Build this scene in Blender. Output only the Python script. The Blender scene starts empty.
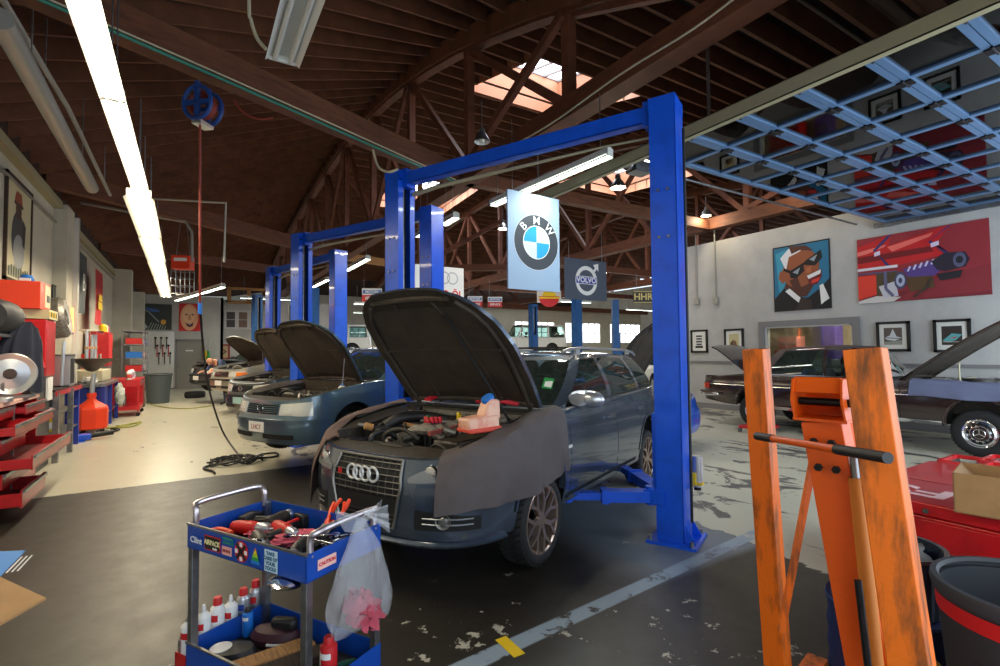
import bpy, math, random
from mathutils import Vector as V, Matrix, Euler
from math import sin, cos, pi, radians as R, sqrt, atan2, hypot
random.seed(7)
sc = bpy.context.scene
COL = sc.collection
# ---------------------------------------------------------------- camera
F = 500.0; YAW = R(31.8); PIT = math.atan(18/500.0); ROLL = 0.009; CH = 1.6
fwd = V((sin(YAW)*cos(PIT), cos(YAW)*cos(PIT), sin(PIT)))
r0 = V((cos(YAW), -sin(YAW), 0)); u0 = r0.cross(fwd)
rv = r0*cos(ROLL) - u0*sin(ROLL); uv = u0*cos(ROLL) + r0*sin(ROLL)
CP = V((0, 0, CH))
cam_d = bpy.data.cameras.new('camera'); cam_d.sensor_width = 36; cam_d.lens = 18; cam_d.clip_start = .02; cam_d.clip_end = 300
cam = bpy.data.objects.new('camera', cam_d); COL.objects.link(cam)
mw = Matrix((rv, uv, -fwd)).transposed().to_4x4(); mw.translation = CP; cam.matrix_world = mw
sc.camera = cam
def ray(x, y): return fwd*F + rv*(x-500) - uv*(y-333)
def Hz(x, y, z): d = ray(x, y); return CP + d*((z-CH)/d.z)     # point of the plane Z=z seen at a pixel
def G(x, y): return Hz(x, y, 0)
def Xp(x, y, X0): d = ray(x, y); return CP + d*(X0/d.x)
def Yp(x, y, Y0): d = ray(x, y); return CP + d*(Y0/d.y)
def Dp(x, y, z): return CP + ray(x, y)*(z/F)
# ---------------------------------------------------------------- materials
def lin(c): return tuple(((v/255)/12.92 if v/255 <= .04045 else ((v/255+.055)/1.055)**2.4) for v in c) + (1,)
MATS = {}
def mat(name, rgb, rough=.5, metal=0, noise=None, emit=0, coat=0, alpha=None, bump=None, trans=0):
    m = bpy.data.materials.new(name); m.use_nodes = True; nt = m.node_tree; b = nt.nodes['Principled BSDF']
    b.inputs['Base Color'].default_value = lin(rgb); b.inputs['Roughness'].default_value = rough; b.inputs['Metallic'].default_value = metal
    if coat: b.inputs['Coat Weight'].default_value = coat; b.inputs['Coat Roughness'].default_value = .05
    if emit: b.inputs['Emission Color'].default_value = lin(rgb); b.inputs['Emission Strength'].default_value = emit
    if alpha is not None: b.inputs['Alpha'].default_value = alpha
    if trans: b.inputs['Transmission Weight'].default_value = trans
    tc = nt.nodes.new('ShaderNodeTexCoord')
    if noise:                                                   # (rgb2, scale, lo, hi[, stretch])
        n = nt.nodes.new('ShaderNodeTexNoise'); n.inputs['Scale'].default_value = noise[1]; n.inputs['Detail'].default_value = 6; n.inputs['Roughness'].default_value = .65
        mp = nt.nodes.new('ShaderNodeMapping'); nt.links.new(tc.outputs['Object'], mp.inputs[0]); nt.links.new(mp.outputs[0], n.inputs['Vector'])
        if len(noise) > 4: mp.inputs['Scale'].default_value = noise[4]
        cr = nt.nodes.new('ShaderNodeValToRGB'); cr.color_ramp.elements[0].position = noise[2]; cr.color_ramp.elements[1].position = noise[3]
        cr.color_ramp.elements[0].color = lin(rgb); cr.color_ramp.elements[1].color = lin(noise[0])
        nt.links.new(n.outputs['Fac'], cr.inputs[0]); nt.links.new(cr.outputs[0], b.inputs['Base Color'])
    if bump:
        n2 = nt.nodes.new('ShaderNodeTexNoise'); n2.inputs['Scale'].default_value = bump[0]; n2.inputs['Detail'].default_value = 4
        nt.links.new(tc.outputs['Object'], n2.inputs['Vector'])
        bp = nt.nodes.new('ShaderNodeBump'); bp.inputs['Strength'].default_value = bump[1]; bp.inputs['Distance'].default_value = .01
        nt.links.new(n2.outputs['Fac'], bp.inputs['Height']); nt.links.new(bp.outputs[0], b.inputs['Normal'])
    MATS[name] = m; return m
def glassmat(name, tint, gloss_rough=.02, ior=1.6, opac=0.0, body=(10, 12, 12)):
    m = bpy.data.materials.new(name); m.use_nodes = True; nt = m.node_tree; nt.nodes.clear()
    o = nt.nodes.new('ShaderNodeOutputMaterial'); t = nt.nodes.new('ShaderNodeBsdfTransparent'); t.inputs[0].default_value = lin(tint)
    g = nt.nodes.new('ShaderNodeBsdfGlossy'); g.inputs['Roughness'].default_value = gloss_rough
    fr = nt.nodes.new('ShaderNodeFresnel'); fr.inputs[0].default_value = ior
    d = nt.nodes.new('ShaderNodeBsdfDiffuse'); d.inputs[0].default_value = lin(body)
    m1 = nt.nodes.new('ShaderNodeMixShader'); m1.inputs[0].default_value = opac; nt.links.new(t.outputs[0], m1.inputs[1]); nt.links.new(d.outputs[0], m1.inputs[2])
    m2 = nt.nodes.new('ShaderNodeMixShader'); nt.links.new(fr.outputs[0], m2.inputs[0]); nt.links.new(m1.outputs[0], m2.inputs[1]); nt.links.new(g.outputs[0], m2.inputs[2])
    nt.links.new(m2.outputs[0], o.inputs[0]); MATS[name] = m; return m
def C(r, g, b, rough=.6):
    k = 'paint_%d_%d_%d' % (r, g, b)
    if k not in MATS: mat(k, (r, g, b), rough)
    return k
mat('lift_blue', (8, 84, 214), .38, coat=.3, noise=((6, 68, 180), 5, .45, .8))
mat('lift_blue_old', (34, 92, 158), .5, noise=((30, 70, 120), 5, .45, .8))
mat('steel', (150, 152, 155), .35, .9, noise=((100, 98, 95), 12, .4, .8))
mat('chrome', (225, 226, 230), .12, 1)
mat('satin_silver', (200, 203, 208), .3, .8)
mat('dark_metal', (45, 45, 48), .45, .7, noise=((25, 24, 24), 14, .4, .7))
mat('black_plastic', (22, 22, 24), .5)
mat('matte_black', (12, 12, 13), .8)
mat('engine_black', (48, 44, 38), .5, noise=((92, 80, 62), 25, .5, .8))
mat('engine_alu', (150, 145, 138), .4, .6, noise=((80, 72, 62), 30, .45, .75))
mat('rubber', (24, 24, 25), .8, bump=(60, .3))
mat('hood_under', (66, 56, 45), .75, noise=((44, 37, 30), 3, .4, .7), bump=(30, .4))
mat('hood_brown', (88, 82, 78), .5)
mat('audi_paint', (80, 92, 108), .26, .6, coat=1)
mat('jetta_paint', (84, 108, 124), .28, .45, coat=.9)
mat('dark_green_paint', (42, 50, 54), .3, .4, coat=.8)
mat('silver_paint', (150, 146, 132), .3, .5, coat=.7)
mat('charcoal_paint', (58, 62, 66), .3, .4, coat=.8)
mat('brown_paint', (52, 36, 33), .16, .2, coat=1)
mat('brown_vinyl', (70, 56, 54), .7, bump=(200, .3))
mat('white_paint', (215, 214, 208), .35, coat=.5)
mat('red_tool', (196, 24, 30), .35, coat=.4, noise=((150, 18, 22), 4, .5, .8))
mat('red_plastic', (200, 30, 24), .45)
mat('orange_red', (232, 62, 22), .45)
mat('orange_worn', (228, 108, 12), .5, noise=((84, 54, 26), 16, .47, .68, (1, 1, .22)), bump=(40, .15))
mat('orange_clean', (228, 92, 12), .42, noise=((205, 84, 10), 6, .4, .8))
mat('cart_blue', (14, 72, 168), .38, noise=((10, 50, 120), 6, .5, .8), coat=.2)
mat('bench_blue', (28, 52, 150), .5)
mat('lamp_glass', (210, 205, 180), .1, coat=1)
mat('fender_cover', (88, 80, 80), .85, noise=((74, 66, 66), 2, .4, .7), bump=(240, .3))
mat('fender_brown', (98, 78, 72), .8, bump=(90, .3))
mat('fender_blue', (98, 104, 132), .85, bump=(90, .4))
mat('cardboard', (178, 136, 88), .8, noise=((160, 120, 76), 5, .4, .7))
mat('wood_beam', (112, 64, 38), .7, noise=((70, 38, 22), 3, .35, .75, (1, 1, 6)))
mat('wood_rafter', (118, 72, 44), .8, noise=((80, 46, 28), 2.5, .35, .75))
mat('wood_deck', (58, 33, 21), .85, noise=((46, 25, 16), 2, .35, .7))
mat('wood_post', (122, 72, 50), .7, noise=((78, 44, 30), 3, .35, .75))
mat('wood_light', (190, 140, 84), .7, noise=((140, 92, 48), 12, .4, .7, (1, 8, 8)))
mat('wood_dark', (74, 56, 42), .8, noise=((40, 30, 24), 12, .4, .7, (1, 8, 8)))
mat('wall_grey', (186, 184, 180), .75, noise=((172, 170, 168), 1.5, .4, .7))
mat('wall_white', (206, 202, 186), .75, noise=((188, 182, 164), 1.2, .4, .75))
mat('trim_grey', (128, 126, 126), .6)
mat('door_grey', (142, 138, 130), .6)
mat('door_alu', (104, 138, 178), .35, .35)
mat('track_cream', (168, 160, 128), .5, .2)
mat('green_hose', (30, 120, 100), .5)
mat('red_hose', (140, 50, 36), .6); mat('reel_blue', (24, 62, 130), .5)
mat('yellow_hose', (150, 150, 60), .5)
mat('cable_white', (190, 180, 150), .6)
mat('conduit', (160, 158, 150), .45, .4)
mat('skin', (196, 138, 108), .55)
mat('overall_blue', (54, 64, 92), .85)
mat('jacket_navy', (30, 34, 50), .9)
mat('rag_pink', (206, 90, 110), .85)
mat('bag_plastic', (235, 238, 242), .12, alpha=.2, bump=(18, .8))
mat('seat_grey', (52, 50, 50), .8)
mat('headlamp', (205, 208, 205), .15, .2, coat=1)
mat('lens_clear', (225, 230, 232), .05, alpha=.25, coat=1)
mat('amber', (230, 120, 30), .3)
mat('taillight', (170, 20, 18), .25, coat=.6)
mat('white', (232, 232, 230), .5); mat('yellow', (225, 190, 30), .5); mat('red', (200, 30, 35), .5)
mat('black', (16, 16, 17), .5); mat('green', (30, 150, 70), .5); mat('blue', (20, 110, 200), .5)
mat('tube_warm', (255, 240, 205), .5, emit=14); mat('tube_cool', (240, 255, 240), .5, emit=12)
mat('bulb', (255, 240, 205), .5, emit=40); mat('neon', (255, 110, 50), .5, emit=10); mat('red_led', (255, 20, 30), .5, emit=12)
mat('skylight_sky', (235, 242, 255), .5, emit=7); mat('sky_window', (240, 246, 255), .5, emit=3.2)
mat('lamp_white', (205, 205, 196), .35)
glassmat('car_glass', (176, 196, 188), opac=.10, body=(120, 140, 132)); glassmat('door_glass', (190, 200, 205), ior=1.55); glassmat('window_glass', (220, 225, 225))
# ---------------------------------------------------------------- mesh builder
def catmull(P, n):
    out = []
    for i in range(len(P)-1):
        p0 = P[max(i-1, 0)]; p1 = P[i]; p2 = P[i+1]; p3 = P[min(i+2, len(P)-1)]
        for k in range(n):
            t = k/n
            out.append(tuple(.5*((2*b)+(-a+c)*t+(2*a-5*b+4*c-d)*t*t+(-a+3*b-3*c+d)*t**3) for a, b, c, d in zip(p0, p1, p2, p3)))
    out.append(tuple(P[-1])); return out
def lerp(a, b, t): return a+(b-a)*t
def interp(T, x):
    if x <= T[0][0]: return T[0][1]
    for (a, b), (c, d) in zip(T, T[1:]):
        if x <= c: return lerp(b, d, (x-a)/(c-a)) if c > a else d
    return T[-1][1]
class MB:
    def __init__(s): s.v = []; s.f = []; s.fm = []; s.ms = []
    def mi(s, m):
        if m not in s.ms: s.ms.append(m)
        return s.ms.index(m)
    def add(s, vs, fs, m):
        o = len(s.v); k = s.mi(m); s.v += [tuple(v) for v in vs]
        for f in fs: s.f.append([i+o for i in f]); s.fm.append(k)
        return s
    def box(s, x0, x1, y0, y1, z0, z1, m, mx=None):
        vs = [V((x, y, z)) for x in (x0, x1) for y in (y0, y1) for z in (z0, z1)]
        if mx is not None: vs = [mx @ v for v in vs]
        return s.add(vs, [(0, 1, 3, 2), (4, 6, 7, 5), (0, 4, 5, 1), (2, 3, 7, 6), (0, 2, 6, 4), (1, 5, 7, 3)], m)
    def bar(s, p, q, w, h, m, up=(0, 0, 1)):                # square bar between two points, w sideways, h along up
        p = V(p); q = V(q); d = (q-p).normalized(); u = V(up); sd = d.cross(u)
        if sd.length < 1e-4: sd = d.cross(V((1, 0, 0)))
        sd.normalize(); u = sd.cross(d).normalized(); vs = []
        for c in (p, q):
            for a, b in ((-1, -1), (1, -1), (1, 1), (-1, 1)): vs.append(c+sd*(a*w/2)+u*(b*h/2))
        return s.add(vs, [(0, 1, 5, 4), (1, 2, 6, 5), (2, 3, 7, 6), (3, 0, 4, 7), (3, 2, 1, 0), (4, 5, 6, 7)], m)
    def tube(s, P, r, m, n=8, cap=True):
        P = [V(p) for p in P]; rs = r if isinstance(r, (list, tuple)) else [r]*len(P); vs = []; pu = None
        for i, p in enumerate(P):
            d = (P[min(i+1, len(P)-1)]-P[max(i-1, 0)])
            if d.length < 1e-9: d = V((0, 0, 1))
            d.normalize()
            if pu is None: u = d.cross(V((0, 0, 1)) if abs(d.z) < .9 else V((1, 0, 0))).normalized()
            else:
                u = pu - d*pu.dot(d)
                u = u.normalized() if u.length > 1e-6 else d.cross(V((1, 0, 0))).normalized()
            pu = u; w = d.cross(u)
            for k in range(n): a = 2*pi*k/n; vs.append(p+(u*cos(a)+w*sin(a))*rs[i])
        fs = []
        for i in range(len(P)-1):
            for k in range(n): a = i*n+k; b = i*n+(k+1) % n; fs.append((a, b, b+n, a+n))
        if cap: fs.append(tuple(range(n))[::-1]); fs.append(tuple(range((len(P)-1)*n, len(P)*n)))
        return s.add(vs, fs, m)
    def cyl(s, p, q, r, m, n=16, r2=None): return s.tube([p, q], [r, r if r2 is None else r2], m, n)
    def lathe(s, prof, m, o=(0, 0, 0), mx=None, n=20, sx=1, sy=1, a0=0, a1=2*pi):
        vs = []; full = abs(a1-a0-2*pi) < 1e-6; nn = n if full else n+1
        for r, z in prof:
            for k in range(nn):
                a = a0+(a1-a0)*k/n; p = V((r*cos(a)*sx, r*sin(a)*sy, z))
                if mx is not None: p = mx @ p
                vs.append(p+V(o))
        fs = []
        for i in range(len(prof)-1):
            for k in range(n): a = i*nn+k; b = i*nn+(k+1) % nn; fs.append((a, b, b+nn, a+nn))
        return s.add(vs, fs, m)
    def ball(s, c, r, m, nu=14, nv=9):
        r = (r, r, r) if not isinstance(r, (tuple, list)) else r
        vs = []; fs = []
        for j in range(nv+1):
            t = pi*j/nv
            for i in range(nu): a = 2*pi*i/nu; vs.append((c[0]+r[0]*sin(t)*cos(a), c[1]+r[1]*sin(t)*sin(a), c[2]+r[2]*cos(t)))
        for j in range(nv):
            for i in range(nu): a = j*nu+i; b = j*nu+(i+1) % nu; fs.append((a, a+nu, b+nu, b))
        return s.add(vs, fs, m)
    def grid(s, rows, m, closed=False):
        n = len(rows[0]); vs = [p for r in rows for p in r]; fs = []
        for j in range(len(rows)-1):
            for i in range(n if closed else n-1): a = j*n+i; b = j*n+(i+1) % n; fs.append((a, b, b+n, a+n))
        return s.add(vs, fs, m)
    def poly(s, pts, m, n=None, t=0):                       # polygon, optional thickness t along n
        k = len(pts)
        if not t: return s.add(pts, [tuple(range(k))], m)
        nn = V(n); vs = [V(p) for p in pts]+[V(p)+nn*t for p in pts]
        fs = [tuple(range(k))[::-1], tuple(range(k, 2*k))]+[(i, (i+1) % k, (i+1) % k+k, i+k) for i in range(k)]
        return s.add(vs, fs, m)
    def build(s, name, parent=None, smooth=32, bev=0, weld=True):
        me = bpy.data.meshes.new(name); me.from_pydata(s.v, [], s.f)
        for k in s.ms: me.materials.append(MATS[k])
        for p, k in zip(me.polygons, s.fm): p.material_index = k
        import bmesh
        bm = bmesh.new(); bm.from_mesh(me)
        if weld: bmesh.ops.remove_doubles(bm, verts=bm.verts, dist=1e-5)
        bmesh.ops.recalc_face_normals(bm, faces=bm.faces); bm.to_mesh(me); bm.free()
        if smooth: me.polygons.foreach_set('use_smooth', [True]*len(me.polygons)); me.set_sharp_from_angle(angle=R(smooth))
        me.update()
        o = bpy.data.objects.new(name, me); COL.objects.link(o)
        if parent: o.parent = parent
        if bev: md = o.modifiers.new('bevel', 'BEVEL'); md.width = bev; md.segments = 2; md.limit_method = 'ANGLE'; md.angle_limit = R(40)
        return o
def tag(o, label, cat, group=None, kind=None):
    if label: o['label'] = label
    if cat: o['category'] = cat
    if group: o['group'] = group
    if kind: o['kind'] = kind
    return o
def thing(name, label, cat, loc=(0, 0, 0), rz=0, group=None):
    o = bpy.data.objects.new(name, None); COL.objects.link(o); o.location = loc; o.rotation_euler = (0, 0, rz); o.empty_display_size = .1
    return tag(o, label, cat, group)
def solo(mb, name, label, cat, loc=(0, 0, 0), rz=0, group=None, **k):
    o = mb.build(name, **k); o.location = loc; o.rotation_euler = (0, 0, rz); return tag(o, label, cat, group)
def struct(mb, name, **k):
    o = mb.build(name, **k); o['kind'] = 'structure'; return o
def copytree(o, parent=None):
    c = o.copy(); COL.objects.link(c); c.parent = parent
    for ch in list(o.children): copytree(ch, c)
    return c
def text(s, size, m, name, parent, mx, ext=.001, align='CENTER', sx=1, bold=0):
    cu = bpy.data.curves.new(name, 'FONT'); cu.body = s; cu.size = size; cu.extrude = ext; cu.align_x = align; cu.align_y = 'CENTER'; cu.offset = bold; cu.resolution_u = 3
    t = bpy.data.objects.new(name, cu); COL.objects.link(t)
    me = bpy.data.meshes.new_from_object(t.evaluated_get(bpy.context.evaluated_depsgraph_get())); bpy.data.objects.remove(t)
    me.transform(mx @ Matrix.Diagonal((sx, 1, 1, 1))); me.materials.clear(); me.materials.append(MATS[m]); me.name = name
    o = bpy.data.objects.new(name, me); COL.objects.link(o); o.parent = parent; return o
def frame_mx(o, u, v):                                      # x->u, y->v, z->u x v
    u = V(u).normalized(); v = V(v); v = (v-u*v.dot(u)).normalized(); w = u.cross(v)
    m = Matrix((u, v, w)).transposed().to_4x4(); m.translation = V(o); return m
# ---------------------------------------------------------------- floor
fm = bpy.data.materials.new('floor_paint'); fm.use_nodes = True; MATS['floor_paint'] = fm; nt = fm.node_tree; bs = nt.nodes['Principled BSDF']
def nd(t, **k):
    n = nt.nodes.new(t)
    for a, b in k.items(): setattr(n, a, b)
    return n
geo = nd('ShaderNodeNewGeometry'); sep = nd('ShaderNodeSeparateXYZ'); nt.links.new(geo.outputs['Position'], sep.inputs[0])
def mth(op, a, b=None, c=None):
    n = nd('ShaderNodeMath', operation=op)
    for i, x in enumerate((a, b, c)):
        if x is None: continue
        if isinstance(x, (int, float)): n.inputs[i].default_value = x
        else: nt.links.new(x, n.inputs[i])
    return n.outputs[0]
def noise(scale, det=6, rough=.6, st=(1, 1, 1), dist=0):
    mp = nd('ShaderNodeMapping'); mp.inputs['Scale'].default_value = st; nt.links.new(geo.outputs['Position'], mp.inputs[0])
    n = nd('ShaderNodeTexNoise'); n.inputs['Scale'].default_value = scale; n.inputs['Detail'].default_value = det; n.inputs['Roughness'].default_value = rough; n.inputs['Distortion'].default_value = dist
    nt.links.new(mp.outputs[0], n.inputs['Vector']); return n.outputs['Fac']
def sstep(x, a, b):
    n = nd('ShaderNodeMapRange', interpolation_type='SMOOTHSTEP'); n.inputs[1].default_value = a; n.inputs[2].default_value = b; nt.links.new(x, n.inputs[0]); return n.outputs[0]
def mixc(f, a, b):
    n = nd('ShaderNodeMix', data_type='RGBA')
    nt.links.new(f, n.inputs[0])
    for i, x in ((6, a), (7, b)):
        if isinstance(x, tuple): n.inputs[i].default_value = lin(x)
        else: nt.links.new(x, n.inputs[i])
    return n.outputs[2]
X_, Y_ = sep.outputs[0], sep.outputs[1]
nb = noise(5, 8, .7); nbig = noise(.9, 5, .6); nf = noise(14, 6, .7); nst = noise(1.5, 9, .66, (1.3, .62, 1), .9)
edge = mth('MULTIPLY', mth('SUBTRACT', nb, .5), .5)
right = mth('ADD', mth('SUBTRACT', X_, mth('MULTIPLY_ADD', Y_, .12, 3.62)), edge)
far = mth('ADD', mth('SUBTRACT', Y_, 7.55), mth('MULTIPLY', edge, .35))
painted = mth('MAXIMUM', sstep(right, 0, .03), sstep(far, 0, .03))
# worn patches in the paint: strong on the right bay, weak on the left aisle
rightbay = mth('MULTIPLY', sstep(X_, 3.4, 5.5), sstep(mth('MULTIPLY', Y_, -1), -12, -8))
nearcars = mth('MULTIPLY', sstep(X_, .2, 1.2), sstep(Y_, 7.2, 8))
wearamt = mth('ADD', mth('ADD', mth('MULTIPLY', rightbay, .095), mth('MULTIPLY', nearcars, .075)), .0)
wear = sstep(mth('ADD', nst, wearamt), .645, .675)
chips = sstep(mth('ADD', nf, mth('MULTIPLY', mth('SUBTRACT', nbig, .5), .5)), .69, .72)
wear = mth('MAXIMUM', wear, chips)
painted = mth('MULTIPLY', painted, mth('SUBTRACT', 1, wear))
# stripe across the lane and the patch of concrete round the lift foot
sl = mth('ABSOLUTE', mth('SUBTRACT', Y_, mth('MULTIPLY_ADD', X_, .09, 2.2)))
stripe = mth('MULTIPLY', mth('MULTIPLY', sstep(mth('MULTIPLY', sl, -1), -.066, -.05), mth('MULTIPLY', sstep(X_, .9, 1.1), sstep(mth('MULTIPLY', X_, -1), -4.3, -4.2))), sstep(mth('MULTIPLY', nb, -1), -.60, -.54))
pad = mth('MULTIPLY', mth('MULTIPLY', sstep(X_, 2.5, 3.1), sstep(mth('MULTIPLY', right, -1), -.02, .02)), mth('MULTIPLY', sstep(Y_, 2.35, 2.45), sstep(mth('MULTIPLY', Y_, -1), -5, -4)))
fleck = mth('MULTIPLY', sstep(mth('ADD', nb, mth('MULTIPLY', mth('SUBTRACT', nbig, .5), .6)), .635, .665), sstep(mth('MULTIPLY', Y_, -1), -3.4, -2.8))
white = mixc(nbig, (196, 190, 168), (176, 172, 156))
dark = mixc(nb, (50, 45, 38), (34, 31, 27))
bare = mixc(nb, (98, 94, 90), (64, 62, 60))
under = mixc(pad, dark, (104, 112, 120))
under = mixc(fleck, under, (176, 172, 158))
isp = mth('MAXIMUM', sstep(right, 0, .03), sstep(far, 0, .03))
under = mixc(isp, under, bare)
col = mixc(painted, under, white); col = mixc(stripe, col, (136, 152, 166))
nt.links.new(col, bs.inputs['Base Color'])
rg = mth('MULTIPLY_ADD', nb, .25, .2); nt.links.new(mth('ADD', rg, mth('MULTIPLY', mth('SUBTRACT', 1, painted), .12)), bs.inputs['Roughness'])
bp = nd('ShaderNodeBump'); bp.inputs['Strength'].default_value = .25; bp.inputs['Distance'].default_value = .004; nt.links.new(mth('ADD', painted, mth('MULTIPLY', nf, .5)), bp.inputs['Height']); nt.links.new(bp.outputs[0], bs.inputs['Normal'])
b = MB(); b.box(-3, 34, -1, 44, -.1, 0, 'floor_paint'); struct(b, 'floor')
mk = MB(); g = G(508, 648); mk.box(g.x-.02, g.x+.05, g.y-.09, g.y+.1, .0005, .002, 'yellow'); struct(mk, 'trim_1', smooth=0)
# ---------------------------------------------------------------- walls
XL = -2.4; XT = 4.5; XU = 11.9; XR = 12.0; YF = 27.45
def wallrect(name, holes, p0, u, L, Hh, th, m, z0=0):       # wall starting at p0 running along u, holes (a0,a1,z0,z1)
    b = MB(); u = V(u).normalized(); n = V((-u.y, u.x, 0))
    xs = sorted({0, L, *[h[i] for h in holes for i in (0, 1)]}); zs = sorted({z0, Hh, *[h[i] for h in holes for i in (2, 3)]})
    for a, c in zip(xs, xs[1:]):
        for d, e in zip(zs, zs[1:]):
            if any(h[0] <= (a+c)/2 <= h[1] and h[2] <= (d+e)/2 <= h[3] for h in holes): continue
            q = V(p0); mm = Matrix((u, n, V((0, 0, 1)))).transposed().to_4x4(); mm.translation = V((q.x, q.y, 0))
            b.box(a, c, 0, th, d, e, m, mm)
    return struct(b, name, smooth=0)
wallrect('wall_left', [], (XL, -1, 0), (0, 1, 0), YF+1, 4.75, .2, 'wall_white')
wa, wb_ = Xp(765, 330, XR), Xp(853, 330, XR)              # the interior window
wallrect('wall_right', [(wb_.y+1, wa.y+1, 1.35, 2.12)], (XR, -1, 0), (0, 1, 0), 10.45, 4.5, -.2, 'wall_grey')
wallrect('wall_right_return', [], (XR, 9.45, 0), (1, 0, 0), 22, 4.5, -.15, 'wall_grey')
DX0, DX1 = Yp(176.5, 360, YF).x, Yp(203, 360, YF).x
wallrect('wall_far', [(DX0-XL, DX1-XL, 0, 2.2)], (XL, YF, 0), (1, 0, 0), 3.75, 4.3, .2, 'wall_grey')
wallrect('wall_far_recess', [], (1.35, YF+1.2, 0), (1, 0, 0), 5.2, 4.3, .2, 'wall_grey')
wallrect('wall_far_side', [], (1.35, YF, 0), (0, 1, 0), 1.4, 4.3, .12, 'wall_grey')
wallrect('wall_front', [(1.2, 6.8, 0, 3.6), (8.2, 14.3, 0, 3.9)], (XL-.6, -1, 0), (1, 0, 0), 36, 6, .2, 'wall_grey')  # first opening added to go with the front-left fill light
wallrect('wall_back', [(9+i*3.3, 11.6+i*3.3, 2.3, 3.8) for i in range(6)], (XL, 40, 0), (1, 0, 0), 36, 7, .2, 'wall_white')
wallrect('wall_east', [], (33.5, -1, 0), (0, 1, 0), 41, 7, .2, 'wall_white')
b = MB()
for i in range(6):
    x = XL+9+i*3.3
    for k in range(1, 5): b.box(x+k*.52-.02, x+k*.52+.02, 39.95, 40, 2.3, 3.8, 'dark_metal')
    b.box(x, x+2.6, 39.95, 40, 3.03, 3.07, 'dark_metal')
struct(b, 'window_1')
for i in range(6):
    b = MB(); x = XL+9+i*3.3; b.box(x, x+2.6, 40.06, 40.07, 2.3, 3.8, 'window_glass'); struct(b, 'window_%d' % (i+2), smooth=0)
# partition of the second hall with white wash windows seen past the wagon's roof
wallrect('wall_inner', [(2.4+i*4.2, 5.6+i*4.2, 2.15, 3.5) for i in range(3)], (15.5, 27, 0), (1, 0, 0), 14, 4.6, .15, 'wall_white')
b = MB()
for i in range(3):
    x = 17.9+i*4.2; b.box(x, x+3.2, 27.12, 27.14, 2.15, 3.5, 'sky_window')
    for k in range(1, 6): b.box(x+k*.533-.02, x+k*.533+.02, 26.99, 27.1, 2.15, 3.5, 'white_paint')
    b.box(x, x+3.2, 26.99, 27.1, 2.8, 2.84, 'white_paint')
struct(b, 'window_8', smooth=0)
# left wall: pilasters, top rail, conduits
b = MB(); b.box(XL, XL+.22, 13.4, 14.1, 0, 4.7, 'wall_white'); b.box(XL, XL+.3, 14.1, 14.25, 0, 4.6, 'white_paint')
b.box(XL, XL+.55, 22.6, 23.2, 0, 4.7, 'wall_white'); b.box(XL, XL+.75, 25.6, 26, 0, 4.2, 'wall_white'); struct(b, 'trim_2', smooth=0)
b = MB(); b.box(XL, XL+.14, 2, 13.4, 4.6, 4.74, 'track_cream'); b.box(XL, XL+.1, 14.2, 25, 4.45, 4.6, 'track_cream'); b.box(XL, XL+.05, 2, 26, 4.3, 4.34, 'conduit'); struct(b, 'trim_3', smooth=0)
b = MB(); b.box(XR-.03, XR, -1, 9.45, 1.22, 1.28, 'trim_grey'); b.box(XR-.02, XR, -1, 9.45, 0, .14, 'trim_grey'); struct(b, 'baseboard_right', smooth=0)
b = MB(); b.box(XL, DX0-.05, YF-.03, YF-.003, 0, .12, 'trim_grey'); struct(b, 'baseboard_far', smooth=0)
# far door
b = MB(); b.box(DX0, DX1, YF+.02, YF+.07, 0, 2.2, 'door_grey')
for x in (DX0-.04, DX1-.04): b.box(x, x+.08, YF-.03, YF+.1, 0, 2.24, 'trim_grey')
b.box(DX0-.04, DX1+.04, YF-.03, YF+.1, 2.2, 2.28, 'trim_grey'); d1 = struct(b, 'door_1', smooth=0)
b = MB(); b.box(DX0+.35, DX0+.65, YF-.0, YF+.02, 1.72, 1.78, 'white'); b.build('sign_plate', d1); b = MB(); b.ball((DX0+.1, YF-.03, 1.02), .035, 'steel'); b.build('door_handle', d1)
# interior window in the right wall with frame, glass and a made-up room standing in for its reflections
b = MB(); y0, y1 = wb_.y, wa.y
for q in ((y0-.14, y0, 1.2, 2.26), (y1, y1+.14, 1.2, 2.26)): b.box(XR-.05, XR+.02, q[0], q[1], q[2], q[3], 'trim_grey')
b.box(XR-.05, XR+.02, y0, y1, 2.12, 2.26, 'trim_grey'); b.box(XR-.06, XR+.02, y0, y1, 1.2, 1.35, 'trim_grey')
b.box(XR-.01, XR+.03, y0, y0+.03, 1.35, 2.12, 'white_paint'); b.box(XR-.01, XR+.03, y1-.03, y1, 1.35, 2.12, 'white_paint'); b.box(XR-.01, XR+.03, y0, y1, 2.09, 2.12, 'white_paint')
w9 = struct(b, 'window_9', smooth=0)
b = MB(); b.box(XR+.05, XR+.055, y0, y1, 1.35, 2.12, 'window_glass'); b.build('pane', w9, smooth=0)
b = MB(); b.box(XR+2.2, XR+2.3, y0-2, y1+2.5, 0, 3, C(196, 176, 140)); b.box(XR+.2, XR+2.3, y0-2.1, y0-2, 0, 3, C(190, 180, 150)); b.box(XR+.2, XR+2.3, y1+2.5, y1+2.6, 0, 3, C(190, 180, 150)); b.box(XR+.2, XR+2.3, y0-2, y1+2.5, 2.9, 3, 'white'); struct(b, 'wall_reflection_room', smooth=0)  # added room, built in place of the shop's reflection in the pane
def inroom(y, w, z, h, m, name, label, cat, x=1.2):
    b = MB(); b.box(-.2, .2, -w/2, w/2, 0, h, m); b.box(-.21, -.2, -w/2+.02, w/2-.02, h*.45, h*.5, 'steel'); solo(b, name, label, cat, (XR+x, y, z), smooth=0)
inroom(y0+1.05, .3, 0, 2.6, C(92, 70, 150), 'column', 'purple column standing in for a reflected post, behind the interior window', 'column', 1.4)
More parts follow.
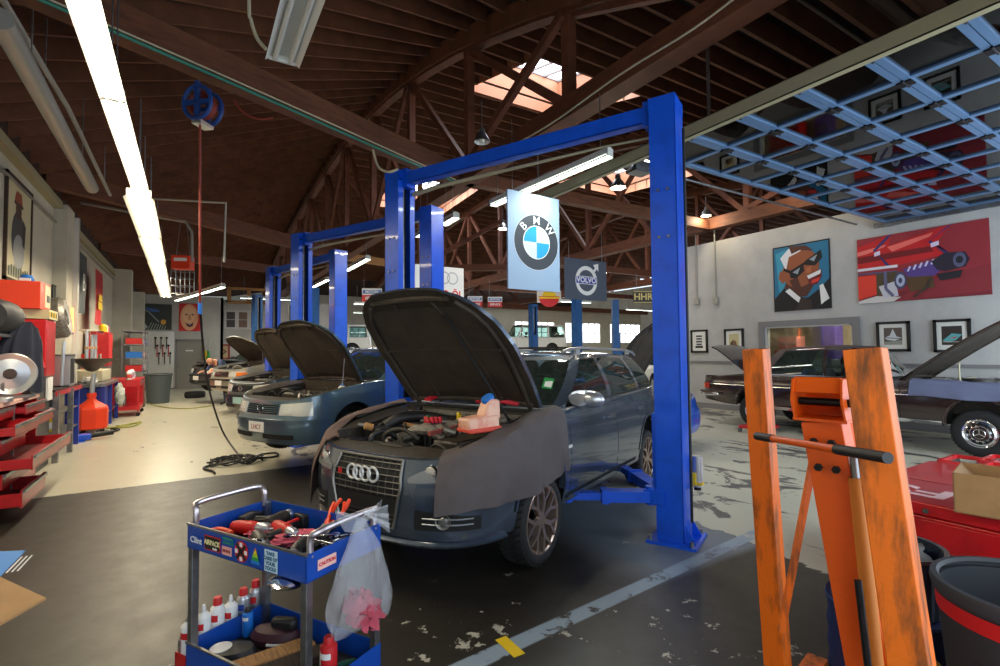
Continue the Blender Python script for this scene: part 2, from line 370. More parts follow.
inroom(y1-.15, .75, 0, 1.55, 'red_tool', 'tool_cabinet', 'red cabinet standing in for reflected toolboxes behind the interior window, left of the purple column', 'cabinet', 1.0)
inroom(y1-.1, .45, 1.55, .35, C(214, 130, 110), 'carton', 'pink carton of the stand-in reflection, on the red cabinet behind the interior window', 'box', 1.0)
inroom(y0-.2, .9, 0, 1.6, C(140, 70, 50), 'shelf_unit', 'brown shelf unit of the stand-in reflection behind the interior window at its right side', 'shelf', 1.3)
b = MB(); b.box(-.01, .01, -.75, .75, -.09, .09, C(226, 196, 70)); t = solo(b, 'banner', 'yellow lettered banner of the stand-in reflection at top right behind the interior window', 'banner', (XR+.9, y0+.55, 2.22), smooth=0)
text('PARK HERE', .17, C(120, 80, 40), 'lettering', t, frame_mx((-.013, 0, 0), (0, -1, 0), (0, 0, 1)), sx=1.1)
b = MB(); b.box(-.01, .01, -.5, .5, -.07, .07, C(190, 180, 150)); t = solo(b, 'banner', 'pale lettered board of the stand-in reflection at top left behind the interior window', 'banner', (XR+.9, y1-.35, 2.2), smooth=0)
text('OIL  GREASE', .12, C(130, 40, 30), 'lettering', t, frame_mx((-.013, 0, 0), (0, -1, 0), (0, 0, 1)))
# ---------------------------------------------------------------- roof
def arch(y):
    z = 8.95-(.0167 if y < 17 else .0060)*(y-17)**2
    return max(z, 5.15)
def grow(y): return arch(y)+.28
def hole(x, y): return (6.0 < x < 9.0 and 8.0 < y < 11.2) or (7.4 < x < 11.0 and 19.5 < y < 23.5) or (13.6 < x < 17.2 and 12.6 < y < 17)
b = MB(); xs = [XT, 6.0, 7.4, 9.0, 11.0, XU, 13.6, 17.2, 21, 26, 34]; ys = [-1, 1.5, 4, 6, 8.0, 9.6, 11.2, 12.6, 14.8, 17, 19.5, 21.5, 23.5, 26, 29, 33, 37, 40.2]
for a, c in zip(xs, xs[1:]):
    for d, e in zip(ys, ys[1:]):
        if hole((a+c)/2, (d+e)/2): continue
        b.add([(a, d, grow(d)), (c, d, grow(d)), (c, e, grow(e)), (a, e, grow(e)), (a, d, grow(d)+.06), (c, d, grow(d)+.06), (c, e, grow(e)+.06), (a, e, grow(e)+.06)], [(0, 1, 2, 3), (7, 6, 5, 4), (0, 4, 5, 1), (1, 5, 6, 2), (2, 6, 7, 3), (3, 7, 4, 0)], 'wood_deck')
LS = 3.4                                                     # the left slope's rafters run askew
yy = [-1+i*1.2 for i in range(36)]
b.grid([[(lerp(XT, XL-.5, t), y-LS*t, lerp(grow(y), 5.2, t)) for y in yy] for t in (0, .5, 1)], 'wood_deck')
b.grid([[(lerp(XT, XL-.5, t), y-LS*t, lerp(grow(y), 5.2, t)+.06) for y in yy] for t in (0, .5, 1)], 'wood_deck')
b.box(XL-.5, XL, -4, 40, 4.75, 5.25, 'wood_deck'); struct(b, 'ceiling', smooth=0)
b = MB(); y = -.6
while y < 39:                                                # rafters of the left slope
    a = V((XT, y, arch(y)+.12)); c = V((XL-.1, y-LS*.985, 5.02)); b.bar(a, c, .05, .26, 'wood_rafter'); y += .62
struct(b, 'ceiling_rafters', smooth=0)
b = MB(); y = -.6
while y < 36:                                                # joists right of the main truss
    segs = [(XT, 6.0), (6.0, 9.0), (9.0, 34)] if 8 < y < 11.2 else [(XT, 7.4), (7.4, 11.0), (11.0, 34)] if 19.5 < y < 23.5 else [(XT, 13.6), (13.6, 17.2), (17.2, 34)] if 12.6 < y < 17 else [(XT, 34)]
    for p, q in segs:
        if hole((p+q)/2, y): continue
        b.box(p, q, y-.028, y+.028, arch(y)-.06, arch(y)+.27, 'wood_rafter')
    y += .66
struct(b, 'ceiling_joists', smooth=0)
def truss(x, y0, y1, posts, name, wood='wood_beam', xb=True):
    b = MB(); b.box(x-.14, x+.14, y0, y1, 4.8, 5.1, wood); struct(b, name+'_chord', smooth=0)
    b = MB(); n = 30
    P = [(x, lerp(y0, y1, i/n), arch(lerp(y0, y1, i/n))-.1) for i in range(n+1)]
    for p, q in zip(P, P[1:]): b.bar(p, q, .3, .34, 'wood_rafter')
    for p, q in zip(P, P[1:]): b.bar((p[0], p[1], p[2]-.2), (q[0], q[1], q[2]-.2), .2, .06, 'wood_beam')
    struct(b, name+'_arch', smooth=0)
    b = MB()
    for k, yp in enumerate(posts):
        zt = arch(yp)-.3
        if zt < 5.4: continue
        b.bar((x, yp, 5.1), (x, yp, zt), .15, .15, 'wood_post', (0, 1, 0))
        if k and zt > 5.6: b.bar((x+.05, yp, zt), (x+.05, posts[k-1]+.12, 5.12), .1, .13, 'wood_post')
        if xb and k and k % 2 == 0 and arch(posts[k-1])-.3 > 5.6: b.bar((x-.09, posts[k-1], arch(posts[k-1])-.35), (x-.09, yp-.1, 5.12), .1, .13, 'wood_post')
    struct(b, name+'_web', smooth=0)
PT = [2.4+2.95*i for i in range(12)]
truss(XT, -.8, 39.8, PT, 'ceiling_truss_near')
truss(XU, -.8, 39.8, [p-1.0 for p in PT], 'ceiling_truss_middle')
truss(19.3, -.8, 39.8, PT[:], 'ceiling_truss_east')
b = MB()
for (px, py), (qx, qy) in (((460, 186), (230, 88)), ((291, 248), (60, 190))):   # skew tie beams from the truss to the left wall
    p = Hz(px, py, 4.8); q = Hz(qx, qy, 4.8); d = (q-p)/(q.x-p.x); p = p+d*(XT-p.x); q = p+d*(XL-p.x); p.z = q.z = 4.95
    b.bar(p, q, .2, .3, 'wood_beam'); b.bar(p+V((0, 0, .19)), q+V((0, 0, .19)), .14, .08, 'wood_rafter')
p = V((XT, 22.5, 4.95)); b.bar(p, p+V((XL-XT, (XL-XT)*.45, 0)), .2, .3, 'wood_beam')
struct(b, 'ceiling_tie_beams', smooth=0)
b = MB(); b.box(XT, XU, 8.3, 8.5, 4.8, 5.05, 'wood_beam'); b.bar((7.8, 18.6, 4.95), (XT, 17.6, 4.95), .2, .25, 'wood_light'); b.bar((7.8, 18.6, 4.95), (XU, 16.2, 4.95), .2, .25, 'wood_beam')
b.bar((7.8, 18.6, 5.0), (7.8, 18.6, 8.4), .16, .16, 'wood_light', (0, 1, 0)); b.bar((7.7, 18.6, 5.1), (4.6, 17.7, 7.9), .12, .16, 'wood_post'); b.bar((7.9, 18.6, 5.1), (XU, 16.6, 7.6), .12, .16, 'wood_post')
b.box(XU, 26, 15.0, 15.2, 4.8, 5.05, 'wood_beam'); b.box(XU, 26, 21.0, 21.2, 4.6, 4.85, 'wood_beam'); b.box(14, 30, 26.7, 26.95, 4.3, 4.6, 'wood_beam'); struct(b, 'ceiling_cross_beams', smooth=0)
# skylight shafts: curbs, frosted panes with glazing bars
def skylight(x0, x1, y0, y1, n):
    b = MB(); z = [grow(y0), grow(y1)]; up = .75
    for (p, q) in (((x0, y0), (x1, y0)), ((x1, y0), (x1, y1)), ((x1, y1), (x0, y1)), ((x0, y1), (x0, y0))):
        zp, zq = grow(p[1]), grow(q[1]); b.add([(p[0], p[1], zp-.3), (q[0], q[1], zq-.3), (q[0], q[1], zq+up), (p[0], p[1], zp+up)], [(0, 1, 2, 3)], C(190, 130, 96))
    struct(b, 'trim_%d' % (3+n), smooth=0)
    b = MB(); k = 6
    for i in range(k+1): x = lerp(x0, x1, i/k); b.bar((x, y0, grow(y0)+up), (x, y1, grow(y1)+up), .05, .06, 'trim_grey')
    for i in range(4): y = lerp(y0, y1, i/3); zz = lerp(grow(y0), grow(y1), i/3)+up; b.bar((x0, y, zz), (x1, y, zz), .05, .05, 'trim_grey')
    w = struct(b, 'window_%d' % (9+n), smooth=0)
    b = MB(); b.add([(x0, y0, grow(y0)+up+.05), (x1, y0, grow(y0)+up+.05), (x1, y1, grow(y1)+up+.05), (x0, y1, grow(y1)+up+.05)], [(0, 1, 2, 3)], 'skylight_sky'); b.build('pane', w, smooth=0)
skylight(6.0, 9.0, 8.0, 11.2, 1); skylight(7.4, 11.0, 19.5, 23.5, 2); skylight(13.6, 17.2, 12.6, 17, 3)
# ---------------------------------------------------------------- lights of the place, an added front fill, reflection-room lamps
def area(loc, rot, sx, sy, pw, col, name='light'):
    l = bpy.data.lights.new(name, 'AREA'); l.shape = 'RECTANGLE'; l.size = sx; l.size_y = sy; l.energy = pw; l.color = col
    o = bpy.data.objects.new(name, l); COL.objects.link(o); o.location = loc; o.rotation_euler = rot; return o
WARM = (1, .86, .62); COOL = (.93, 1, .93); DAY = (.72, .86, 1)
w = bpy.data.worlds.new('world'); sc.world = w; w.use_nodes = True; w.node_tree.nodes['Background'].inputs[0].default_value = (.75, .88, 1, 1); w.node_tree.nodes['Background'].inputs[1].default_value = 1.6
area((8.4, -.9, 2.0), (R(90), 0, R(0)), 5.8, 3.4, 340, DAY, 'door_daylight_and_fill')
area((1.0, -.9, 1.9), (R(90), 0, R(0)), 5.0, 3.0, 58, (.86, .93, 1), 'door_daylight_and_fill')  # added front-left fill that brightens the foreground, set in the left opening
area((7.5, 9.6, 8.6), (R(-14), 0, 0), 2.6, 2.8, 150, (.85, .93, 1), 'skylight_daylight')
area((9.2, 21.5, 9.2), (0, 0, 0), 3, 3.4, 170, (.9, .95, 1), 'skylight_daylight')
area((15.4, 14.8, 9.2), (0, 0, 0), 3, 3.6, 170, (.9, .95, 1), 'skylight_daylight')
area((23, 26.8, 2.8), (R(-90), 0, 0), 12, 1.4, 260, (.95, .98, 1), 'window_daylight')
area((23, 39.5, 3), (R(-90), 0, 0), 18, 1.6, 260, (.95, .98, 1), 'window_daylight')
area((XR+1.1, (y0+wb_.y)/2+.4 if False else 4.6, 2.8), (0, 0, 0), 1, 3, 40, (1, .92, .8), 'reflection_room_light')  # two added lamps brightening the made-up room behind the window
area((XR+.5, 4.6, 2.85), (0, R(20), 0), .6, 2.5, 160, (1, .95, .85), 'reflection_room_light')
def strip(p, q, w, m, label, name='ceiling_light', group=None, units=1, energy=0, col=WARM, tubes=2, hang=None, lit=True):
    p = V(p); q = V(q); L = (q-p).length; a = atan2((q-p).y, (q-p).x)
    t = thing(name, label, 'light fixture', (p+q)/2, a, group)
    b = MB(); b.box(-L/2, L/2, -w*.25, w*.25, .02, .08, 'lamp_white'); b.build('housing', t, smooth=0)
    b = MB()
    for s in (-1, 1): b.add([(-L/2, s*w*.12, .03), (L/2, s*w*.12, .03), (L/2, s*w/2, -.045), (-L/2, s*w/2, -.045)], [(0, 1, 2, 3)], 'lamp_white'); b.add([(-L/2, s*w*.12, .035), (L/2, s*w*.12, .035), (L/2, s*w/2, -.04), (-L/2, s*w/2, -.04)], [(3, 2, 1, 0)], 'lamp_white')
    for s in (-1, 1): b.box(s*L/2-.01, s*L/2+.01, -w*.4, w*.4, -.03, .06, 'lamp_white')
    b.build('reflector', t, smooth=0)
    for k in range(tubes):
        y = (k-(tubes-1)/2)*w*.45; b = MB(); b.cyl((-L/2+.02, y, -.02), (L/2-.02, y, -.02), .019, m if lit else 'lamp_white', 8); b.build('fluorescent_tube', t)
    for s in (-1, 1):
        b = MB(); x = s*(L/2-.15); b.tube([(x, 0, .08), (x, 0, hang or 1.0)], .006, 'steel', 5); b.build('hanger', t)
    if energy: l = area((0, 0, -.05), (0, 0, 0), L, w, energy, col); l.parent = t
    return t
for i, (a, c, z) in enumerate(((2.4, 4.85, 3.62), (4.87, 7.3, 3.62))):
    strip((-.53, a, z), (-.53, c, z), .17, 'tube_warm', ('twin-tube strip light nearest overhead, leaving the top of the picture', 'narrow twin-tube strip light between the nearest one and the wider ones on the left')[i], energy=46, group=None)
names = ['first of the wide strip lights behind the narrow ones on the left', 'second wide strip light in the long left-hand row', 'third wide strip light in the long left-hand row', 'fourth wide strip light in the long left-hand row', 'last wide strip light at the far end of the left-hand row']
for i in range(5):
    strip((-.53-.03*i, 7.15+2.45*i, 3.47), (-.55-.03*i, 9.55+2.45*i, 3.47), .3, 'tube_warm', names[i], energy=54, hang=1.2)
strip((4.28, 4.35, 3.97), (4.12, 6.85, 3.97), .12, 'tube_cool', 'long lit strip light hanging beyond the big blue crossbeam', energy=55, col=COOL, hang=.8)
strip((.62, 1.95, 4.02), (.62, 4.36, 4.02), .26, 'tube_cool', 'unlit open-ended strip fixture at the top of the picture', lit=False, hang=1.4)
for (px, py), (qx, qy), z, lb in (((346, 270), (368, 258), 4.0, 'short lit strip light right of the second lift post'), ((312, 287), (328, 279), 4.0, 'small lit strip light between the farther lift posts'), ((418, 236), (430, 229), 4.0, 'small lit strip light glimpsed between the two nearest far-side lift posts'), ((443, 224), (456, 216), 4.1, 'little lit strip light just right of the second lift\'s near post'), ((176, 300), (223, 286), 3.4, 'thin long lit strip light in front of the far wall')):
    p = Hz(px, py, z); q = Hz(qx, qy, z)
    strip(p, q, .16, 'tube_cool', lb, energy=40, col=(1, .95, .8), hang=.8)
for i, (x, y) in enumerate(((16, 12), (16, 19), (23, 14), (23, 21), (9.5, 30), (16, 33), (3, 24), (8, 24.5))):
    strip((x-1.2, y, 4.0), (x+1.2, y, 4.0), .2, 'tube_cool', 'lit strip light hanging over the distant back bays', energy=70, col=(1, .96, .85), hang=.9, group='strip lights over the back bays')
def flood(px, py, z, label, lit=True, s=1):
    p = Dp(px, py, z); t = thing('flood_lamp', label, 'lamp', p)
    b = MB(); b.lathe([(.13*s, 0), (.125*s, .03*s), (.09*s, .1*s), (.05*s, .15*s), (.045*s, .22*s), (.02*s, .23*s), (0, .23*s)], 'steel'); b.lathe([(.128*s, 0), (.09*s, .09*s), (.04*s, .14*s), (0, .14*s)], 'lamp_white'); b.build('lamp_shade', t)
    b = MB(); b.ball((0, 0, .045*s), .055*s, 'bulb' if lit else 'lamp_glass', 12, 8); b.build('bulb', t)
    b = MB(); b.tube([(0, 0, .22*s), (0, 0, .34*s), (0, 0, max(.5, 4.9-p.z))], .008, 'steel', 6); b.build('stem', t)
    if lit:
        l = bpy.data.lights.new('flood', 'POINT'); l.energy = 35; l.color = (1, .85, .6); l.shadow_soft_size = .06; o = bpy.data.objects.new('flood', l); COL.objects.link(o); o.parent = t; o.location = (0, 0, -.05)
flood(618, 188, 8.5, 'lit round flood lamp hanging left of the big blue post')
flood(503, 229, 12.5, 'lit flood lamp on the left of the hanging roundel sign')
flood(602, 273, 14, 'lit flood lamp low above the crescent-logo sign')
flood(786, 172, 11, 'lit flood lamp seen through the open glazed door')
flood(482, 142, 6.6, 'unlit metal flood lamp just above the big blue crossbeam', False, .8)
flood(706, 216, 13, 'lit flood lamp right of the big blue post below the rafters')
# ---------------------------------------------------------------- two-post lifts
def lift_post(t, ox, sgn, blue, zc, Hh=3.68):
    """column of the lift at local x=ox, opening towards sgn*x; the lift's x axis runs from post to post"""
    s = sgn; f = lambda x: ox+s*x
    def bx(b, x0, x1, y0, y1, z0, z1, m): b.box(min(f(x0), f(x1)), max(f(x0), f(x1)), y0, y1, z0, z1, m)
    b = MB(); bx(b, -.12, -.11, -.14, .14, 0.02, Hh, blue); bx(b, -.12, .10, -.14, -.13, .02, Hh, blue); bx(b, -.12, .10, .13, .14, .02, Hh, blue)
    bx(b, .09, .10, -.13, -.06, .02, Hh-.12, blue); bx(b, .09, .10, .06, .13, .02, Hh-.12, blue); bx(b, -.122, .105, -.142, .142, Hh-.1, Hh, blue)
    for z in (2.55, 2.95):
        for y in (-.143,):
            for x in (-.05, .03):
                if sgn: b.cyl((f(x), -y, z), (f(x), -y+.012, z), .012, 'steel', 8)
    post = b.build('column', t, smooth=30)
    b = MB(); bx(b, -.11, .05, -.04, -.03, .1, Hh-.1, 'dark_metal'); bx(b, -.11, .05, .03, .04, .1, Hh-.1, 'dark_metal'); b.cyl((f(.04), 0, .1), (f(.04), 0, Hh-.1), .017, 'steel', 8); b.build('guide_chain', post)
    b = MB(); b.add([(f(-.23), -.22, 0), (f(.17), -.22, 0), (f(.17), .22, 0), (f(-.23), .22, 0), (f(-.23), -.22, .02), (f(.17), -.22, .02), (f(.17), .22, .02), (f(-.23), .22, .02)], [(0, 3, 2, 1), (4, 5, 6, 7), (0, 1, 5, 4), (1, 2, 6, 5), (2, 3, 7, 6), (3, 0, 4, 7)], blue)
    for y in (-.11, .11): b.add([(f(-.13), y-.006, .02), (f(-.21), y-.006, .02), (f(-.13), y-.006, .16), (f(-.13), y+.006, .02), (f(-.21), y+.006, .02), (f(-.13), y+.006, .16)], [(0, 1, 2), (3, 5, 4), (0, 3, 4, 1), (1, 4, 5, 2), (2, 5, 3, 0)], blue)
    pl = b.build('base_plate', t, smooth=0)
    for x in (-.19, .14):
        for y in (-.185, .185): b = MB(); b.cyl((f(x), y, .02), (f(x), y, .06), .016, 'steel', 8); b.build('anchor_bolt', pl)
    b = MB(); bx(b, .03, .2, -.16, .16, zc-.05, zc+.06, blue); bx(b, .1, .13, -.12, .12, zc, zc+.7, blue); bx(b, -.0, .06, -.1, .1, zc, zc+.8, 'dark_metal'); b.build('carriage', t, smooth=0)
    return post
def lift_arm(t, ox, sgn, y, ang, L, zc, blue):
    s = sgn; o = V((ox+s*.15, y, zc)); d = V((s*cos(ang), sin(ang), 0)); b = MB()
    b.cyl(o-V((0, 0, .07)), o+V((0, 0, .08)), .05, blue, 14); p1 = o+d*L*.55; p2 = o+d*L
    b.bar(o+d*.03, p1, .12, .09, blue); b.bar(p1-d*.25, p2, .085, .06, blue); b.bar(p1-d*.03, p1+d*.03, .14, .11, blue)
    a = b.build('lift_arm', t, smooth=30)
    b = MB(); b.cyl(p2-V((0, 0, .05)), p2+V((0, 0, .05)), .055, blue, 14); b.cyl(p2+V((0, 0, .05)), p2+V((0, 0, .075)), .06, 'rubber', 14); b.build('arm_pad', a)
def lift(Rb, Lb, label, blue='lift_blue', zc=.42, Hh=3.68, beam=True, group=None):
    Rb = V((Rb[0], Rb[1], 0)); Lb = V((Lb[0], Lb[1], 0)); D = (Lb-Rb).length; a = atan2((Lb-Rb).y, (Lb-Rb).x)
    t = thing('two_post_lift', label, 'car lift', Rb, a, group)
    # local x from near post to far post; local -y is the fronts-of-the-cars side after the flip below
    lift_post(t, 0, 1, blue, zc, Hh); lift_post(t, D, -1, blue, zc, Hh)
    if beam:
        b = MB(); b.box(.1, D-.1, -.06, .06, Hh-.16, Hh-.15, blue); b.box(.1, D-.1, -.06, -.05, Hh-.16, Hh-.02, blue); b.box(.1, D-.1, .05, .06, Hh-.16, Hh-.02, blue); b.box(.1, D-.1, -.085, -.05, Hh-.03, Hh-.02, blue)
        for x in (.12, D-.12): b.box(x-.05, x+.05, -.07, .07, Hh-.2, Hh+.02, blue)
        b.build('crossbeam', t, smooth=0)
        b = MB(); b.tube([(.14, -.1, Hh-.24), (.6, -.1, Hh-.22), (D-.5, -.1, Hh-.22), (D-.12, -.1, Hh-.25)], [.012, .012, .026, .026], 'track_cream', 8); b.build('shutoff_bar', t)
    for ox, s in ((0, 1), (D, -1)):
        for y, an, L in ((.1, R(30), .72), (-.1, -R(50), .95)): lift_arm(t, ox, s, y, an, L, zc, blue)
    return t
L1 = lift((3.505, 2.89), (2.15, 5.73), 'nearest tall blue two-post lift, its crossbeam above the dark grey wagon', zc=.36, Hh=3.76)
b = MB(); b.cyl((-.17, -.17, .42), (-.17, -.17, .68), .045, 'satin_silver', 16); b.cyl((-.17, -.17, .39), (-.17, -.17, .42), .03, 'dark_metal', 12); cyl_ = b.build('motor_cylinder', L1)
b = MB(); b.box(-.22, -.12, -.2, -.12, .44, .46, 'yellow'); b.box(-.17, -.13, -.16, -.1, .44, .54, 'yellow'); b.build('bracket', L1, smooth=0)
b = MB(); b.tube([(-.15, -.02, .15), (-.15, -.02, 1.2), (-.15, -.02, 3.5)], .012, 'black', 8); b.build('hose', L1)
lift((2.953, 6.634), (1.66, 9.28), 'second blue two-post lift, standing at the blue-grey sedan', zc=.6)
l3_ = Hz(273.5, 268, 3.68); lift((2.557, 10.4), (l3_.x, l3_.y), 'third blue two-post lift, over the dark green sedan', zc=.6)
p = Dp(313, 345, 15.6); q = Dp(257, 345, 17.2); lift((p.x, p.y), (q.x, q.y), 'teal-blue two-post lift without crossbeam, farthest of the left row', 'lift_blue_old', zc=.6, Hh=3.62, beam=False)
a1 = Dp(540, 345, 19); a2 = Dp(577, 345, 17); lift((a2.x, a2.y), (a1.x-.3, a1.y), 'faded blue lift behind the wagon\'s roof, under the two hanging square signs', 'lift_blue_old', zc=1.5, Hh=3.35, beam=False)
a1 = Dp(616, 345, 17.5); lift((a1.x, a1.y), (a1.x+2.4, a1.y-1.6), 'faded blue lift post left of the big blue post, under the gold lettered board', 'lift_blue_old', zc=1.5, Hh=3.35, beam=False)
# ---------------------------------------------------------------- cars
class Outline:
    def __init__(s, pts, n=10):
        s.P = catmull(pts, n); s.S = [0]
        for a, b in zip(s.P, s.P[1:]): s.S.append(s.S[-1]+hypot(b[0]-a[0], b[1]-a[1]))
        s.L = s.S[-1]; s.W = max(p[1] for p in s.P)
    def at(s, t):
        t = min(max(t, 0), s.L); i = 0; j = len(s.S)-2
        import bisect
        i = min(max(bisect.bisect_right(s.S, t)-1, 0), j); k = (t-s.S[i])/max(s.S[i+1]-s.S[i], 1e-9)
        a, b = s.P[i], s.P[i+1]; d = V((b[0]-a[0], b[1]-a[1])).normalized() if b != a else V((0, 1))
        return V((lerp(a[0], b[0], k), lerp(a[1], b[1], k))), V((-d.y, d.x))*-1 if False else V((d.y, -d.x))
    def sx(s, x):                                            # arclength where the side passes x
        for i in range(len(s.P)-1):
            a, b = s.P[i], s.P[i+1]
            if a[0] >= x >= b[0] and (a[1] > s.W*.0): return s.S[i]+(s.S[i+1]-s.S[i])*((a[0]-x)/max(a[0]-b[0], 1e-9))
        return s.L
    def sy(s, y):                                            # arclength where the front passes y
        for i in range(len(s.P)-1):
            a, b = s.P[i], s.P[i+1]
            if a[1] <= y <= b[1]: return s.S[i]+(s.S[i+1]-s.S[i])*((y-a[1])/max(b[1]-a[1], 1e-9))
        return s.sx(0)
class Body:
    def __init__(s, c):
        s.c = c; s.o = Outline(c['outline'])
    def nrm(s, t):
        p, n = s.o.at(t); _, n2 = s.o.at(t+.03); _, n3 = s.o.at(t-.03); n = (n+n2+n3).normalized()
        if n.dot(V((p.x-s.c['xr']/2, p.y))) < 0: n = -n
        return p, n
    def pt(s, t, z, side=1, off=0):
        p, n = s.nrm(t); fx = max(n.x, 0); bx = max(-n.x, 0); q = s.c
        ins = interp(q['prof'], z)*(1-fx*fx-bx*bx)+interp(q['proff'], z)*fx*fx+interp(q.get('profr', q['proff']), z)*bx*bx
        p = p+n*(off-ins)
        if p.y < 0: p.y = 0
        return (p.x, side*p.y, z)
    def patch(s, b, sA, sB, zA, zB, m, off=.003, ns=6, nz=4, sides=(1, -1), th=0):
        fA = sA if callable(sA) else (lambda z: sA); fB = sB if callable(sB) else (lambda z: sB)
        gA = zA if callable(zA) else (lambda u: zA); gB = zB if callable(zB) else (lambda u: zB)
        for sd in sides:
            rows = []
            for i in range(ns+1):
                u = i/ns; row = []
                for j in range(nz+1):
                    v = j/nz; z = lerp(gA(u), gB(u), v); t = lerp(fA(v), fB(v), u); row.append(s.pt(t, z, sd, off))
                rows.append(row)
            b.grid(rows, m)
            if th:                                           # a rim back to the body
                ed = rows[0]+[r[-1] for r in rows[1:]]+rows[-1][::-1][1:]+[r[0] for r in rows[::-1][1:-1]]
                rr = []
                for p in ed: rr.append(p)
                nb_ = []
                for p in rr: nb_.append((p[0]-(th if abs(p[0]) > 0 and p[0] > .5 else 0), p[1]-sd*th*(1 if p[0] <= .5 else .2), p[2]))
                b.grid([rr, nb_], m, closed=True)
def wheel(t, x, y, side, r, rr, w, style, z, name='wheel', steer=0):
    """a wheel: tyre, rim and disc; side = +1/-1 the outward direction along y"""
    mx = Matrix.Rotation(-side*pi/2, 4, 'X')                  # lathe z -> outward
    rot = Matrix.Rotation(steer, 4, 'Z')
    o = bpy.data.objects.new(name, None); COL.objects.link(o); o.parent = t; o.location = (x, y, z); o.rotation_euler = (0, 0, steer)
    b = MB(); k = w/2
    b.lathe([(rr, -k*.9), (rr+.02, -k), (r-.03, -k*.98), (r-.008, -k*.8), (r, -k*.5), (r-.006, -k*.48), (r-.006, -k*.42), (r, -k*.4), (r, -.01), (r-.007, -.008), (r-.007, .008), (r, .01), (r, k*.4), (r-.006, k*.42), (r-.006, k*.48), (r, k*.5), (r-.008, k*.8), (r-.03, k*.98), (rr+.02, k), (rr, k*.9)], 'rubber', mx=mx, n=40)
    for i in range(40):
        a = 2*pi*i/40
        for s in (-1, 1): b.bar((r*.998*cos(a), s*k*.1, r*.998*sin(a)), (r*.985*cos(a+.12), s*k*.86, r*.985*sin(a+.12)), .012, .012, 'matte_black')
    b.build('tyre', o, smooth=40)
    b = MB(); mr = {'mesh': 'satin_bronze', 'merc': 'chrome', 'steel': 'steel', 'alloy': 'satin_silver'}[style]
    b.lathe([(rr+.004, k*.9), (rr-.008, k*.93), (rr-.02, k*.86), (rr-.03, k*.3), (rr-.03, -k*.8)], mr, mx=mx, n=40)
    def P(rad, a, d): return (rad*cos(a), side*d, rad*sin(a))
    if style == 'mesh':
        for i in range(7):
            a = 2*pi*i/7
            b.bar(P(.05, a, k*.72), P(rr*.55, a, k*.78), .036, .03, mr, (0, 1, 0))
            for q in (-1, 1): b.bar(P(rr*.5, a, k*.78), P(rr-.012, a+q*.26, k*.86), .024, .026, mr, (0, 1, 0))
        b.lathe([(0, k*.85), (.035, k*.84), (.06, k*.8), (.065, k*.65), (0, k*.6)], mr, mx=mx, n=24)
    elif style == 'merc':
        b.lathe([(rr-.02, k*.84), (rr-.045, k*.98), (rr-.06, k*.8)], 'chrome', mx=mx, n=40); b.lathe([(rr-.06, k*.8), (rr-.1, k*1.0), (.11, k*1.02), (.10, k*.95)], 'chrome', mx=mx, n=40)
        b.lathe([(rr-.06, k*.805), (rr-.1, k*.99)], 'brown_paint', mx=mx, n=40); b.lathe([(.105, k*1.0), (.09, k*1.1), (0, k*1.14)], 'brown_paint', mx=mx, n=30)
        for i in range(12): a = 2*pi*i/12; b.bar(P(rr-.062, a, k*.84), P(rr-.085, a, k*.97), .03, .01, 'matte_black', (0, 1, 0))
    else:
        for i in range(5):
            a = 2*pi*i/5; b.bar(P(.04, a, k*.7), P(rr-.02, a, k*.75), .07, .03, mr, (0, 1, 0))
        b.lathe([(0, k*.8), (.05, k*.78), (.07, k*.65), (0, k*.6)], mr, mx=mx, n=20)
    rim = b.build('rim', o, smooth=40)
    if style == 'merc':
        b = MB(); y = side*k*1.17
        for i in range(3): a = pi/2+2*pi*i/3; b.bar((0, y, 0), (.062*cos(a), y, .062*sin(a)), .014, .008, 'chrome', (0, 1, 0))
        b.tube([(.066*cos(2*pi*i/28), y, .066*sin(2*pi*i/28)) for i in range(29)], .005, 'chrome', 6); b.build('star_emblem', rim)
    b = MB(); b.lathe([(rr-.04, -k*.1), (.06, -k*.1), (.06, k*.1), (rr-.04, k*.1)], 'steel', mx=mx, n=28); b.lathe([(rr-.03, -k*.8), (0, -k*.7)], 'matte_black', mx=mx, n=24); b.build('brake_disc', o)
    return o
mat('satin_bronze', (168, 146, 132), .3, .8)
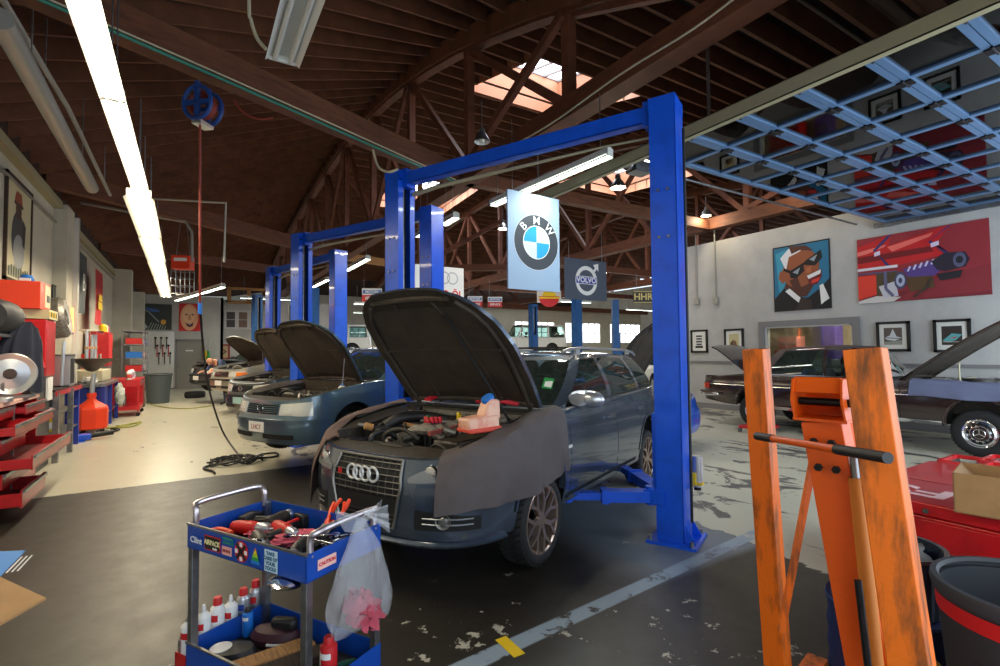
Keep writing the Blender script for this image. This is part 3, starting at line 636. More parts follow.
def car(name, label, cat, loc, rz, c):
    t = thing(name, label, cat, loc, R(rz)); B = Body(c); o = B.o; P = c['paint']; ar, zc = c['arch'], c['wr']+c.get('droop', 0)*-1
    xr = c['xr']; zw = c['wr']-c.get('droop', 0)              # wheel centre in body space
    b = MB(); sts = []
    sF0, sF1 = o.sx(ar+.12), o.sx(-ar-.12)
    base = [o.L*i/110 for i in range(111)]
    arches = [(0, 'f'), (xr, 'r')]
    zb = lambda x: interp(c['zb'], x); zt = lambda x: interp(c['zt'], x)
    for s in base:
        x = o.at(s)[0].x; side = o.at(s)[0].y > o.W*.75
        if side and any(abs(x-xa) <= ar+.01 for xa, _ in arches): continue
        sts.append((s, zb(x)))
    za = c.get('za', .34)
    for xa, _ in arches:
        K = 16
        for i in range(K+1):
            th = pi*i/K; x = xa+ar*cos(th); s = o.sx(x); zl = za+ar*sin(th)
            if i == 0: sts.append((s-1e-4, zb(x)))
            sts.append((s, zl))
            if i == K: sts.append((s+1e-4, zb(x)))
    sts.sort()
    NZ = 9
    for sd in (1, -1):
        rows = []
        for s, zl in sts:
            x = o.at(s)[0].x; h = zt(x); rows.append([B.pt(s, lerp(zl, h, (j/NZ)**.9), sd) for j in range(NZ+1)])
        b.grid(rows, P)
        rows = []                                            # rolled top edge inwards
        for s, zl in sts:
            x = o.at(s)[0].x; p = V(B.pt(s, zt(x), sd)); _, n = B.nrm(s); q = V((p.x-n.x*.03, p.y-sd*n.y*.03, p.z+.008)); rows.append([tuple(p), (p.x-n.x*.012, p.y-sd*n.y*.012, p.z+.006), tuple(q)])
        b.grid(rows, P)
        for xa, _ in arches:                                 # arch lips
            r1 = []; r2 = []; r3 = []
            for i in range(17):
                th = pi*i/16; s = o.sx(xa+ar*cos(th)); p = V(B.pt(s, za+ar*sin(th), sd)); q = V(B.pt(s, za+(ar+.03)*sin(th)+.0, sd, .006))
                r1.append(tuple(p)); r2.append((p.x, p.y-sd*.05, p.z)); r3.append((xa+(ar+.03)*cos(th), q.y+0, za+(ar+.03)*sin(th)))
            b.grid([r3, [(u[0], u[1]+sd*.006, u[2]) for u in r1], r2], P)
    # decks
    def deck(x0, x1, n=8, crown=.02, m=P, bb=None):
        rows = []
        for i in range(n+1):
            x = lerp(x0, x1, i/n); s = o.sx(x); x2, y, z = B.pt(s, zt(x)); y -= .025
            rows.append([(x, y*(2*j/10-1), z+.008+crown*(1-(2*j/10-1)**2)) for j in range(11)])
        (bb or b).grid(rows, m)
    bay = c.get('bay')                                       # (x rear, x front, half-width)
    if bay:
        xb0, xb1, yb = bay
        for sd in (1, -1):
            rows = []
            for s, zl in sts:
                x = o.at(s)[0].x
                if x < xb0-.0: continue
                p = B.pt(s, zt(x), sd); _, n = B.nrm(s); p = (p[0]-n.x*.03, p[1]-sd*n.y*.03, p[2]+.008); xi = min(x, xb1); yi = yb if x < xb1 else min(yb, abs(p[1]))
                if x < xb1 or abs(p[1]) > yb: rows.append([p, (xi, sd*yb, zt(xi)-.03), (xi, sd*yb, zt(xi)-.12)])
                else: rows.append([p, (xb1, p[1], zt(xb1)-.03), (xb1, p[1], zt(xb1)-.12)])
            b.grid(rows, c.get('shelf', P))
        b.grid([[(xb0, y*B.pt(o.sx(xb0), .9)[1], zt(xb0)-.02) for y in (-.96, -.5, 0, .5, .96)], [(xb0-.12, y*B.pt(o.sx(xb0), .9)[1], zt(xb0)+.01) for y in (-.96, -.5, 0, .5, .96)]], 'black_plastic')
    else: deck(c['wsx']-.05, c['outline'][0][0]-.03, 14, .05)
    if c.get('trunk'): deck(c['trunk'][0], c['trunk'][1], 8, .03)
    body = b.build('body', t, smooth=38)
    if bay:
        b = MB(); zf = c.get('bayz', .5)
        b.box(xb0-.02, xb0, -yb-.1, yb+.1, zf, zt(xb0)+.0, 'engine_black'); b.box(xb1, xb1+.02, -yb, yb, zf, zt(xb1)-.1, 'engine_black')
        b.box(xb0, xb1, -yb-.01, yb+.01, zf-.02, zf, 'matte_black')
        for sd in (1, -1): b.box(xb0, xb1, sd*yb-.01, sd*yb+.01, zf, zt(0)-.1, 'engine_black')
        b.build('engine_bay', t, smooth=0)
    # wheel wells and floor pan
    b = MB(); W = o.W
    for xa, _ in arches:
        for sd in (1, -1):
            rows = []
            for yy_ in (W-.03, W-.38): rows.append([(xa+(ar+.015)*cos(pi*i/16), sd*yy_, za+(ar+.015)*sin(pi*i/16)) for i in range(17)])
            b.grid(rows, 'matte_black'); b.poly([(xa+(ar+.015)*cos(pi*i/16), sd*(W-.38), za+(ar+.015)*sin(pi*i/16)) for i in range(17)], 'matte_black')
    zs = c['zb'][len(c['zb'])//2][1]
    b.box(xr-.4, .35, -W+.39, W-.39, zs, zs+.12, 'matte_black'); b.box(xr+ar+.03, -ar-.03, -W+.05, W-.05, zs+.02, zs+.1, 'matte_black'); b.box(c['outline'][-1][0]+.15, xr-.38, -W+.39, W-.39, zs+.05, zs+.15, 'matte_black'); b.box(.3, c['outline'][0][0]-.12, -W+.39, W-.39, zs+.03, zs+.1, 'matte_black')
    b.build('underbody', t, smooth=0)
    # greenhouse
    N = c['nodes']                                           # (xb, yb, xt, yt, kind of the strip after it)
    zr = lambda x: interp(c['zr'], x); bul = c.get('bulge', .035)
    def gp(k, f, v, sd):
        a, d = N[k], N[k+1]; xb_, yb_, xt_, yt_ = (lerp(a[i], d[i], f) for i in range(4))
        zb_ = zt(xb_)+c.get('beltup', .0); x = lerp(xb_, xt_, v); y = lerp(yb_, yt_, v); z = lerp(zb_, zr(xt_), v); q = bul*4*v*(1-v)
        ang = atan2(yb_, xb_-(N[0][0]+N[-1][0])/2); endf = 1 if abs(yb_) < .72*max(n[1] for n in N) else 0
        z += q*.6 if endf else 0; y += 0 if endf else q; return (x, sd*y, z)
    fr = MB(); nv = 8; glass = []
    gl = c.get('glassv', (.05, .90))
    for k in range(len(N)-1):
        kind = N[k][4]; nf_ = 5 if kind != 'p' else 2
        for sd in (1, -1):
            if kind == 'p': fr.grid([[gp(k, i/nf_, j/nv, sd) for j in range(nv+1)] for i in range(nf_+1)], c.get('roofmat', P) if N[k][0] < c.get('vinylx', -99) or c.get('vinyl') else P)
            else:
                for v0, v1 in ((0, gl[0]), (gl[1], 1)): fr.grid([[gp(k, i/nf_, lerp(v0, v1, j/2), sd) for j in range(3)] for i in range(nf_+1)], 'black_plastic' if kind in 'wr' or not c.get('roofmat') and v0 == 0 else (c.get('roofmat', P) if v0 else P))
        if kind != 'p':
            if kind in 'wr': glass.append((kind, [[gp(k, i/nf_, lerp(gl[0], gl[1], j/6), sd) for j in range(7)] for sd in (1, -1) for i in range(nf_+1)], k))
            else:
                if kind == 'o': continue
                for sd in (1, -1): glass.append((kind, [[gp(k, i/nf_, lerp(gl[0], gl[1], j/6), sd) for j in range(7)] for i in range(nf_+1)], k))
    rows = []
    for k in range(len(N)):
        xt_, yt_ = N[k][2], N[k][3]
        if k in (0, len(N)-1): yt_ = 0
        rows.append([(xt_, yt_*(2*j/12-1), zr(xt_)+c.get('crown', .045)*(1-(2*j/12-1)**2)*min(1, yt_*2)) for j in range(13)])
    if yt_ == 0: pass
    fr.grid(rows, c.get('roofmat', P))
    # shelf between body rim and greenhouse
    for sd in (1, -1):
        r1 = []
        for k in range(len(N)-1):
            for f in (0, .5):
                xb_ = lerp(N[k][0], N[k+1][0], f); yb_ = lerp(N[k][1], N[k+1][1], f); q = B.pt(o.sx(xb_), zt(xb_), sd); r1.append([(q[0], q[1]-sd*.028, q[2]+.008), (xb_, sd*yb_, zt(xb_)+.004)])
        fr.grid(r1, P)
    fr.build('roof', t, smooth=38)
    ws = [g for g in glass if g[0] == 'w']; rg = [g for g in glass if g[0] == 'r']
    for nm, L_ in (('windshield', ws), ('rear_window', rg)):
        if L_:
            b = MB()
            for _, rows, _ in L_: h = len(rows)//2; b.grid(rows[:h], 'car_glass'); b.grid(rows[h:], 'car_glass')
            b.build(nm, t)
    for kind, rows, k in glass:
        if kind == 's': b = MB(); b.grid(rows, 'car_glass'); b.build('side_window', t)
    # interior
    zt0 = zt(N[0][0]-.6)
    xa_ = N[0][0]
    b = MB(); b.box(xa_-.45, xa_-.12, -.66, .66, zt0-.35, zt0-.02, 'black_plastic'); b.build('dashboard', t, bev=.04)
    for sx_ in c.get('seats', (xa_-1.25, xa_-2.05)):
        for y in (-.36, .36):
            b = MB(); b.lathe([(0, 0), (.22, .02), (.23, .3), (.2, .5), (.12, .56), (0, .57)], c.get('seatm', 'seat_grey'), o=(sx_, y, zt0-.42), sx=.35, n=14); b.lathe([(0, 0), (.12, .02), (.13, .12), (.08, .18), (0, .19)], c.get('seatm', 'seat_grey'), o=(sx_-.03, y, zt0+.18), sx=.5, n=12); b.build('seat', t)
    b = MB(); cx, cy, cz = xa_-.55, .36, zt0-.02; b.tube([(cx+.07*sin(2*pi*i/20), cy+.18*cos(2*pi*i/20), cz+.16*sin(2*pi*i/20)) for i in range(21)], .014, 'black_plastic', 6); b.bar((cx, cy-.17, cz), (cx, cy+.17, cz), .03, .02, 'black_plastic'); b.build('steering_wheel', t)
    # wheels
    tw = o.W-c.get('tin', .015)-c['tw']/2
    for xa, _ in arches:
        for sd in (1, -1): wheel(t, xa, sd*tw, sd, c['wr'], c['rr'], c['tw'], c['rim'], zw, steer=(c.get('steer', 0) if xa == 0 else 0))
    # side details
    for sd in (1, -1):
        b = MB()
        for x in c['seams']: B.patch(b, o.sx(x+.004), o.sx(x-.004), zb(x)+.05, zt(x)-.01, 'matte_black', .0015, 1, 6, (sd,))
        B.patch(b, o.sx(-ar-.1), o.sx(xr+ar+.1), zb(-1)+.07, zb(-1)+.078, 'matte_black', .0015, 20, 1, (sd,)); b.build('door_seam', t)
        for x in c['handles']:
            q = B.pt(o.sx(x), c['hz'], sd); b = MB(); b.box(q[0]-.09, q[0]+.09, q[1]-.004, q[1]+.03*sd if sd > 0 else q[1]+.004, c['hz']-.012, c['hz']+.016, c.get('handlem', P)) if sd > 0 else b.box(q[0]-.09, q[0]+.09, q[1]-.03, q[1]+.004, c['hz']-.012, c['hz']+.016, c.get('handlem', P)); b.build('door_handle', t, bev=.006)
        if c.get('mirror'):
            mx_, mz = c['mirror']; q = B.pt(o.sx(mx_), zt(mx_), sd); b = MB()
            b.lathe([(0, 0), (.055, .01), (.075, .06), (.075, .13), (.06, .16)], c.get('mirm', P), o=(mx_, q[1]+sd*.02, mz), mx=Matrix.Rotation(-pi/2*1, 4, 'Y') @ Matrix.Diagonal((1.0, 1.7, 1, 1)), n=16)
            b.ball((mx_-.07, q[1]+sd*.10, mz), (.07, .125, .075), c.get('mirm', P), 16, 10)
            b.bar((mx_-.06, q[1]-sd*.06, mz-.04), (mx_-.06, q[1]+sd*.04, mz-.03), .05, .03, 'black_plastic'); m_ = b.build('side_mirror', t)
    return t, B
def hood(t, c, xh, zh, L, prof, ang, m='hood_under', top=None, ribs=True, prod=None):
    """opened bonnet: hinge at x=xh, z=zh; prof = (distance from the hinge, half-width)"""
    P = top or c['paint']; ca, sa = cos(ang), sin(ang)
    def pt(d, u, w): # u in -1..1 of half-width, w above the underside
        hw = interp(prof, d); drop = .10*(d/L)**3+.03*u*u*0; lx, lz = d, -drop-.045*u*u+w
        return (xh+lx*ca-lz*sa, u*hw, zh+lx*sa+lz*ca)
    ds = sorted({L*(1-(1-i/18)**1.6) for i in range(19)}); us = [j/7-1 for j in range(15)]
    b = MB(); A = [[pt(d, u, .028) for u in us] for d in ds]; Bq = [[pt(d, u*.985, 0) for u in us] for d in ds]
    b.grid(A, P); b.grid(Bq, m); ring = lambda g: g[0]+[r[-1] for r in g[1:]]+g[-1][::-1][1:]+[r[0] for r in g[::-1][1:-1]]
    b.grid([ring(A), ring(Bq)], P, closed=True); h = b.build('hood', t, smooth=45)
    b = MB()
    B2 = lambda d, u, w=-.012: pt(d, u, w)
    for u in (-.88, .88): b.tube([B2(L*k/10, u*(.97 if k < 9 else .93)) for k in range(0, 10)], .02, m, 6)
    b.tube([B2(L*.93, -.8+.16*k) for k in range(11)], .022, m, 6); b.tube([B2(L*.03, -.9+.18*k) for k in range(11)], .02, m, 6)
    if ribs:
        for u in (-.45, .45): b.tube([B2(L*k/10, u*(1.1-.35*k/10)) for k in range(0, 10)], .015, m, 6)
        b.tube([B2(L*.5, -.86+.172*k) for k in range(11)], .014, m, 6)
    b.build('hood_frame', h)
    b = MB(); b.grid([[pt(L*(.1+.76*i/8), u*.8, -.016-(.006 if 0 < i < 8 and abs(u) < .95 else 0)) for u in us] for i in range(9)], m); b.build('insulation_pad', h)
    if prod: b = MB(); q = pt(*prod[1]); b.tube([prod[0], q], prod[3] if len(prod) > 3 else .0065, 'dark_metal' if len(prod) < 3 else prod[2], 6); b.build('prop_rod', t)
    return h
def ring(b, c, r, th, m, nrm='x', n=28, k=6): b.tube([(c[0], c[1]+r*cos(2*pi*i/n), c[2]+r*sin(2*pi*i/n)) for i in range(n+1)], th, m, k, cap=False)
# ---------------------------------------------------------------- the dark grey estate car in front
mat('dark_chrome', (130, 128, 124), .35, .8); mat('badge_silver', (228, 230, 232), .3, .35)
AU = dict(paint='audi_paint', xr=-2.65, arch=.355, za=.33, wr=.322, rr=.245, tw=.225, rim='mesh', droop=.14, wsx=-.35,
 outline=[(.93, 0), (.925, .22), (.895, .45), (.80, .66), (.62, .80), (.40, .862), (.1, .882), (-.6, .886), (-1.6, .888), (-2.5, .886), (-3.0, .865), (-3.38, .79), (-3.58, .62), (-3.65, .3), (-3.66, 0)],
 zt=[(-3.7, 1.0), (-3.2, 1.0), (-2.6, .985), (-1.5, .965), (-.5, .945), (0, .905), (.4, .84), (.7, .765), (.86, .715), (.94, .70)],
 zb=[(-3.7, .30), (-3.3, .26), (-1.5, .20), (.4, .2), (.94, .17)],
 prof=[(.15, .07), (.25, .03), (.4, .008), (.55, 0), (.68, .004), (.74, .012), (.85, .02), (1.0, .06)],
 proff=[(.15, .05), (.22, .0), (.3, .012), (.5, 0), (.6, .015), (.72, .07), (1, .2)],
 nodes=[(-.33, 0, -1.14, 0, 'w'), (-.37, .40, -1.17, .34, 'w'), (-.50, .68, -1.26, .50, 'p'), (-.60, .755, -1.36, .555, 's'), (-1.54, .79, -1.60, .575, 'p'), (-1.64, .79, -1.69, .575, 's'), (-2.52, .785, -2.42, .57, 'p'), (-2.60, .783, -2.50, .568, 's'), (-3.18, .76, -2.95, .55, 'p'), (-3.36, .68, -3.12, .5, 'r'), (-3.48, 0, -3.26, 0, 'r')],
 zr=[(-3.3, 1.345), (-2.9, 1.385), (-2.2, 1.41), (-1.5, 1.405), (-1.14, 1.375)], crown=.03,
 bay=(-.22, .66, .60), bayz=.5, seams=(-.46, -1.56, -2.5), handles=(-1.36, -2.3), hz=.80, mirror=(-.66, 1.01), mirm='satin_silver', shelf='engine_black')
AX, AY, ALIFT, ATILT = 1.84, 3.77, .18, -.014
acar, AB = car('estate_car', 'dark grey estate car with raised bonnet, nearest in the bay at the front blue lift', 'car', (AX, AY, ALIFT), 205.5, AU); acar.rotation_euler = (0, ATILT, R(205.5))
o = AB.o; S = lambda y: o.sy(y)
# grille: one tall frame from bonnet edge to the lower lip
b = MB(); gz0, gz1 = .27, .70
edge_ = lambda v: lerp(S(.26), S(.325), min(1, v*1.6)) if v < .6 else lerp(S(.325), S(.30), (v-.6)/.4)
AB.patch(b, 0, edge_, gz0, gz1, 'matte_black', .004, 10, 10); gr = b.build('grille', acar)
b = MB()
for sd in (1, -1):
    def gpnt(u, v, off=.012): return AB.pt(lerp(0, edge_(v), u), lerp(gz0, gz1, v), sd, off)
    b.tube([gpnt(1, v/12) for v in range(13)], .010, 'dark_chrome', 6); b.tube([gpnt(u/8, 1) for u in range(9)], .010, 'dark_chrome', 6); b.tube([gpnt(u/8, 0) for u in range(9)], .008, 'dark_metal', 6)
b.build('grille_frame', gr)
b = MB()
for sd in (1, -1):
    for v in (.50, .59, .68, .77, .86, .94): b.tube([AB.pt(lerp(0, edge_(v), u/8), lerp(gz0, gz1, v), sd, .010) for u in range(9)], .0042, 'dark_chrome', 5)
    for k in range(1, 5): b.tube([AB.pt(lerp(0, edge_(.7), k/5), lerp(gz0, gz1, v), sd, .006) for v in (.46, .7, .97)], .004, 'engine_black', 5)
    for v in (.06, .13, .2): b.tube([AB.pt(lerp(0, edge_(v), u/8), lerp(gz0, gz1, v), sd, .010) for u in range(9)], .005, 'black_plastic', 5)
    AB.patch(b, 0, lambda v: edge_(.35)*.985, .35, .46, 'black_plastic', .012, 8, 3, (sd,))
b.build('grille_bars', gr)
xg = AB.pt(0, .595)[0]+.04
for k in range(4): b = MB(); ring(b, (xg-.006*(k in (0, 3)), (k-1.5)*.066+.0, .60), .046, .008, 'badge_silver'); b.build('badge_ring', gr)
b = MB(); b.box(xg-.005, xg, -.235, -.2, .575, .61, 'red'); sb = b.build('badge', gr, smooth=0); b = MB()
# lamps

for sd in (1, -1):
    b = MB(); zA = lambda u: lerp(.57, .62, u); zB = lambda u: lerp(.60, .735, min(1, u*1.9)**.8)
    AB.patch(b, S(.37), o.sx(.50), zA, zB, 'matte_black', .001, 12, 4, (sd,)); hl = b.build('headlamp', acar)
    b = MB(); AB.patch(b, S(.37), o.sx(.50), zA, zB, 'lens_clear', .010, 12, 5, (sd,), th=.01); b.build('lens', hl)
    q = V(AB.pt(S(.52), .635, sd)); b = MB(); b.lathe([(.0, 0), (.035, .004), (.045, .0), (.05, -.02)], 'chrome', o=(q.x+.004, q.y, q.z), mx=Matrix.Rotation(pi/2, 4, 'Y'), n=18)
    b.build('reflector', hl)
    b = MB(); AB.patch(b, S(.42), o.sx(.66), lambda u: .285, lambda u: lerp(.41, .37, u), 'matte_black', .002, 10, 4, (sd,)); vent = b.build('lower_vent', acar)
    b = MB()
    for z in (.325, .36): b.tube([AB.pt(lerp(S(.42), o.sx(.66), u/8), z, sd, .006) for u in range(1, 8)], .005, 'satin_silver', 5)
    b.build('vent_slat', vent)
    q = V(AB.pt(S(.60), .345, sd)); b = MB(); b.lathe([(0, .012), (.022, .01), (.034, 0), (.05, .004), (.054, -.02)], 'dark_chrome', o=(q.x, q.y, q.z), mx=Matrix.Rotation(R(25)*sd, 4, 'Z') @ Matrix.Rotation(pi/2, 4, 'Y'), n=20); b.build('fog_lamp', vent)
b = MB()
for sd in (1, -1): b.grid([[AB.pt(lerp(0, o.sx(.45), u/14), z, sd, f) for u in range(15)] for z, f in ((.215, .0), (.20, .035), (.185, .035), (.175, 0))], 'audi_paint')
b.build('front_lip', acar)
# lettering sticker, marker, sill, rails
for sd in (1, -1):
    b = MB(); b.tube([(-.95, sd*.575, 1.42), (-1.05, sd*.58, 1.445), (-1.3, sd*.595, 1.462), (-2.7, sd*.585, 1.455), (-3.0, sd*.57, 1.43), (-3.12, sd*.56, 1.395)], .014, 'satin_silver', 8)
    for x in (-1.25, -2.75): b.box(x-.05, x+.05, sd*.585-.012, sd*.585+.012, 1.40, 1.455, 'satin_silver')
    b.build('roof_rail', acar)
    b = MB(); AB.patch(b, o.sx(-.40), o.sx(-.47), .64, .665, 'lamp_white', .004, 2, 2, (sd,)); b.build('side_marker', acar)
    b = MB(); AB.patch(b, o.sx(-.42), o.sx(-2.25), .22, .26, 'audi_paint', .012, 16, 2, (sd,)); b.build('sill_strip', acar)
b = MB(); b.add([(-.70+.0, .50, 1.085), (-.70, .60, 1.075), (-.80, .58, 1.165), (-.80, .48, 1.175)], [(0, 1, 2, 3)], 'green'); b.add([(-.71, .52, 1.1), (-.71, .59, 1.09), (-.79, .575, 1.155), (-.79, .5, 1.16)], [(0, 1, 2, 3)], 'white'); b.v = [(x+.035, y, z+.012) for x, y, z in b.v]; b.build('service_sticker', acar, smooth=0)
# roof bars on top
b = MB(); b.bar((-1.5, -.58, 1.47), (-1.5, .58, 1.47), .06, .02, 'black_plastic'); b.build('roof_bar', acar); b = MB(); b.bar((-2.5, -.58, 1.465), (-2.5, .58, 1.465), .06, .02, 'black_plastic'); b.build('roof_bar', acar)
hp = [(0, .70), (.25, .72), (.65, .72), (.9, .67), (1.08, .57), (1.18, .46), (1.23, .36), (1.25, .33)]
hood(acar, AU, -.32, .985, 1.25, hp, R(49.5), prod=((-.02, .56, .88), (1.0, .42, -.03), 'matte_black', .011))
# under the bonnet
def hose(t, pts, r, m='engine_black', name='hose'):
    b = MB(); b.tube(catmull(pts, 6), r, m, 8); return b.build(name, t)
b = MB()                                                     # inlet manifold with its runners
for k in range(4):
    x = -.02+.10*k; b.tube([(x, -.28, .72), (x, -.12, .795), (x, .04, .80), (x, .16, .74)], [.04, .045, .045, .035], 'engine_alu', 10)
b.tube([(-.1, -.2, .72), (.4, -.2, .72)], .06, 'engine_alu', 12); b.build('intake_manifold', acar)
b = MB(); b.box(-.1, .42, .16, .4, .60, .76, 'engine_black'); b.build('cylinder_head', acar, bev=.02); b = MB(); b.box(-.1, .42, -.45, -.3, .58, .72, 'engine_alu'); b.build('cylinder_head', acar, bev=.02)
b = MB(); b.box(.02, .44, -.56, -.34, .62, .80, 'black_plastic'); b.build('air_box', acar, bev=.02)
b = MB(); b.tube(catmull([(.3, -.45, .80), (.2, -.38, .86), (.02, -.3, .86), (-.12, -.12, .82)], 6), .05, 'black_plastic', 12); b.build('air_pipe', acar)
b = MB(); b.box(-.16, .02, .36, .56, .6, .86, 'black_plastic'); b.build('battery', acar, bev=.01)
b = MB(); b.cyl((-.1, -.46, .7), (-.1, -.46, .9), .08, 'engine_alu', 18); b.cyl((-.1, -.46, .9), (-.1, -.46, .93), .05, 'black', 14); b.build('strut_tower', acar)
b = MB(); b.cyl((-.1, .46, .86), (-.1, .46, .89), .06, 'engine_alu', 18); b.build('strut_cap', acar)
for x, y, z, m in ((-.12, .12, .86, 'yellow'), (-.14, -.02, .88, 'yellow'), (.05, -.2, .86, 'green'), (.12, -.16, .86, 'red')):
    b = MB(); b.cyl((x, y, z-.05), (x, y, z), .022, m, 12); b.cyl((x-.02, y, z), (x+.02, y, z+.012), .012, m, 8); b.build('filler_cap', acar)
rr_ = random.Random(3)
for k in range(15):
    p = V((rr_.uniform(-.15, .5), rr_.uniform(-.5, .5), rr_.uniform(.66, .78))); q = p+V((rr_.uniform(-.2, .25), rr_.uniform(-.3, .3), rr_.uniform(-.05, .05)))
    q.x = min(max(q.x, -.18), .6); q.y = min(max(q.y, -.55), .55)
    hose(acar, [p, (p+q)/2+V((0, 0, rr_.uniform(.02, .09))), q, q-V((0, 0, .12))], rr_.choice((.008, .012, .016, .02)), rr_.choice(('engine_black', 'black_plastic', 'engine_black', 'engine_alu')))
for k in range(9):
    x, y = rr_.uniform(-.1, .5), rr_.uniform(-.5, .5); s_ = rr_.uniform(.02, .045); b = MB(); b.box(x-s_, x+s_, y-s_*1.5, y+s_*1.5, .6, rr_.uniform(.7, .78), rr_.choice(('engine_alu', 'engine_black', 'black_plastic'))); b.build('engine_bracket', acar, bev=.006)
b = MB()                                                     # slam panel and radiator top
b.box(.56, .70, -.58, .58, .70, .735, 'engine_black'); b.box(.50, .56, -.5, .5, .5, .72, 'matte_black'); b.box(.72, .80, -.28, .28, .70, .715, 'black_plastic')
for k in range(7): b.box(.58, .68, -.45+.02*k, -.44+.02*k, .735, .76, 'black_plastic')
b.box(.60, .70, -.1, .12, .735, .75, 'engine_black'); b.build('slam_panel', acar, bev=.008)
for s2 in (1, -1): b = MB(); b.tube([AB.pt(o.sx(x), interp(AU['zt'], x)+.02, s2, -.14) for x in (-.2, 0, .2, .4)], .012, 'black_plastic', 6); b.build('weather_seal', acar)
for k in range(16):
    x, y = rr_.uniform(-.15, .5), rr_.uniform(-.52, .52); b = MB(); p = V((x, y, rr_.uniform(.74, .84)))
    b.cyl(p, p+V((rr_.uniform(-.1, .1), rr_.uniform(-.1, .1), .02)), rr_.uniform(.012, .03), rr_.choice(('engine_alu', 'steel', 'engine_alu', 'wood_light', 'engine_black')), 10); b.build('connector', acar)
b = MB(); b.bar((-.1, .12, .82), (.42, .13, .80), .03, .03, C(150, 70, 60)); b.build('fuel_rail', acar)
b = MB(); b.box(-.28, -.2, -.62, .62, .86, .90, 'engine_alu'); b.build('scuttle_rail', acar)
b = MB(); b.box(-.36, -.22, -.7, .7, .93, .95, 'black_plastic'); b.build('cowl', acar)
for y in (-.1, .45):
    b = MB(); b.tube([(-.36, y, .985), (-.45, y-.28, 1.03), (-.5, y-.5, 1.05)], .009, 'matte_black', 6); b.build('wiper', acar)
A2W = Matrix.Translation((AX, AY, ALIFT)) @ Matrix.Rotation(R(205.5), 4, 'Z') @ Matrix.Rotation(ATILT, 4, 'Y')
# fender cover hung over the near wing
o_au = AB.o
def drape(B, s0, s1, zl0, zl1, inner, m, fold, side, thick=.006, nx=56):
    b = MB(); rows = []
    zt_ = lambda x: interp(B.c['zt'], x)
    for i in range(nx+1):
        u = i/nx; s = lerp(s0, s1, u); x = B.o.at(s)[0].x; row = []; h = zt_(x)
        w = lambda v: fold*(sin(u*23+v*1.5)*.5+sin(u*11+1)*.6+sin(u*41+v*3)*.22)*v
        for j in range(7): yv = lerp(inner, 0, j/6); q = V(B.pt(s, h, side)); nn_ = B.nrm(s)[1]; row.append((q.x-nn_.x*yv, q.y-side*abs(nn_.y)*yv, h+.022+.014*sin(pi*j/6)+.008*sin(u*17+j)+.03*yv))
        for j in range(1, 13):
            v = j/12; z = lerp(h+.012, lerp(zl0, zl1, u)+.012*sin(u*9), v); q = V(B.pt(s, max(z, .2), side, .018+.022*v+w(v))); row.append(tuple((q.x, q.y, z)))
        rows.append(row)
    b.grid(rows, m); b.v += [(p[0], p[1]-side*thick, p[2]-thick) for p in b.v]; n = len(b.v)//2
    b.f += [[i+n for i in f][::-1] for f in b.f]; b.fm += b.fm
    return b
dr = drape(AB, o_au.sy(.57), o_au.sx(-.38), .40, .47, .16, 'fender_cover', .030, 1)
fc = dr.build('fender_cover', None, smooth=60); fc.matrix_world = A2W; tag(fc, 'wide grey-brown fender cover draped over the near wing of the dark grey wagon', 'cover')
dr = drape(AB, o_au.sy(.62), o_au.sx(-.28), .26, .80, .10, 'fender_brown', .026, -1)
fc = dr.build('fender_cover', None, smooth=60); fc.matrix_world = A2W; tag(fc, 'brown fender cover bunched over the far wing of the dark grey wagon', 'cover')
# coolant tank lying on the cover
mat('tank_plastic', (226, 176, 150), .4, noise=((214, 120, 96), 8, .45, .7))
t = thing('coolant_tank', 'pinkish plastic coolant tank with blue cap on the grey-brown fender cover', 'tank', A2W @ V((.44, .60, .865)), R(205.5-20)); t.scale = (.86, .86, .86)
b = MB(); b.add([(-.15, -.09, 0), (.15, -.09, .0), (.15, .09, 0), (-.15, .09, 0), (-.14, -.08, .13), (.16, -.08, .11), (.16, .08, .11), (-.14, .08, .13)], [(0, 3, 2, 1), (4, 5, 6, 7), (0, 1, 5, 4), (1, 2, 6, 5), (2, 3, 7, 6), (3, 0, 4, 7)], 'tank_plastic'); b.build('lower_chamber', t, bev=.02)
b = MB(); b.add([(-.17, -.07, .08), (.0, -.07, .1), (.0, .07, .1), (-.17, .07, .08), (-.17, -.06, .24), (-.07, -.06, .26), (-.07, .06, .26), (-.17, .06, .24)], [(0, 3, 2, 1), (4, 5, 6, 7), (0, 1, 5, 4), (1, 2, 6, 5), (2, 3, 7, 6), (3, 0, 4, 7)], 'tank_plastic'); b.build('upper_chamber', t, bev=.02)
b = MB(); mx = Matrix.Rotation(R(35), 4, 'Y'); b.lathe([(0, .03), (.05, .03), (.056, .022), (.056, 0), (0, 0)], 'blue', o=(-.09, .0, .24), mx=mx, n=22); cp_ = b.build('cap', t)
b = MB(); b.add([(-.155, .1, -.004), (.155, .1, -.004), (.155, -.1, -.004), (-.155, -.1, -.004), (-.155, .1, .035), (.155, .1, .03), (.155, -.1, .03), (-.155, -.1, .035)], [(0, 1, 2, 3), (7, 6, 5, 4), (0, 4, 5, 1), (1, 5, 6, 2), (2, 6, 7, 3), (3, 7, 4, 0)], C(206, 70, 52)); b.build('red_coolant', t, bev=.01)
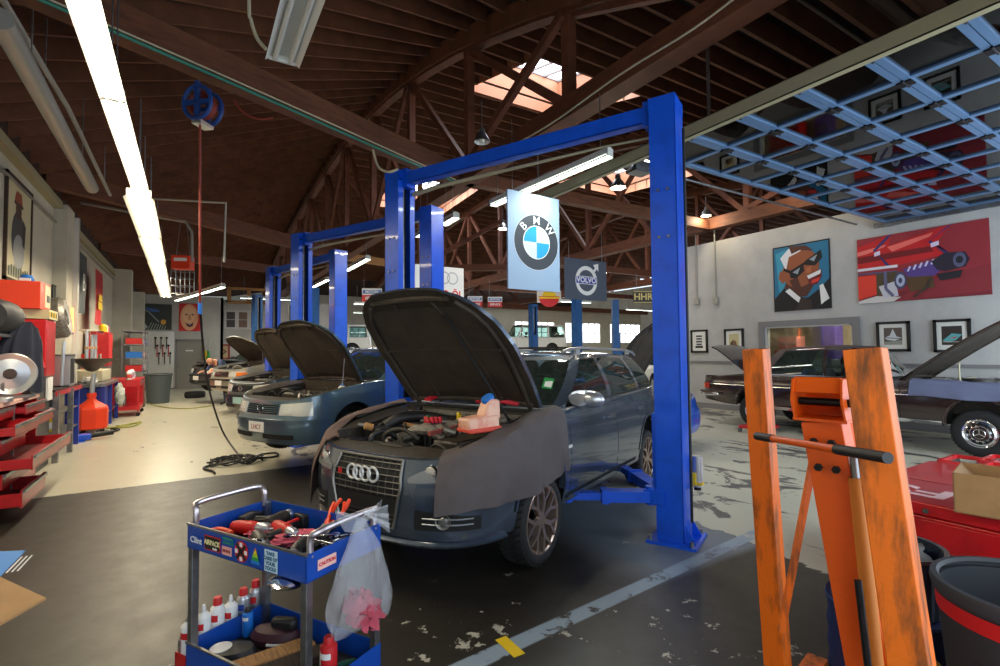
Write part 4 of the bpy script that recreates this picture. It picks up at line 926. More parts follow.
# red coil packs / pliers lying about the bay
def clips(pos, rz, label, n=3, L=.16):
    t = thing('hose_clamp_pliers', label, 'pliers', A2W @ V(pos), R(rz))
    for k in range(n):
        b = MB(); b.tube([(-L/2, .035*k-.03, .01), (0, .035*k-.02, .03), (L/2, .03*k, .012)], .013, C(190, 30, 50), 6); b.ball((-L/2, .035*k-.03, .015), .02, C(200, 40, 60), 8, 6); b.build('handle', t)
clips((.17, -.08, .845), 240, 'red clamp tools lying on the metal runners of the open engine', 4); clips((-.2, .40, .975), 300, 'red clamp tools at the scuttle near the prop rod, right', 3, .24); clips((-.25, -.42, .975), 200, 'red clamp tool at the far corner of the open engine bay', 3); clips((-.24, .18, .97), 260, 'red-handled clamp below the prop rod', 2, .2)
# ---------------------------------------------------------------- blue-grey sedan
def upd(a, **k): d = dict(a); d.update(k); return d
JE = dict(paint='jetta_paint', xr=-2.51, arch=.36, za=.33, wr=.31, rr=.2, tw=.195, rim='alloy', droop=.08, wsx=-.4,
 outline=[(.86, 0), (.855, .22), (.82, .48), (.74, .66), (.58, .79), (.35, .845), (0, .865), (-1.3, .868), (-2.3, .86), (-2.9, .83), (-3.2, .74), (-3.36, .55), (-3.42, .3), (-3.43, 0)],
 zt=[(-3.5, 1.02), (-2.9, 1.04), (-2.3, 1.0), (-1.3, .965), (-.4, .94), (0, .90), (.4, .84), (.7, .77), (.86, .73)],
 zb=[(-3.5, .28), (-1.5, .20), (.4, .2), (.86, .2)], prof=[(.15, .05), (.25, .02), (.4, 0), (.6, 0), (.8, .01), (1.0, .05)],
 proff=[(.18, .06), (.24, .01), (.36, 0), (.52, 0), (.53, .05), (.6, .055), (.74, .10), (1, .2)],
 nodes=[(-.42, 0, -1.15, 0, 'w'), (-.46, .40, -1.18, .34, 'w'), (-.60, .66, -1.28, .50, 'p'), (-.72, .74, -1.38, .545, 's'), (-1.5, .77, -1.56, .57, 'p'), (-1.6, .77, -1.65, .57, 's'), (-2.3, .755, -2.2, .55, 'p'), (-2.72, .68, -2.36, .48, 'r'), (-2.85, 0, -2.42, 0, 'r')],
 zr=[(-2.5, 1.36), (-2.0, 1.415), (-1.5, 1.42), (-1.15, 1.385)], crown=.03, bay=(-.28, .58, .58), bayz=.5, seams=(-.52, -1.52, -2.35), handles=(-1.35, -2.15), hz=.82, mirror=(-.75, 1.0), trunk=(-2.8, -3.38), shelf='engine_black')
def sedan(label, loc, rz, c, name='sedan', hoodang=56, plate=('white', ''), hoodm=None, emblem=True, hl='headlamp', eng='engine_black', hoodL=1.08):
    t, B = car(name, label, 'car', loc, rz, c); o = B.o; S = o.sy; x0 = c['outline'][0][0]
    b = MB(); B.patch(b, 0, S(.33), .57, .70, 'matte_black', .004, 8, 4); g = b.build('grille', t); b = MB()
    for sd in (1, -1):
        for z in (.59, .615, .64, .665, .69): b.tube([B.pt(lerp(0, S(.33), u/6), z, sd, .01) for u in range(7)], .006, c['paint'] if emblem else 'chrome', 5)
    b.build('grille_bars', g)
    xg = B.pt(0, .63)[0]+.022
    if emblem:
        b = MB(); ring(b, (xg, 0, .635), .058, .006, 'chrome'); v = lambda pts: [b.bar((xg, p[0], .635+p[1]), (xg, q[0], .635+q[1]), .008, .008, 'chrome') for p, q in zip(pts, pts[1:])]
        v([(-.028, .048), (0, -.0), (.028, .048)]); v([(-.05, .02), (-.024, -.045), (0, .0), (.024, -.045), (.05, .02)]); b.build('emblem', g)
    for sd in (1, -1):
        b = MB(); B.patch(b, S(.37), o.sx(.60), .56, lambda u: lerp(.70, .735, u), hl, .008, 8, 4, (sd,), th=.02); h = b.build('headlamp', t); b = MB(); B.patch(b, S(.38), S(.60), .58, .70, 'lens_clear', .014, 6, 3, (sd,)); b.build('lens', h)
        if not emblem or c.get('amber'): b = MB(); B.patch(b, S(.62), o.sx(.56), .575, .69, 'amber', .016, 3, 3, (sd,)); b.build('turn_signal', h)
        b = MB(); B.patch(b, S(.12), S(.62), .27, .33, 'matte_black', .004, 8, 2, (sd,)); b.build('lower_vent', t)
        b = MB(); B.patch(b, 0, o.sx(.36), .47, .515, 'black_plastic' if c.get('blacktrim') else c['paint'], .014, 16, 2, (sd,), th=.01); b.build('bumper_strip', t)
    pb = MB(); xp = B.pt(0, .42)[0]; pb.box(xp+.005, xp+.015, -.16, .16, .345, .475, plate[0]); pb.box(xp, xp+.02, -.165, .165, .34, .345, 'chrome'); pl = pb.build('number_plate', t, smooth=0)
    if plate[1]: text(plate[1], .085, C(150, 40, 40), 'plate_lettering', pl, frame_mx((xp+.017, 0, .405), (0, 1, 0), (0, 0, 1)))
    hp = [(0, .64), (.3, .67), (.65, .68), (.85, .62), (.98, .48), (1.05, .34), (1.08, .26)]
    hood(t, c, -.36, .955, hoodL, hp, R(hoodang), top=hoodm, prod=((-.02, .58, .90), (.42, .80, -.01), 'steel'))
    q = random.Random(int(loc[1]*10)); xb0, xb1, yb = c['bay']
    b = MB(); b.box(-.12, .34, -.28, .22, .55, .80, eng); b.build('engine_cover', t, bev=.03); b = MB(); b.box(-.02, .2, -.5, -.32, .6, .84, 'black_plastic'); b.build('battery', t, bev=.01); b = MB(); b.box(.0, .4, .3, .52, .6, .80, 'black_plastic'); b.build('air_box', t, bev=.02)
    b = MB(); b.box(xb1-.06, xb1+.08, -yb, yb, .68, .715, 'engine_black'); b.build('slam_panel', t, bev=.01)
    b = MB(); b.ball((-.15, .42, .82), (.07, .06, .07), 'lamp_white', 12, 8); b.cyl((-.15, .42, .86), (-.15, .42, .91), .03, 'blue', 12); b.build('coolant_bottle', t)
    for k in range(9):
        p = V((q.uniform(-.2, .45), q.uniform(-.5, .5), q.uniform(.72, .8))); r_ = p+V((q.uniform(-.2, .25), q.uniform(-.3, .3), 0)); r_.x = min(max(r_.x, -.2), .5); r_.y = min(max(r_.y, -.52), .52)
        hose(t, [p, (p+r_)/2+V((0, 0, .06)), r_, r_-V((0, 0, .15))], q.choice((.01, .015, .02)), q.choice(('engine_black', 'black_plastic', 'engine_alu')))
    b = MB(); b.box(-.42, -.30, -.7, .7, .93, .945, 'black_plastic'); b.build('cowl', t)
    for y in (-.05, .48): b = MB(); b.tube([(-.45, y, .965), (-.54, y-.28, 1.01), (-.6, y-.5, 1.04)], .009, 'matte_black', 6); b.build('wiper', t)
    return t, B
sedan('blue-grey sedan with raised bonnet, second car from the front in the left row', (1.52, 7.52, .25), 205.5, JE, plate=('white', 'LHC7'))
ol = [(x*.97 if x > 0 else x, y*.97) for x, y in JE['outline']]
sedan('dark sedan with raised bonnet and slatted grille, third car in the left row', (1.56, 11.4, .27), 205.5, upd(JE, paint='dark_green_paint', outline=ol, blacktrim=1), plate=(C(150, 190, 190), ''), hoodang=60, hoodm='hood_brown')
sedan('silver-gold estate with bonnet up, the car the mechanic is leaning over', (1.42, 15.42, .42), 205.5, upd(JE, paint='silver_paint', blacktrim=1, amber=1), 'estate_car', hoodang=44, emblem=False)
sedan('charcoal car with amber front indicators, last in the left row by the grey far door', (.95, 19.0, .42), 205.5, upd(JE, paint='charcoal_paint', blacktrim=1, amber=1), 'estate_car', hoodang=3, emblem=False)
# ---------------------------------------------------------------- brown coupe at the right wall
ME = dict(paint='brown_paint', xr=-3.36, arch=.37, za=.32, wr=.335, rr=.2, tw=.195, rim='merc', droop=.13, wsx=-1.2, tin=.03,
 outline=[(.85, 0), (.845, .3), (.82, .6), (.76, .76), (.6, .84), (.3, .875), (-.5, .89), (-2, .895), (-3.2, .885), (-4, .85), (-4.45, .79), (-4.62, .68), (-4.66, .4), (-4.67, 0)],
 zt=[(-4.7, .84), (-4.2, .88), (-3.4, .915), (-1.5, .925), (-.5, .91), (.3, .88), (.7, .85), (.86, .84)], zb=[(-4.7, .38), (-4.0, .3), (-1.5, .26), (.5, .28), (.86, .34)],
 prof=[(.2, .08), (.32, .03), (.5, 0), (.7, .0), (.8, .015), (.95, .05)], proff=[(.2, .08), (.4, .0), (.84, .02)],
 nodes=[(-1.14, 0, -1.52, 0, 'w'), (-1.18, .42, -1.56, .38, 'w'), (-1.32, .72, -1.64, .56, 'p'), (-1.38, .765, -1.70, .60, 'o'), (-2.05, .78, -2.08, .62, 'p'), (-2.1, .78, -2.13, .62, 's'), (-2.80, .775, -2.72, .60, 's'), (-3.15, .77, -2.80, .59, 'p'), (-3.46, .72, -3.0, .54, 'r'), (-3.58, 0, -3.08, 0, 'r')],
 zr=[(-3.1, 1.40), (-2.8, 1.45), (-2.1, 1.475), (-1.5, 1.44)], crown=.03, roofmat='brown_vinyl', vinylx=-2.9, bay=(-1.02, .72, .62), bayz=.45, seams=(-.93, -2.35), handles=(-2.15,), hz=.80, handlem='chrome', seats=(-2.2, -2.9), beltup=.01, shelf='brown_paint')
mcar, MBd = car('coupe', 'long dark brown vintage coupe with bonnet and boot lid raised along the right wall', 'car', (10.47, 2.51, .15), -90, ME)
o = MBd.o
hood(mcar, ME, -1.02, .94, 1.72, [(0, .66), (.5, .68), (1.2, .66), (1.6, .60), (1.72, .54)], R(39), top='brown_paint')
def backlid():
    b = MB(); rows = []; rows2 = []
    for i in range(9):
        d = i/8*1.08; a = R(36); x = -3.62-d*cos(a); z = .93+d*sin(a)-.0
        if d > .9: z -= (d-.9)*.3
        hw = .60-.02*i/8; rows.append([(x, hw*(j/4-1), z+.03*(1-(j/4-1)**2)) for j in range(9)]); rows2.append([(x, hw*(j/4-1), z-.03+.02*(1-(j/4-1)**2)) for j in range(9)])
    b.grid(rows, 'brown_paint'); b.grid(rows2, 'brown_vinyl'); rg_ = lambda g: g[0]+[r[-1] for r in g[1:]]+g[-1][::-1][1:]+[r[0] for r in g[::-1][1:-1]]
    b.grid([rg_(rows), rg_(rows2)], 'brown_paint', closed=True); return b
backlid().build('boot_lid', mcar, smooth=45)
b = MB(); b.box(-4.5, -3.62, -.6, .6, .55, .57, 'matte_black'); b.box(-4.5, -3.62, -.78, -.6, .85, .885, 'brown_paint'); b.box(-4.5, -3.62, .6, .78, .85, .885, 'brown_paint'); b.box(-3.64, -3.60, -.8, .8, .6, .9, 'brown_paint'); b.build('boot', mcar, smooth=0)
for sd in (1, -1):
    b = MB()
    MBd.patch(b, o.sx(-.42), o.sx(-2.95), .275, .335, 'chrome', .010, 20, 2, (sd,), th=.006); b.build('chrome_sill', mcar)
    b = MB(); MBd.patch(b, o.sx(.5), o.sx(-4.5), .70, .712, 'chrome', .006, 40, 1, (sd,)); b.build('chrome_strip', mcar)
    b = MB(); b.tube([(x, sd*(interp([(n[0], n[1]) for n in ME['nodes'][::-1]], x)+.012), .945) for x in (-1.38, -2.1, -3.15)], .008, 'chrome', 6); b.tube([(-2.09, sd*.785, .94), (-2.1, sd*.635, 1.43)], .010, 'chrome', 6); b.tube([(-3.18, sd*.775, .94), (-2.82, sd*.61, 1.39)], .011, 'chrome', 6); b.tube([(-1.72, sd*.615, 1.42), (-2.1, sd*.635, 1.445), (-2.75, sd*.61, 1.415)], .009, 'chrome', 6); b.build('window_trim', mcar)
    b = MB(); b.tube([MBd.pt(o.sx(-3.36+.40*cos(pi*i/14)), .32+.40*sin(pi*i/14), sd, .012) for i in range(15)], .010, 'brown_paint', 6); b.tube([MBd.pt(o.sx(.40*cos(pi*i/14)), .32+.40*sin(pi*i/14), sd, .012) for i in range(15)], .012, 'brown_paint', 6); b.build('wing_lip', mcar)
    b = MB(); MBd.patch(b, o.sx(-4.40), o.L-.55, .60, .72, 'taillight', .012, 6, 3, (sd,), th=.01); tl = b.build('tail_lamp', mcar); b = MB(); MBd.patch(b, o.sx(-4.52), o.sx(-4.58), .62, .70, 'amber', .02, 2, 2, (sd,)); b.build('turn_signal', tl)
    b = MB(); MBd.patch(b, o.sy(.5), o.sx(.72), .52, .74, 'headlamp', .012, 6, 4, (sd,), th=.02); b.build('headlamp', mcar)
b = MB()
for sd in (1, -1): b.tube([MBd.pt(s_, .50, sd, .05) for s_ in (o.sx(-4.1), o.sx(-4.4), o.sx(-4.6), o.L-.3, o.L)], [.03, .055, .06, .06, .06], 'chrome', 10)
b.build('rear_bumper', mcar)
b = MB()
for sd in (1, -1): b.tube([MBd.pt(s_, .46, sd, .06) for s_ in (0, .4, o.sx(.75), o.sx(.5))], [.055, .055, .05, .03], 'chrome', 10)
b.build('front_bumper', mcar)
b = MB(); b.box(-.55, .35, -.28, .28, .5, .84, 'engine_alu'); b.build('engine_block', mcar, bev=.04); b = MB(); b.cyl((-.2, 0, .86), (-.2, 0, .95), .2, 'engine_black', 20); b.build('air_cleaner', mcar)
rq = random.Random(9)
for k in range(10): p = V((rq.uniform(-.7, .6), rq.uniform(-.5, .5), .88)); hose(mcar, [p, p+V((.1, .1, .07)), p+V((.2, .12, .0)), p+V((.22, .15, -.2))], .014, rq.choice(('engine_black', 'cable_white', 'engine_alu')))
b = MB(); b.tube(catmull([(-.3, -.45, .88), (-.32, -.42, 1.05), (-.35, -.3, 1.2)], 6), .012, 'cable_white', 6); b.build('hood_strut', mcar)
M2W = Matrix.Translation((10.47, 2.51, .15)) @ Matrix.Rotation(R(-90), 4, 'Z')
dr = drape(MBd, o.sx(.72), o.sx(-.80), .68, .70, .28, 'fender_blue', .012, -1, nx=40); fc = dr.build('fender_cover', None, smooth=60); fc.matrix_world = M2W; tag(fc, 'blue-grey cloth fender cover on the wing of the dark brown coupe', 'cover')
# ---------------------------------------------------------------- distant vehicles
SU = upd(JE, paint='white_paint', bay=None, arch=.44, za=.42, wr=.40, rr=.2, xr=-2.75, droop=0, outline=[(.8, 0), (.79, .4), (.75, .75), (.6, .9), (0, .93), (-2.6, .93), (-3.6, .92), (-3.8, .8), (-3.85, .4), (-3.86, 0)], zt=[(-4, 1.15), (-.4, 1.15), (.8, 1.08)], zb=[(-4, .5), (.9, .48)], prof=[(.4, .03), (.7, 0), (1.2, .03)], proff=[(.4, .0), (.9, .02), (1.1, .06)],
 nodes=[(-.5, 0, -.95, 0, 'w'), (-.55, .7, -1.0, .62, 'p'), (-.62, .84, -1.08, .72, 's'), (-1.6, .86, -1.65, .75, 'p'), (-1.7, .86, -1.75, .75, 's'), (-2.5, .86, -2.5, .75, 'p'), (-2.6, .86, -2.6, .75, 's'), (-3.6, .85, -3.5, .74, 'p'), (-3.72, .8, -3.6, .7, 'r'), (-3.8, 0, -3.65, 0, 'r')], zr=[(-3.8, 1.86), (-1, 1.88)], seams=(-.5, -1.65, -2.6), handles=(-1.45,), hz=.95, mirror=(-.75, 1.2), wsx=-.5, trunk=None, seats=(-1.7,), crown=.04)
p = Dp(352, 352, 29.5); car('suv', 'white off-road vehicle raised high on a lift in the far background', 'car', (p.x+2.75*cos(R(165)), p.y+2.75*sin(R(165)), 1.3), 165, SU)
p = Dp(455, 345, 27); car('suv', 'second white vehicle on a lift in the far background, right of the first one', 'car', (p.x+3.0, p.y, 1.2), 172, SU)
car('estate_car', 'pale car behind the dark grey wagon, mostly hidden by its roof', 'car', (15.2, 14.4, .0), 200, upd(JE, paint='white_paint', bay=None, wsx=-.5, handles=(-1.35,)))
# blue car nose and raised black bonnet seen right of the big post
BL = upd(JE, paint=None); mat('bright_blue', (20, 88, 200), .3, .3, coat=1)
t, B_ = car('hatchback', 'bright blue car with raised black bonnet, its nose right of the big blue post', 'car', (6.62, 6.05, .04), -70, upd(JE, paint='bright_blue', handles=(-1.35,)))
hood(t, JE, -.36, .955, 1.25, [(0, .64), (.3, .67), (.65, .68), (.95, .62), (1.1, .48), (1.25, .3)], R(62), top='matte_black')
b = MB(); b.box(-.1, .4, -.4, .4, .5, .8, 'engine_black'); b.build('engine_cover', t, bev=.03)
# bonnets: loose tyre
b = MB(); mxx = None
b.lathe([(.2, -.1), (.3, -.11), (.33, -.07), (.335, 0), (.33, .07), (.3, .11), (.2, .1), (.19, 0), (.2, -.1)], 'rubber', n=32); tz = solo(b, 'tyre', 'loose black tyre lying flat on the floor by the far cars', 'tyre', (G(195, 398).x, G(195, 398).y+.2, .112), smooth=40)
# ---------------------------------------------------------------- open glazed sectional door under the roof
t = thing('sectional_door', 'raised glazed sectional garage door with blue-grey frame, overhead at right', 'garage door', (XT+.42, 0, 4.14))
W_ = 6.95; ysec = [4.42, 3.78, 3.16, 2.54, 1.92, 1.30, .68, .06]
for k in range(len(ysec)-1):
    a, c = ysec[k+1], ysec[k]; b = MB()
    for y in (a+.035, c-.035): b.box(0, W_, y-.03, y+.03, -.03, .03, 'door_alu')
    b.box(0, W_, c-.012, c+.012, .03, .07, 'door_alu') if k else b.box(0, W_, c-.02, c+.02, -.02, .1, 'door_alu')
    for i in range(10): x = min(max(i*W_/9, .04), W_-.04); b.box(x-.035, x+.035, a+.04, c-.04, -.025, .025, 'door_alu')
    sec = b.build('door_section', t, smooth=0)
    b = MB(); b.box(.02, W_-.02, a+.04, c-.04, -.004, .004, 'door_glass'); b.build('pane', sec, smooth=0)
    for i in range(9): x = i*W_/9+.03; b = MB(); b.box(x-.03, x+.09, a-.06, a+.06, -.045, -.03, 'dark_metal'); b.cyl((x-.06, a, -.04), (x+.12, a, -.04), .012, 'dark_metal', 8); b.build('hinge', sec)
b = MB()
for x in (-.06,): b.box(x-.05, x+.05, -1, 7.2, .02, .03, 'track_cream'); b.box(x-.05, x-.04, -1, 7.2, -.12, .03, 'track_cream'); b.box(x-.05, x+.03, -1, 7.2, -.12, -.11, 'track_cream')
b.build('track', t, smooth=0); b = MB(); b.box(W_+.02, W_+.08, -1, 4.6, -.1, .0, 'steel'); b.build('track', t, smooth=0)
b = MB(); b.cyl((-.1, 4.9, .05), (W_, 4.9, .05), .02, 'steel', 8)
for x in (.1, .22): b.cyl((x, 4.9, .05), (x+.04, 4.9, .05), .09, 'steel', 18)
b.box(.3, .6, 4.8, 5.0, -.05, .1, 'steel'); b.build('spring_shaft', t)
for y in (6.6, 3.4, 1.0): b = MB(); b.bar((-.06, y, .03), (-.06, y, .85), .04, .01, 'steel'); b.build('hanger', t)
# ---------------------------------------------------------------- blue tool trolley in the foreground
mat('handle_metal', (190, 180, 184), .32, .85)
CA = R(-60.5); CL, CWd = .76, .40; cx0, cy0 = 0.0, 2.64
cart = thing('tool_cart', 'blue two-tray tool cart with chrome handles in the foreground', 'tool cart', (cx0, cy0, 0), CA)
C2W = Matrix.Translation((cx0, cy0, 0)) @ Matrix.Rotation(CA, 4, 'Z')
def tray(zr, dp, nm):
    b = MB(); th = .004
    for x0, x1, y0_, y1_ in ((0, CL, 0, th), (0, CL, CWd-th, CWd), (0, th, 0, CWd), (CL-th, CL, 0, CWd)): b.box(x0, x1, y0_, y1_, zr-dp, zr, 'cart_blue')
    b.box(0, CL, 0, CWd, zr-dp, zr-dp+.004, 'cart_blue'); b.box(-.003, CL+.003, -.003, .007, zr-.006, zr+.002, 'steel'); b.box(.01, CL-.01, .01, CWd-.01, zr-dp+.004, zr-dp+.007, 'black_plastic'); return b.build(nm, cart, smooth=0)
t1 = tray(.85, .105, 'upper_tray'); t2 = tray(.335, .105, 'lower_tray')
for x in (.018, CL-.018):
    for y in (.018, CWd-.018):
        b = MB(); b.box(x-.016, x+.016, y-.016, y+.016, .10, .76 if False else .848, 'steel'); b.build('leg', cart, smooth=0, bev=.003)
        b = MB(); b.cyl((x, y-.015, .045), (x, y+.015, .045), .045, 'rubber', 16); b.box(x-.01, x+.01, y-.022, y+.022, .05, .105, 'steel'); b.build('caster', cart)
for x in (.012, CL-.012):
    xx = x+(.025 if x > .3 else -.025)*1; b = MB()
    b.tube(catmull([(x, .03, .83), (x, .03, .90), (xx, .05, .925), (xx, CWd/2, .93), (xx, CWd-.05, .925), (x, CWd-.03, .90), (x, CWd-.03, .83)], 5), .013, 'handle_metal', 10); b.build('handle', cart)
def sticker(x0, x1, z0, z1, m, name='sticker', border=None):
    b = MB(); b.box(x0, x1, -.0055, -.0035, z0, z1, border or m)
    if border: b.box(x0+.004, x1-.004, -.0062, -.0055, z0+.004, z1-.004, m)
    return b.build(name, t1, smooth=0)
SX = lambda o, x, z: text(o[0], o[1], o[2], 'sticker_lettering', x, frame_mx(z, (1, 0, 0), (0, 0, 1)), ext=.0003, sx=o[3] if len(o) > 3 else 1, bold=.001)
s = sticker(.035, .115, .775, .805, 'cart_blue'); SX(('Clint', .036, 'white', 1.2), s, (.075, -.0067, .79))
s = sticker(.135, .245, .765, .825, 'black', border='red'); SX(('AIRPACK', .028, C(240, 230, 170), .95), s, (.19, -.0067, .797)); SX(('tools', .014, 'white'), s, (.21, -.0067, .776))
s = sticker(.262, .33, .812, .835, 'green'); SX(('WWW', .02, C(20, 80, 160), 1.1), s, (.296, -.0067, .823))
s = sticker(.258, .322, .765, .80, C(240, 170, 160)); SX(('SERVICE', .014, C(150, 60, 50)), s, (.29, -.0067, .782))
b = MB(); b.lathe([(0, 0), (.042, 0), (.042, .002), (0, .002)], 'red', o=(.385, -.0035, .797), mx=Matrix.Rotation(pi/2, 4, 'X'), n=24); s = b.build('sticker', t1)
b = MB()
for a in (45, 135): b.bar((.385-.04*cos(R(a)), -.0062, .797-.04*sin(R(a))), (.385+.04*cos(R(a)), -.0062, .797+.04*sin(R(a))), .001, .014, 'black', (0, 0, 1))
for a in (0, 90, 180, 270): b.box(.385+.03*cos(R(a))-.008, .385+.03*cos(R(a))+.008, -.0068, -.0058, .797+.028*sin(R(a))-.008, .797+.028*sin(R(a))+.008, 'white')
b.build('sticker_cross', s, smooth=0)
b = MB()
for k, m in enumerate((C(30, 120, 200), 'green', C(160, 200, 40), 'yellow', C(240, 120, 30))):
    z0_, z1_ = .765+.013*k, .778+.013*k; h0, h1 = .03*(1-k/5), .03*(1-(k+1)/5); b.add([(.475-h0, -.006, z0_), (.475+h0, -.006, z0_), (.475+h1, -.006, z1_), (.475-h1, -.006, z1_)], [(0, 1, 2, 3)], m)
b.build('sticker', t1, smooth=0)
s = sticker(.53, .605, .752, .835, C(200, 220, 228))
for k, w_ in enumerate(('TAKE', 'CARE OF', 'YOUR', 'TOOLS')): SX((w_, .018, C(60, 110, 140), 1.1), s, (.567, -.0067, .822-.019*k))
b = MB(); b.box(CL+.0035, CL+.0055, .05, .14, .775, .815, C(240, 190, 180)); s = b.build('sticker', t1, smooth=0); text('CAUTION', .018, 'red', 'sticker_lettering', s, frame_mx((CL+.0062, .095, .795), (0, 1, 0), (0, 0, 1)), ext=.0003, bold=.001)
def onc(x, y, z): return C2W @ V((x, y, z))
zt1 = .755
def drill(x, y, rz, label, m1='red_plastic', bat=True, chuck='satin_silver', dz=0):
    t = thing('power_tool', label, 'power tool', onc(x, y, zt1+.035+dz), CA+R(rz))
    b = MB(); b.lathe([(0, -.08), (.026, -.078), (.031, -.05), (.031, .02), (.028, .045), (.024, .05)], m1, mx=Matrix.Rotation(pi/2, 4, 'Y'), n=18); b.build('motor_housing', t)
    b = MB(); b.lathe([(.024, .05), (.027, .055), (.027, .10), (.02, .115), (.008, .118), (.008, .135), (0, .135)], chuck, mx=Matrix.Rotation(pi/2, 4, 'Y'), n=18); b.build('nose', t)
    b = MB(); b.bar((-.03, .01, -.004), (-.055, .11, -.006), .036, .032, 'black_plastic'); b.bar((-.03, .03, .0), (-.05, .1, .002), .02, .036, m1); b.build('grip', t, bev=.006)
    if bat: b = MB(); b.box(-.105, -.02, .10, .15, -.03, .03, 'black_plastic'); b.build('battery', t, bev=.008)
    b = MB(); b.box(-.012, .004, .028, .045, -.01, .01, 'matte_black'); b.build('trigger', t); return t
drill(.30, .26, -12, 'red impact gun with silver nose lying across the middle of the trolley tray')
drill(.33, .12, -25, 'dark and red power tool at the front edge of the trolley tray', 'engine_black', False, 'steel')
drill(.13, .20, 18, 'red power tool at the left end of the trolley tray', dz=.0)
drill(.18, .33, 100, 'black drill with big battery standing at the back corner of the trolley tray', 'engine_black', dz=.01)
drill(.56, .13, -60, 'black air ratchet near the right end of the trolley tray', 'black_plastic', False)
def pliers(x, y, rz, label, m='orange_red'):
    t = thing('pliers', label, 'pliers', onc(x, y, zt1+.05), CA+R(rz))
    for s_ in (-1, 1): b = MB(); b.tube(catmull([(.0, 0, 0), (.05, s_*.022, .012), (.11, s_*.03, .045), (.15, s_*.024, .075)], 5), [.007]+[.009]*14+[.008], m, 8); b.build('handle', t)
    b = MB(); b.add([(0, -.012, -.006), (0, .012, -.006), (-.06, .004, -.02), (-.06, -.004, -.02), (0, -.012, .006), (0, .012, .006), (-.06, .004, -.01), (-.06, -.004, -.01)], [(0, 1, 2, 3), (7, 6, 5, 4), (0, 4, 5, 1), (1, 5, 6, 2), (2, 6, 7, 3), (3, 7, 4, 0)], 'steel'); b.build('jaws', t)
pliers(.52, .33, 120, 'orange-handled pliers sticking up by the right end of the trolley tray'); pliers(.46, .36, 100, 'orange-handled pliers beside the other pair, nearer the drills')
b = MB(); b.tube(catmull([(0, 0, 0), (.06, .01, .01), (.12, 0, .0)], 5), .013, 'orange_red', 8); solo(b, 'utility_knife', 'orange knife handle in the left front corner of the trolley tray', 'knife', onc(.06, .05, zt1+.05), CA+R(20))
for k, (x, y, r_, h) in enumerate(((.43, .04, .015, .05), (.47, .05, .013, .04), (.10, .10, .011, .03), (.08, .13, .011, .03), (.06, .16, .011, .03))):
    b = MB(); b.lathe([(0, 0), (r_, 0), (r_, h), (r_*.7, h), (r_*.6, h*.5), (0, h*.5)], 'chrome', n=16); solo(b, 'socket', ('tall chrome socket standing at the front rim of the trolley tray', 'shorter chrome socket beside the tall one at the front rim', 'small chrome socket in the left row, nearest the front', 'small chrome socket in the left row, middle', 'small chrome socket in the left row, farthest back')[k], 'socket', onc(x, y, zt1))
for k, (x, y, rz, L_) in enumerate(((.42, .2, 20, .2), (.5, .22, -5, .22), (.60, .28, 50, .16), (.22, .07, 5, .16), (.64, .2, 80, .18))):
    t = thing('wrench', ('chrome wrench slanting over the middle of the trolley tray', 'long chrome ratchet in front of the orange pliers', 'short wrench by the right handle of the trolley', 'thin wrench at the left front of the trolley tray', 'wrench lying along the right end of the trolley tray')[k], 'wrench', onc(x, y, zt1+.045), CA+R(rz))
    b = MB(); b.bar((0, 0, 0), (L_, 0, .015), .014, .006, 'chrome'); b.build('shank', t, bev=.002); b = MB(); b.lathe([(.009, -.005), (.018, -.005), (.018, .005), (.009, .005), (.009, -.005)], 'chrome', o=(L_+.012, 0, .015), n=16); b.build('ring_end', t); b = MB(); b.lathe([(.008, -.005), (.019, -.005), (.019, .005), (.008, .005), (.008, -.005)], 'chrome', o=(-.012, 0, 0), n=16, a0=R(-140), a1=R(140)); b.build('open_end', t)
def blob(name, label, cat, loc, size, m, seed, n=22, amp=.25, mx=None):
    q = random.Random(seed); ph = [(q.uniform(0, 6), q.uniform(2, 7), q.uniform(2, 7)) for _ in range(5)]; b = MB(); rows = []
    for j in range(13):
        th = pi*j/12; row = []
        for i in range(n):
            a = 2*pi*i/n; r_ = 1+amp*sum(sin(p+u*a+v*th*2) for p, u, v in [(p, round(u), v) for p, u, v in ph])/3
            row.append((size[0]*r_*sin(th)*cos(a), size[1]*r_*sin(th)*sin(a), size[2]*max(r_*cos(th), -.9)))
        rows.append(row)
    b.grid(rows, m, closed=True); return solo(b, name, label, cat, loc, smooth=60)
blob('rag', 'crumpled pink rag under the power tools in the trolley tray', 'rag', onc(.40, .24, zt1+.02), (.10, .07, .025), 'rag_pink', 4)
blob('rag', 'smaller pink rag left of the drills in the trolley tray', 'rag', onc(.20, .22, zt1+.02), (.06, .05, .02), 'rag_pink', 5)
b = MB(); b.lathe([(0, 0), (.02, 0), (.07, .018), (.078, .03), (.07, .034), (.05, .04), (0, .042)], 'chrome', n=26); solo(b, 'magnetic_bowl', 'round polished bowl stuck under the upper tray of the trolley', 'bowl', onc(.64, .02, .70))
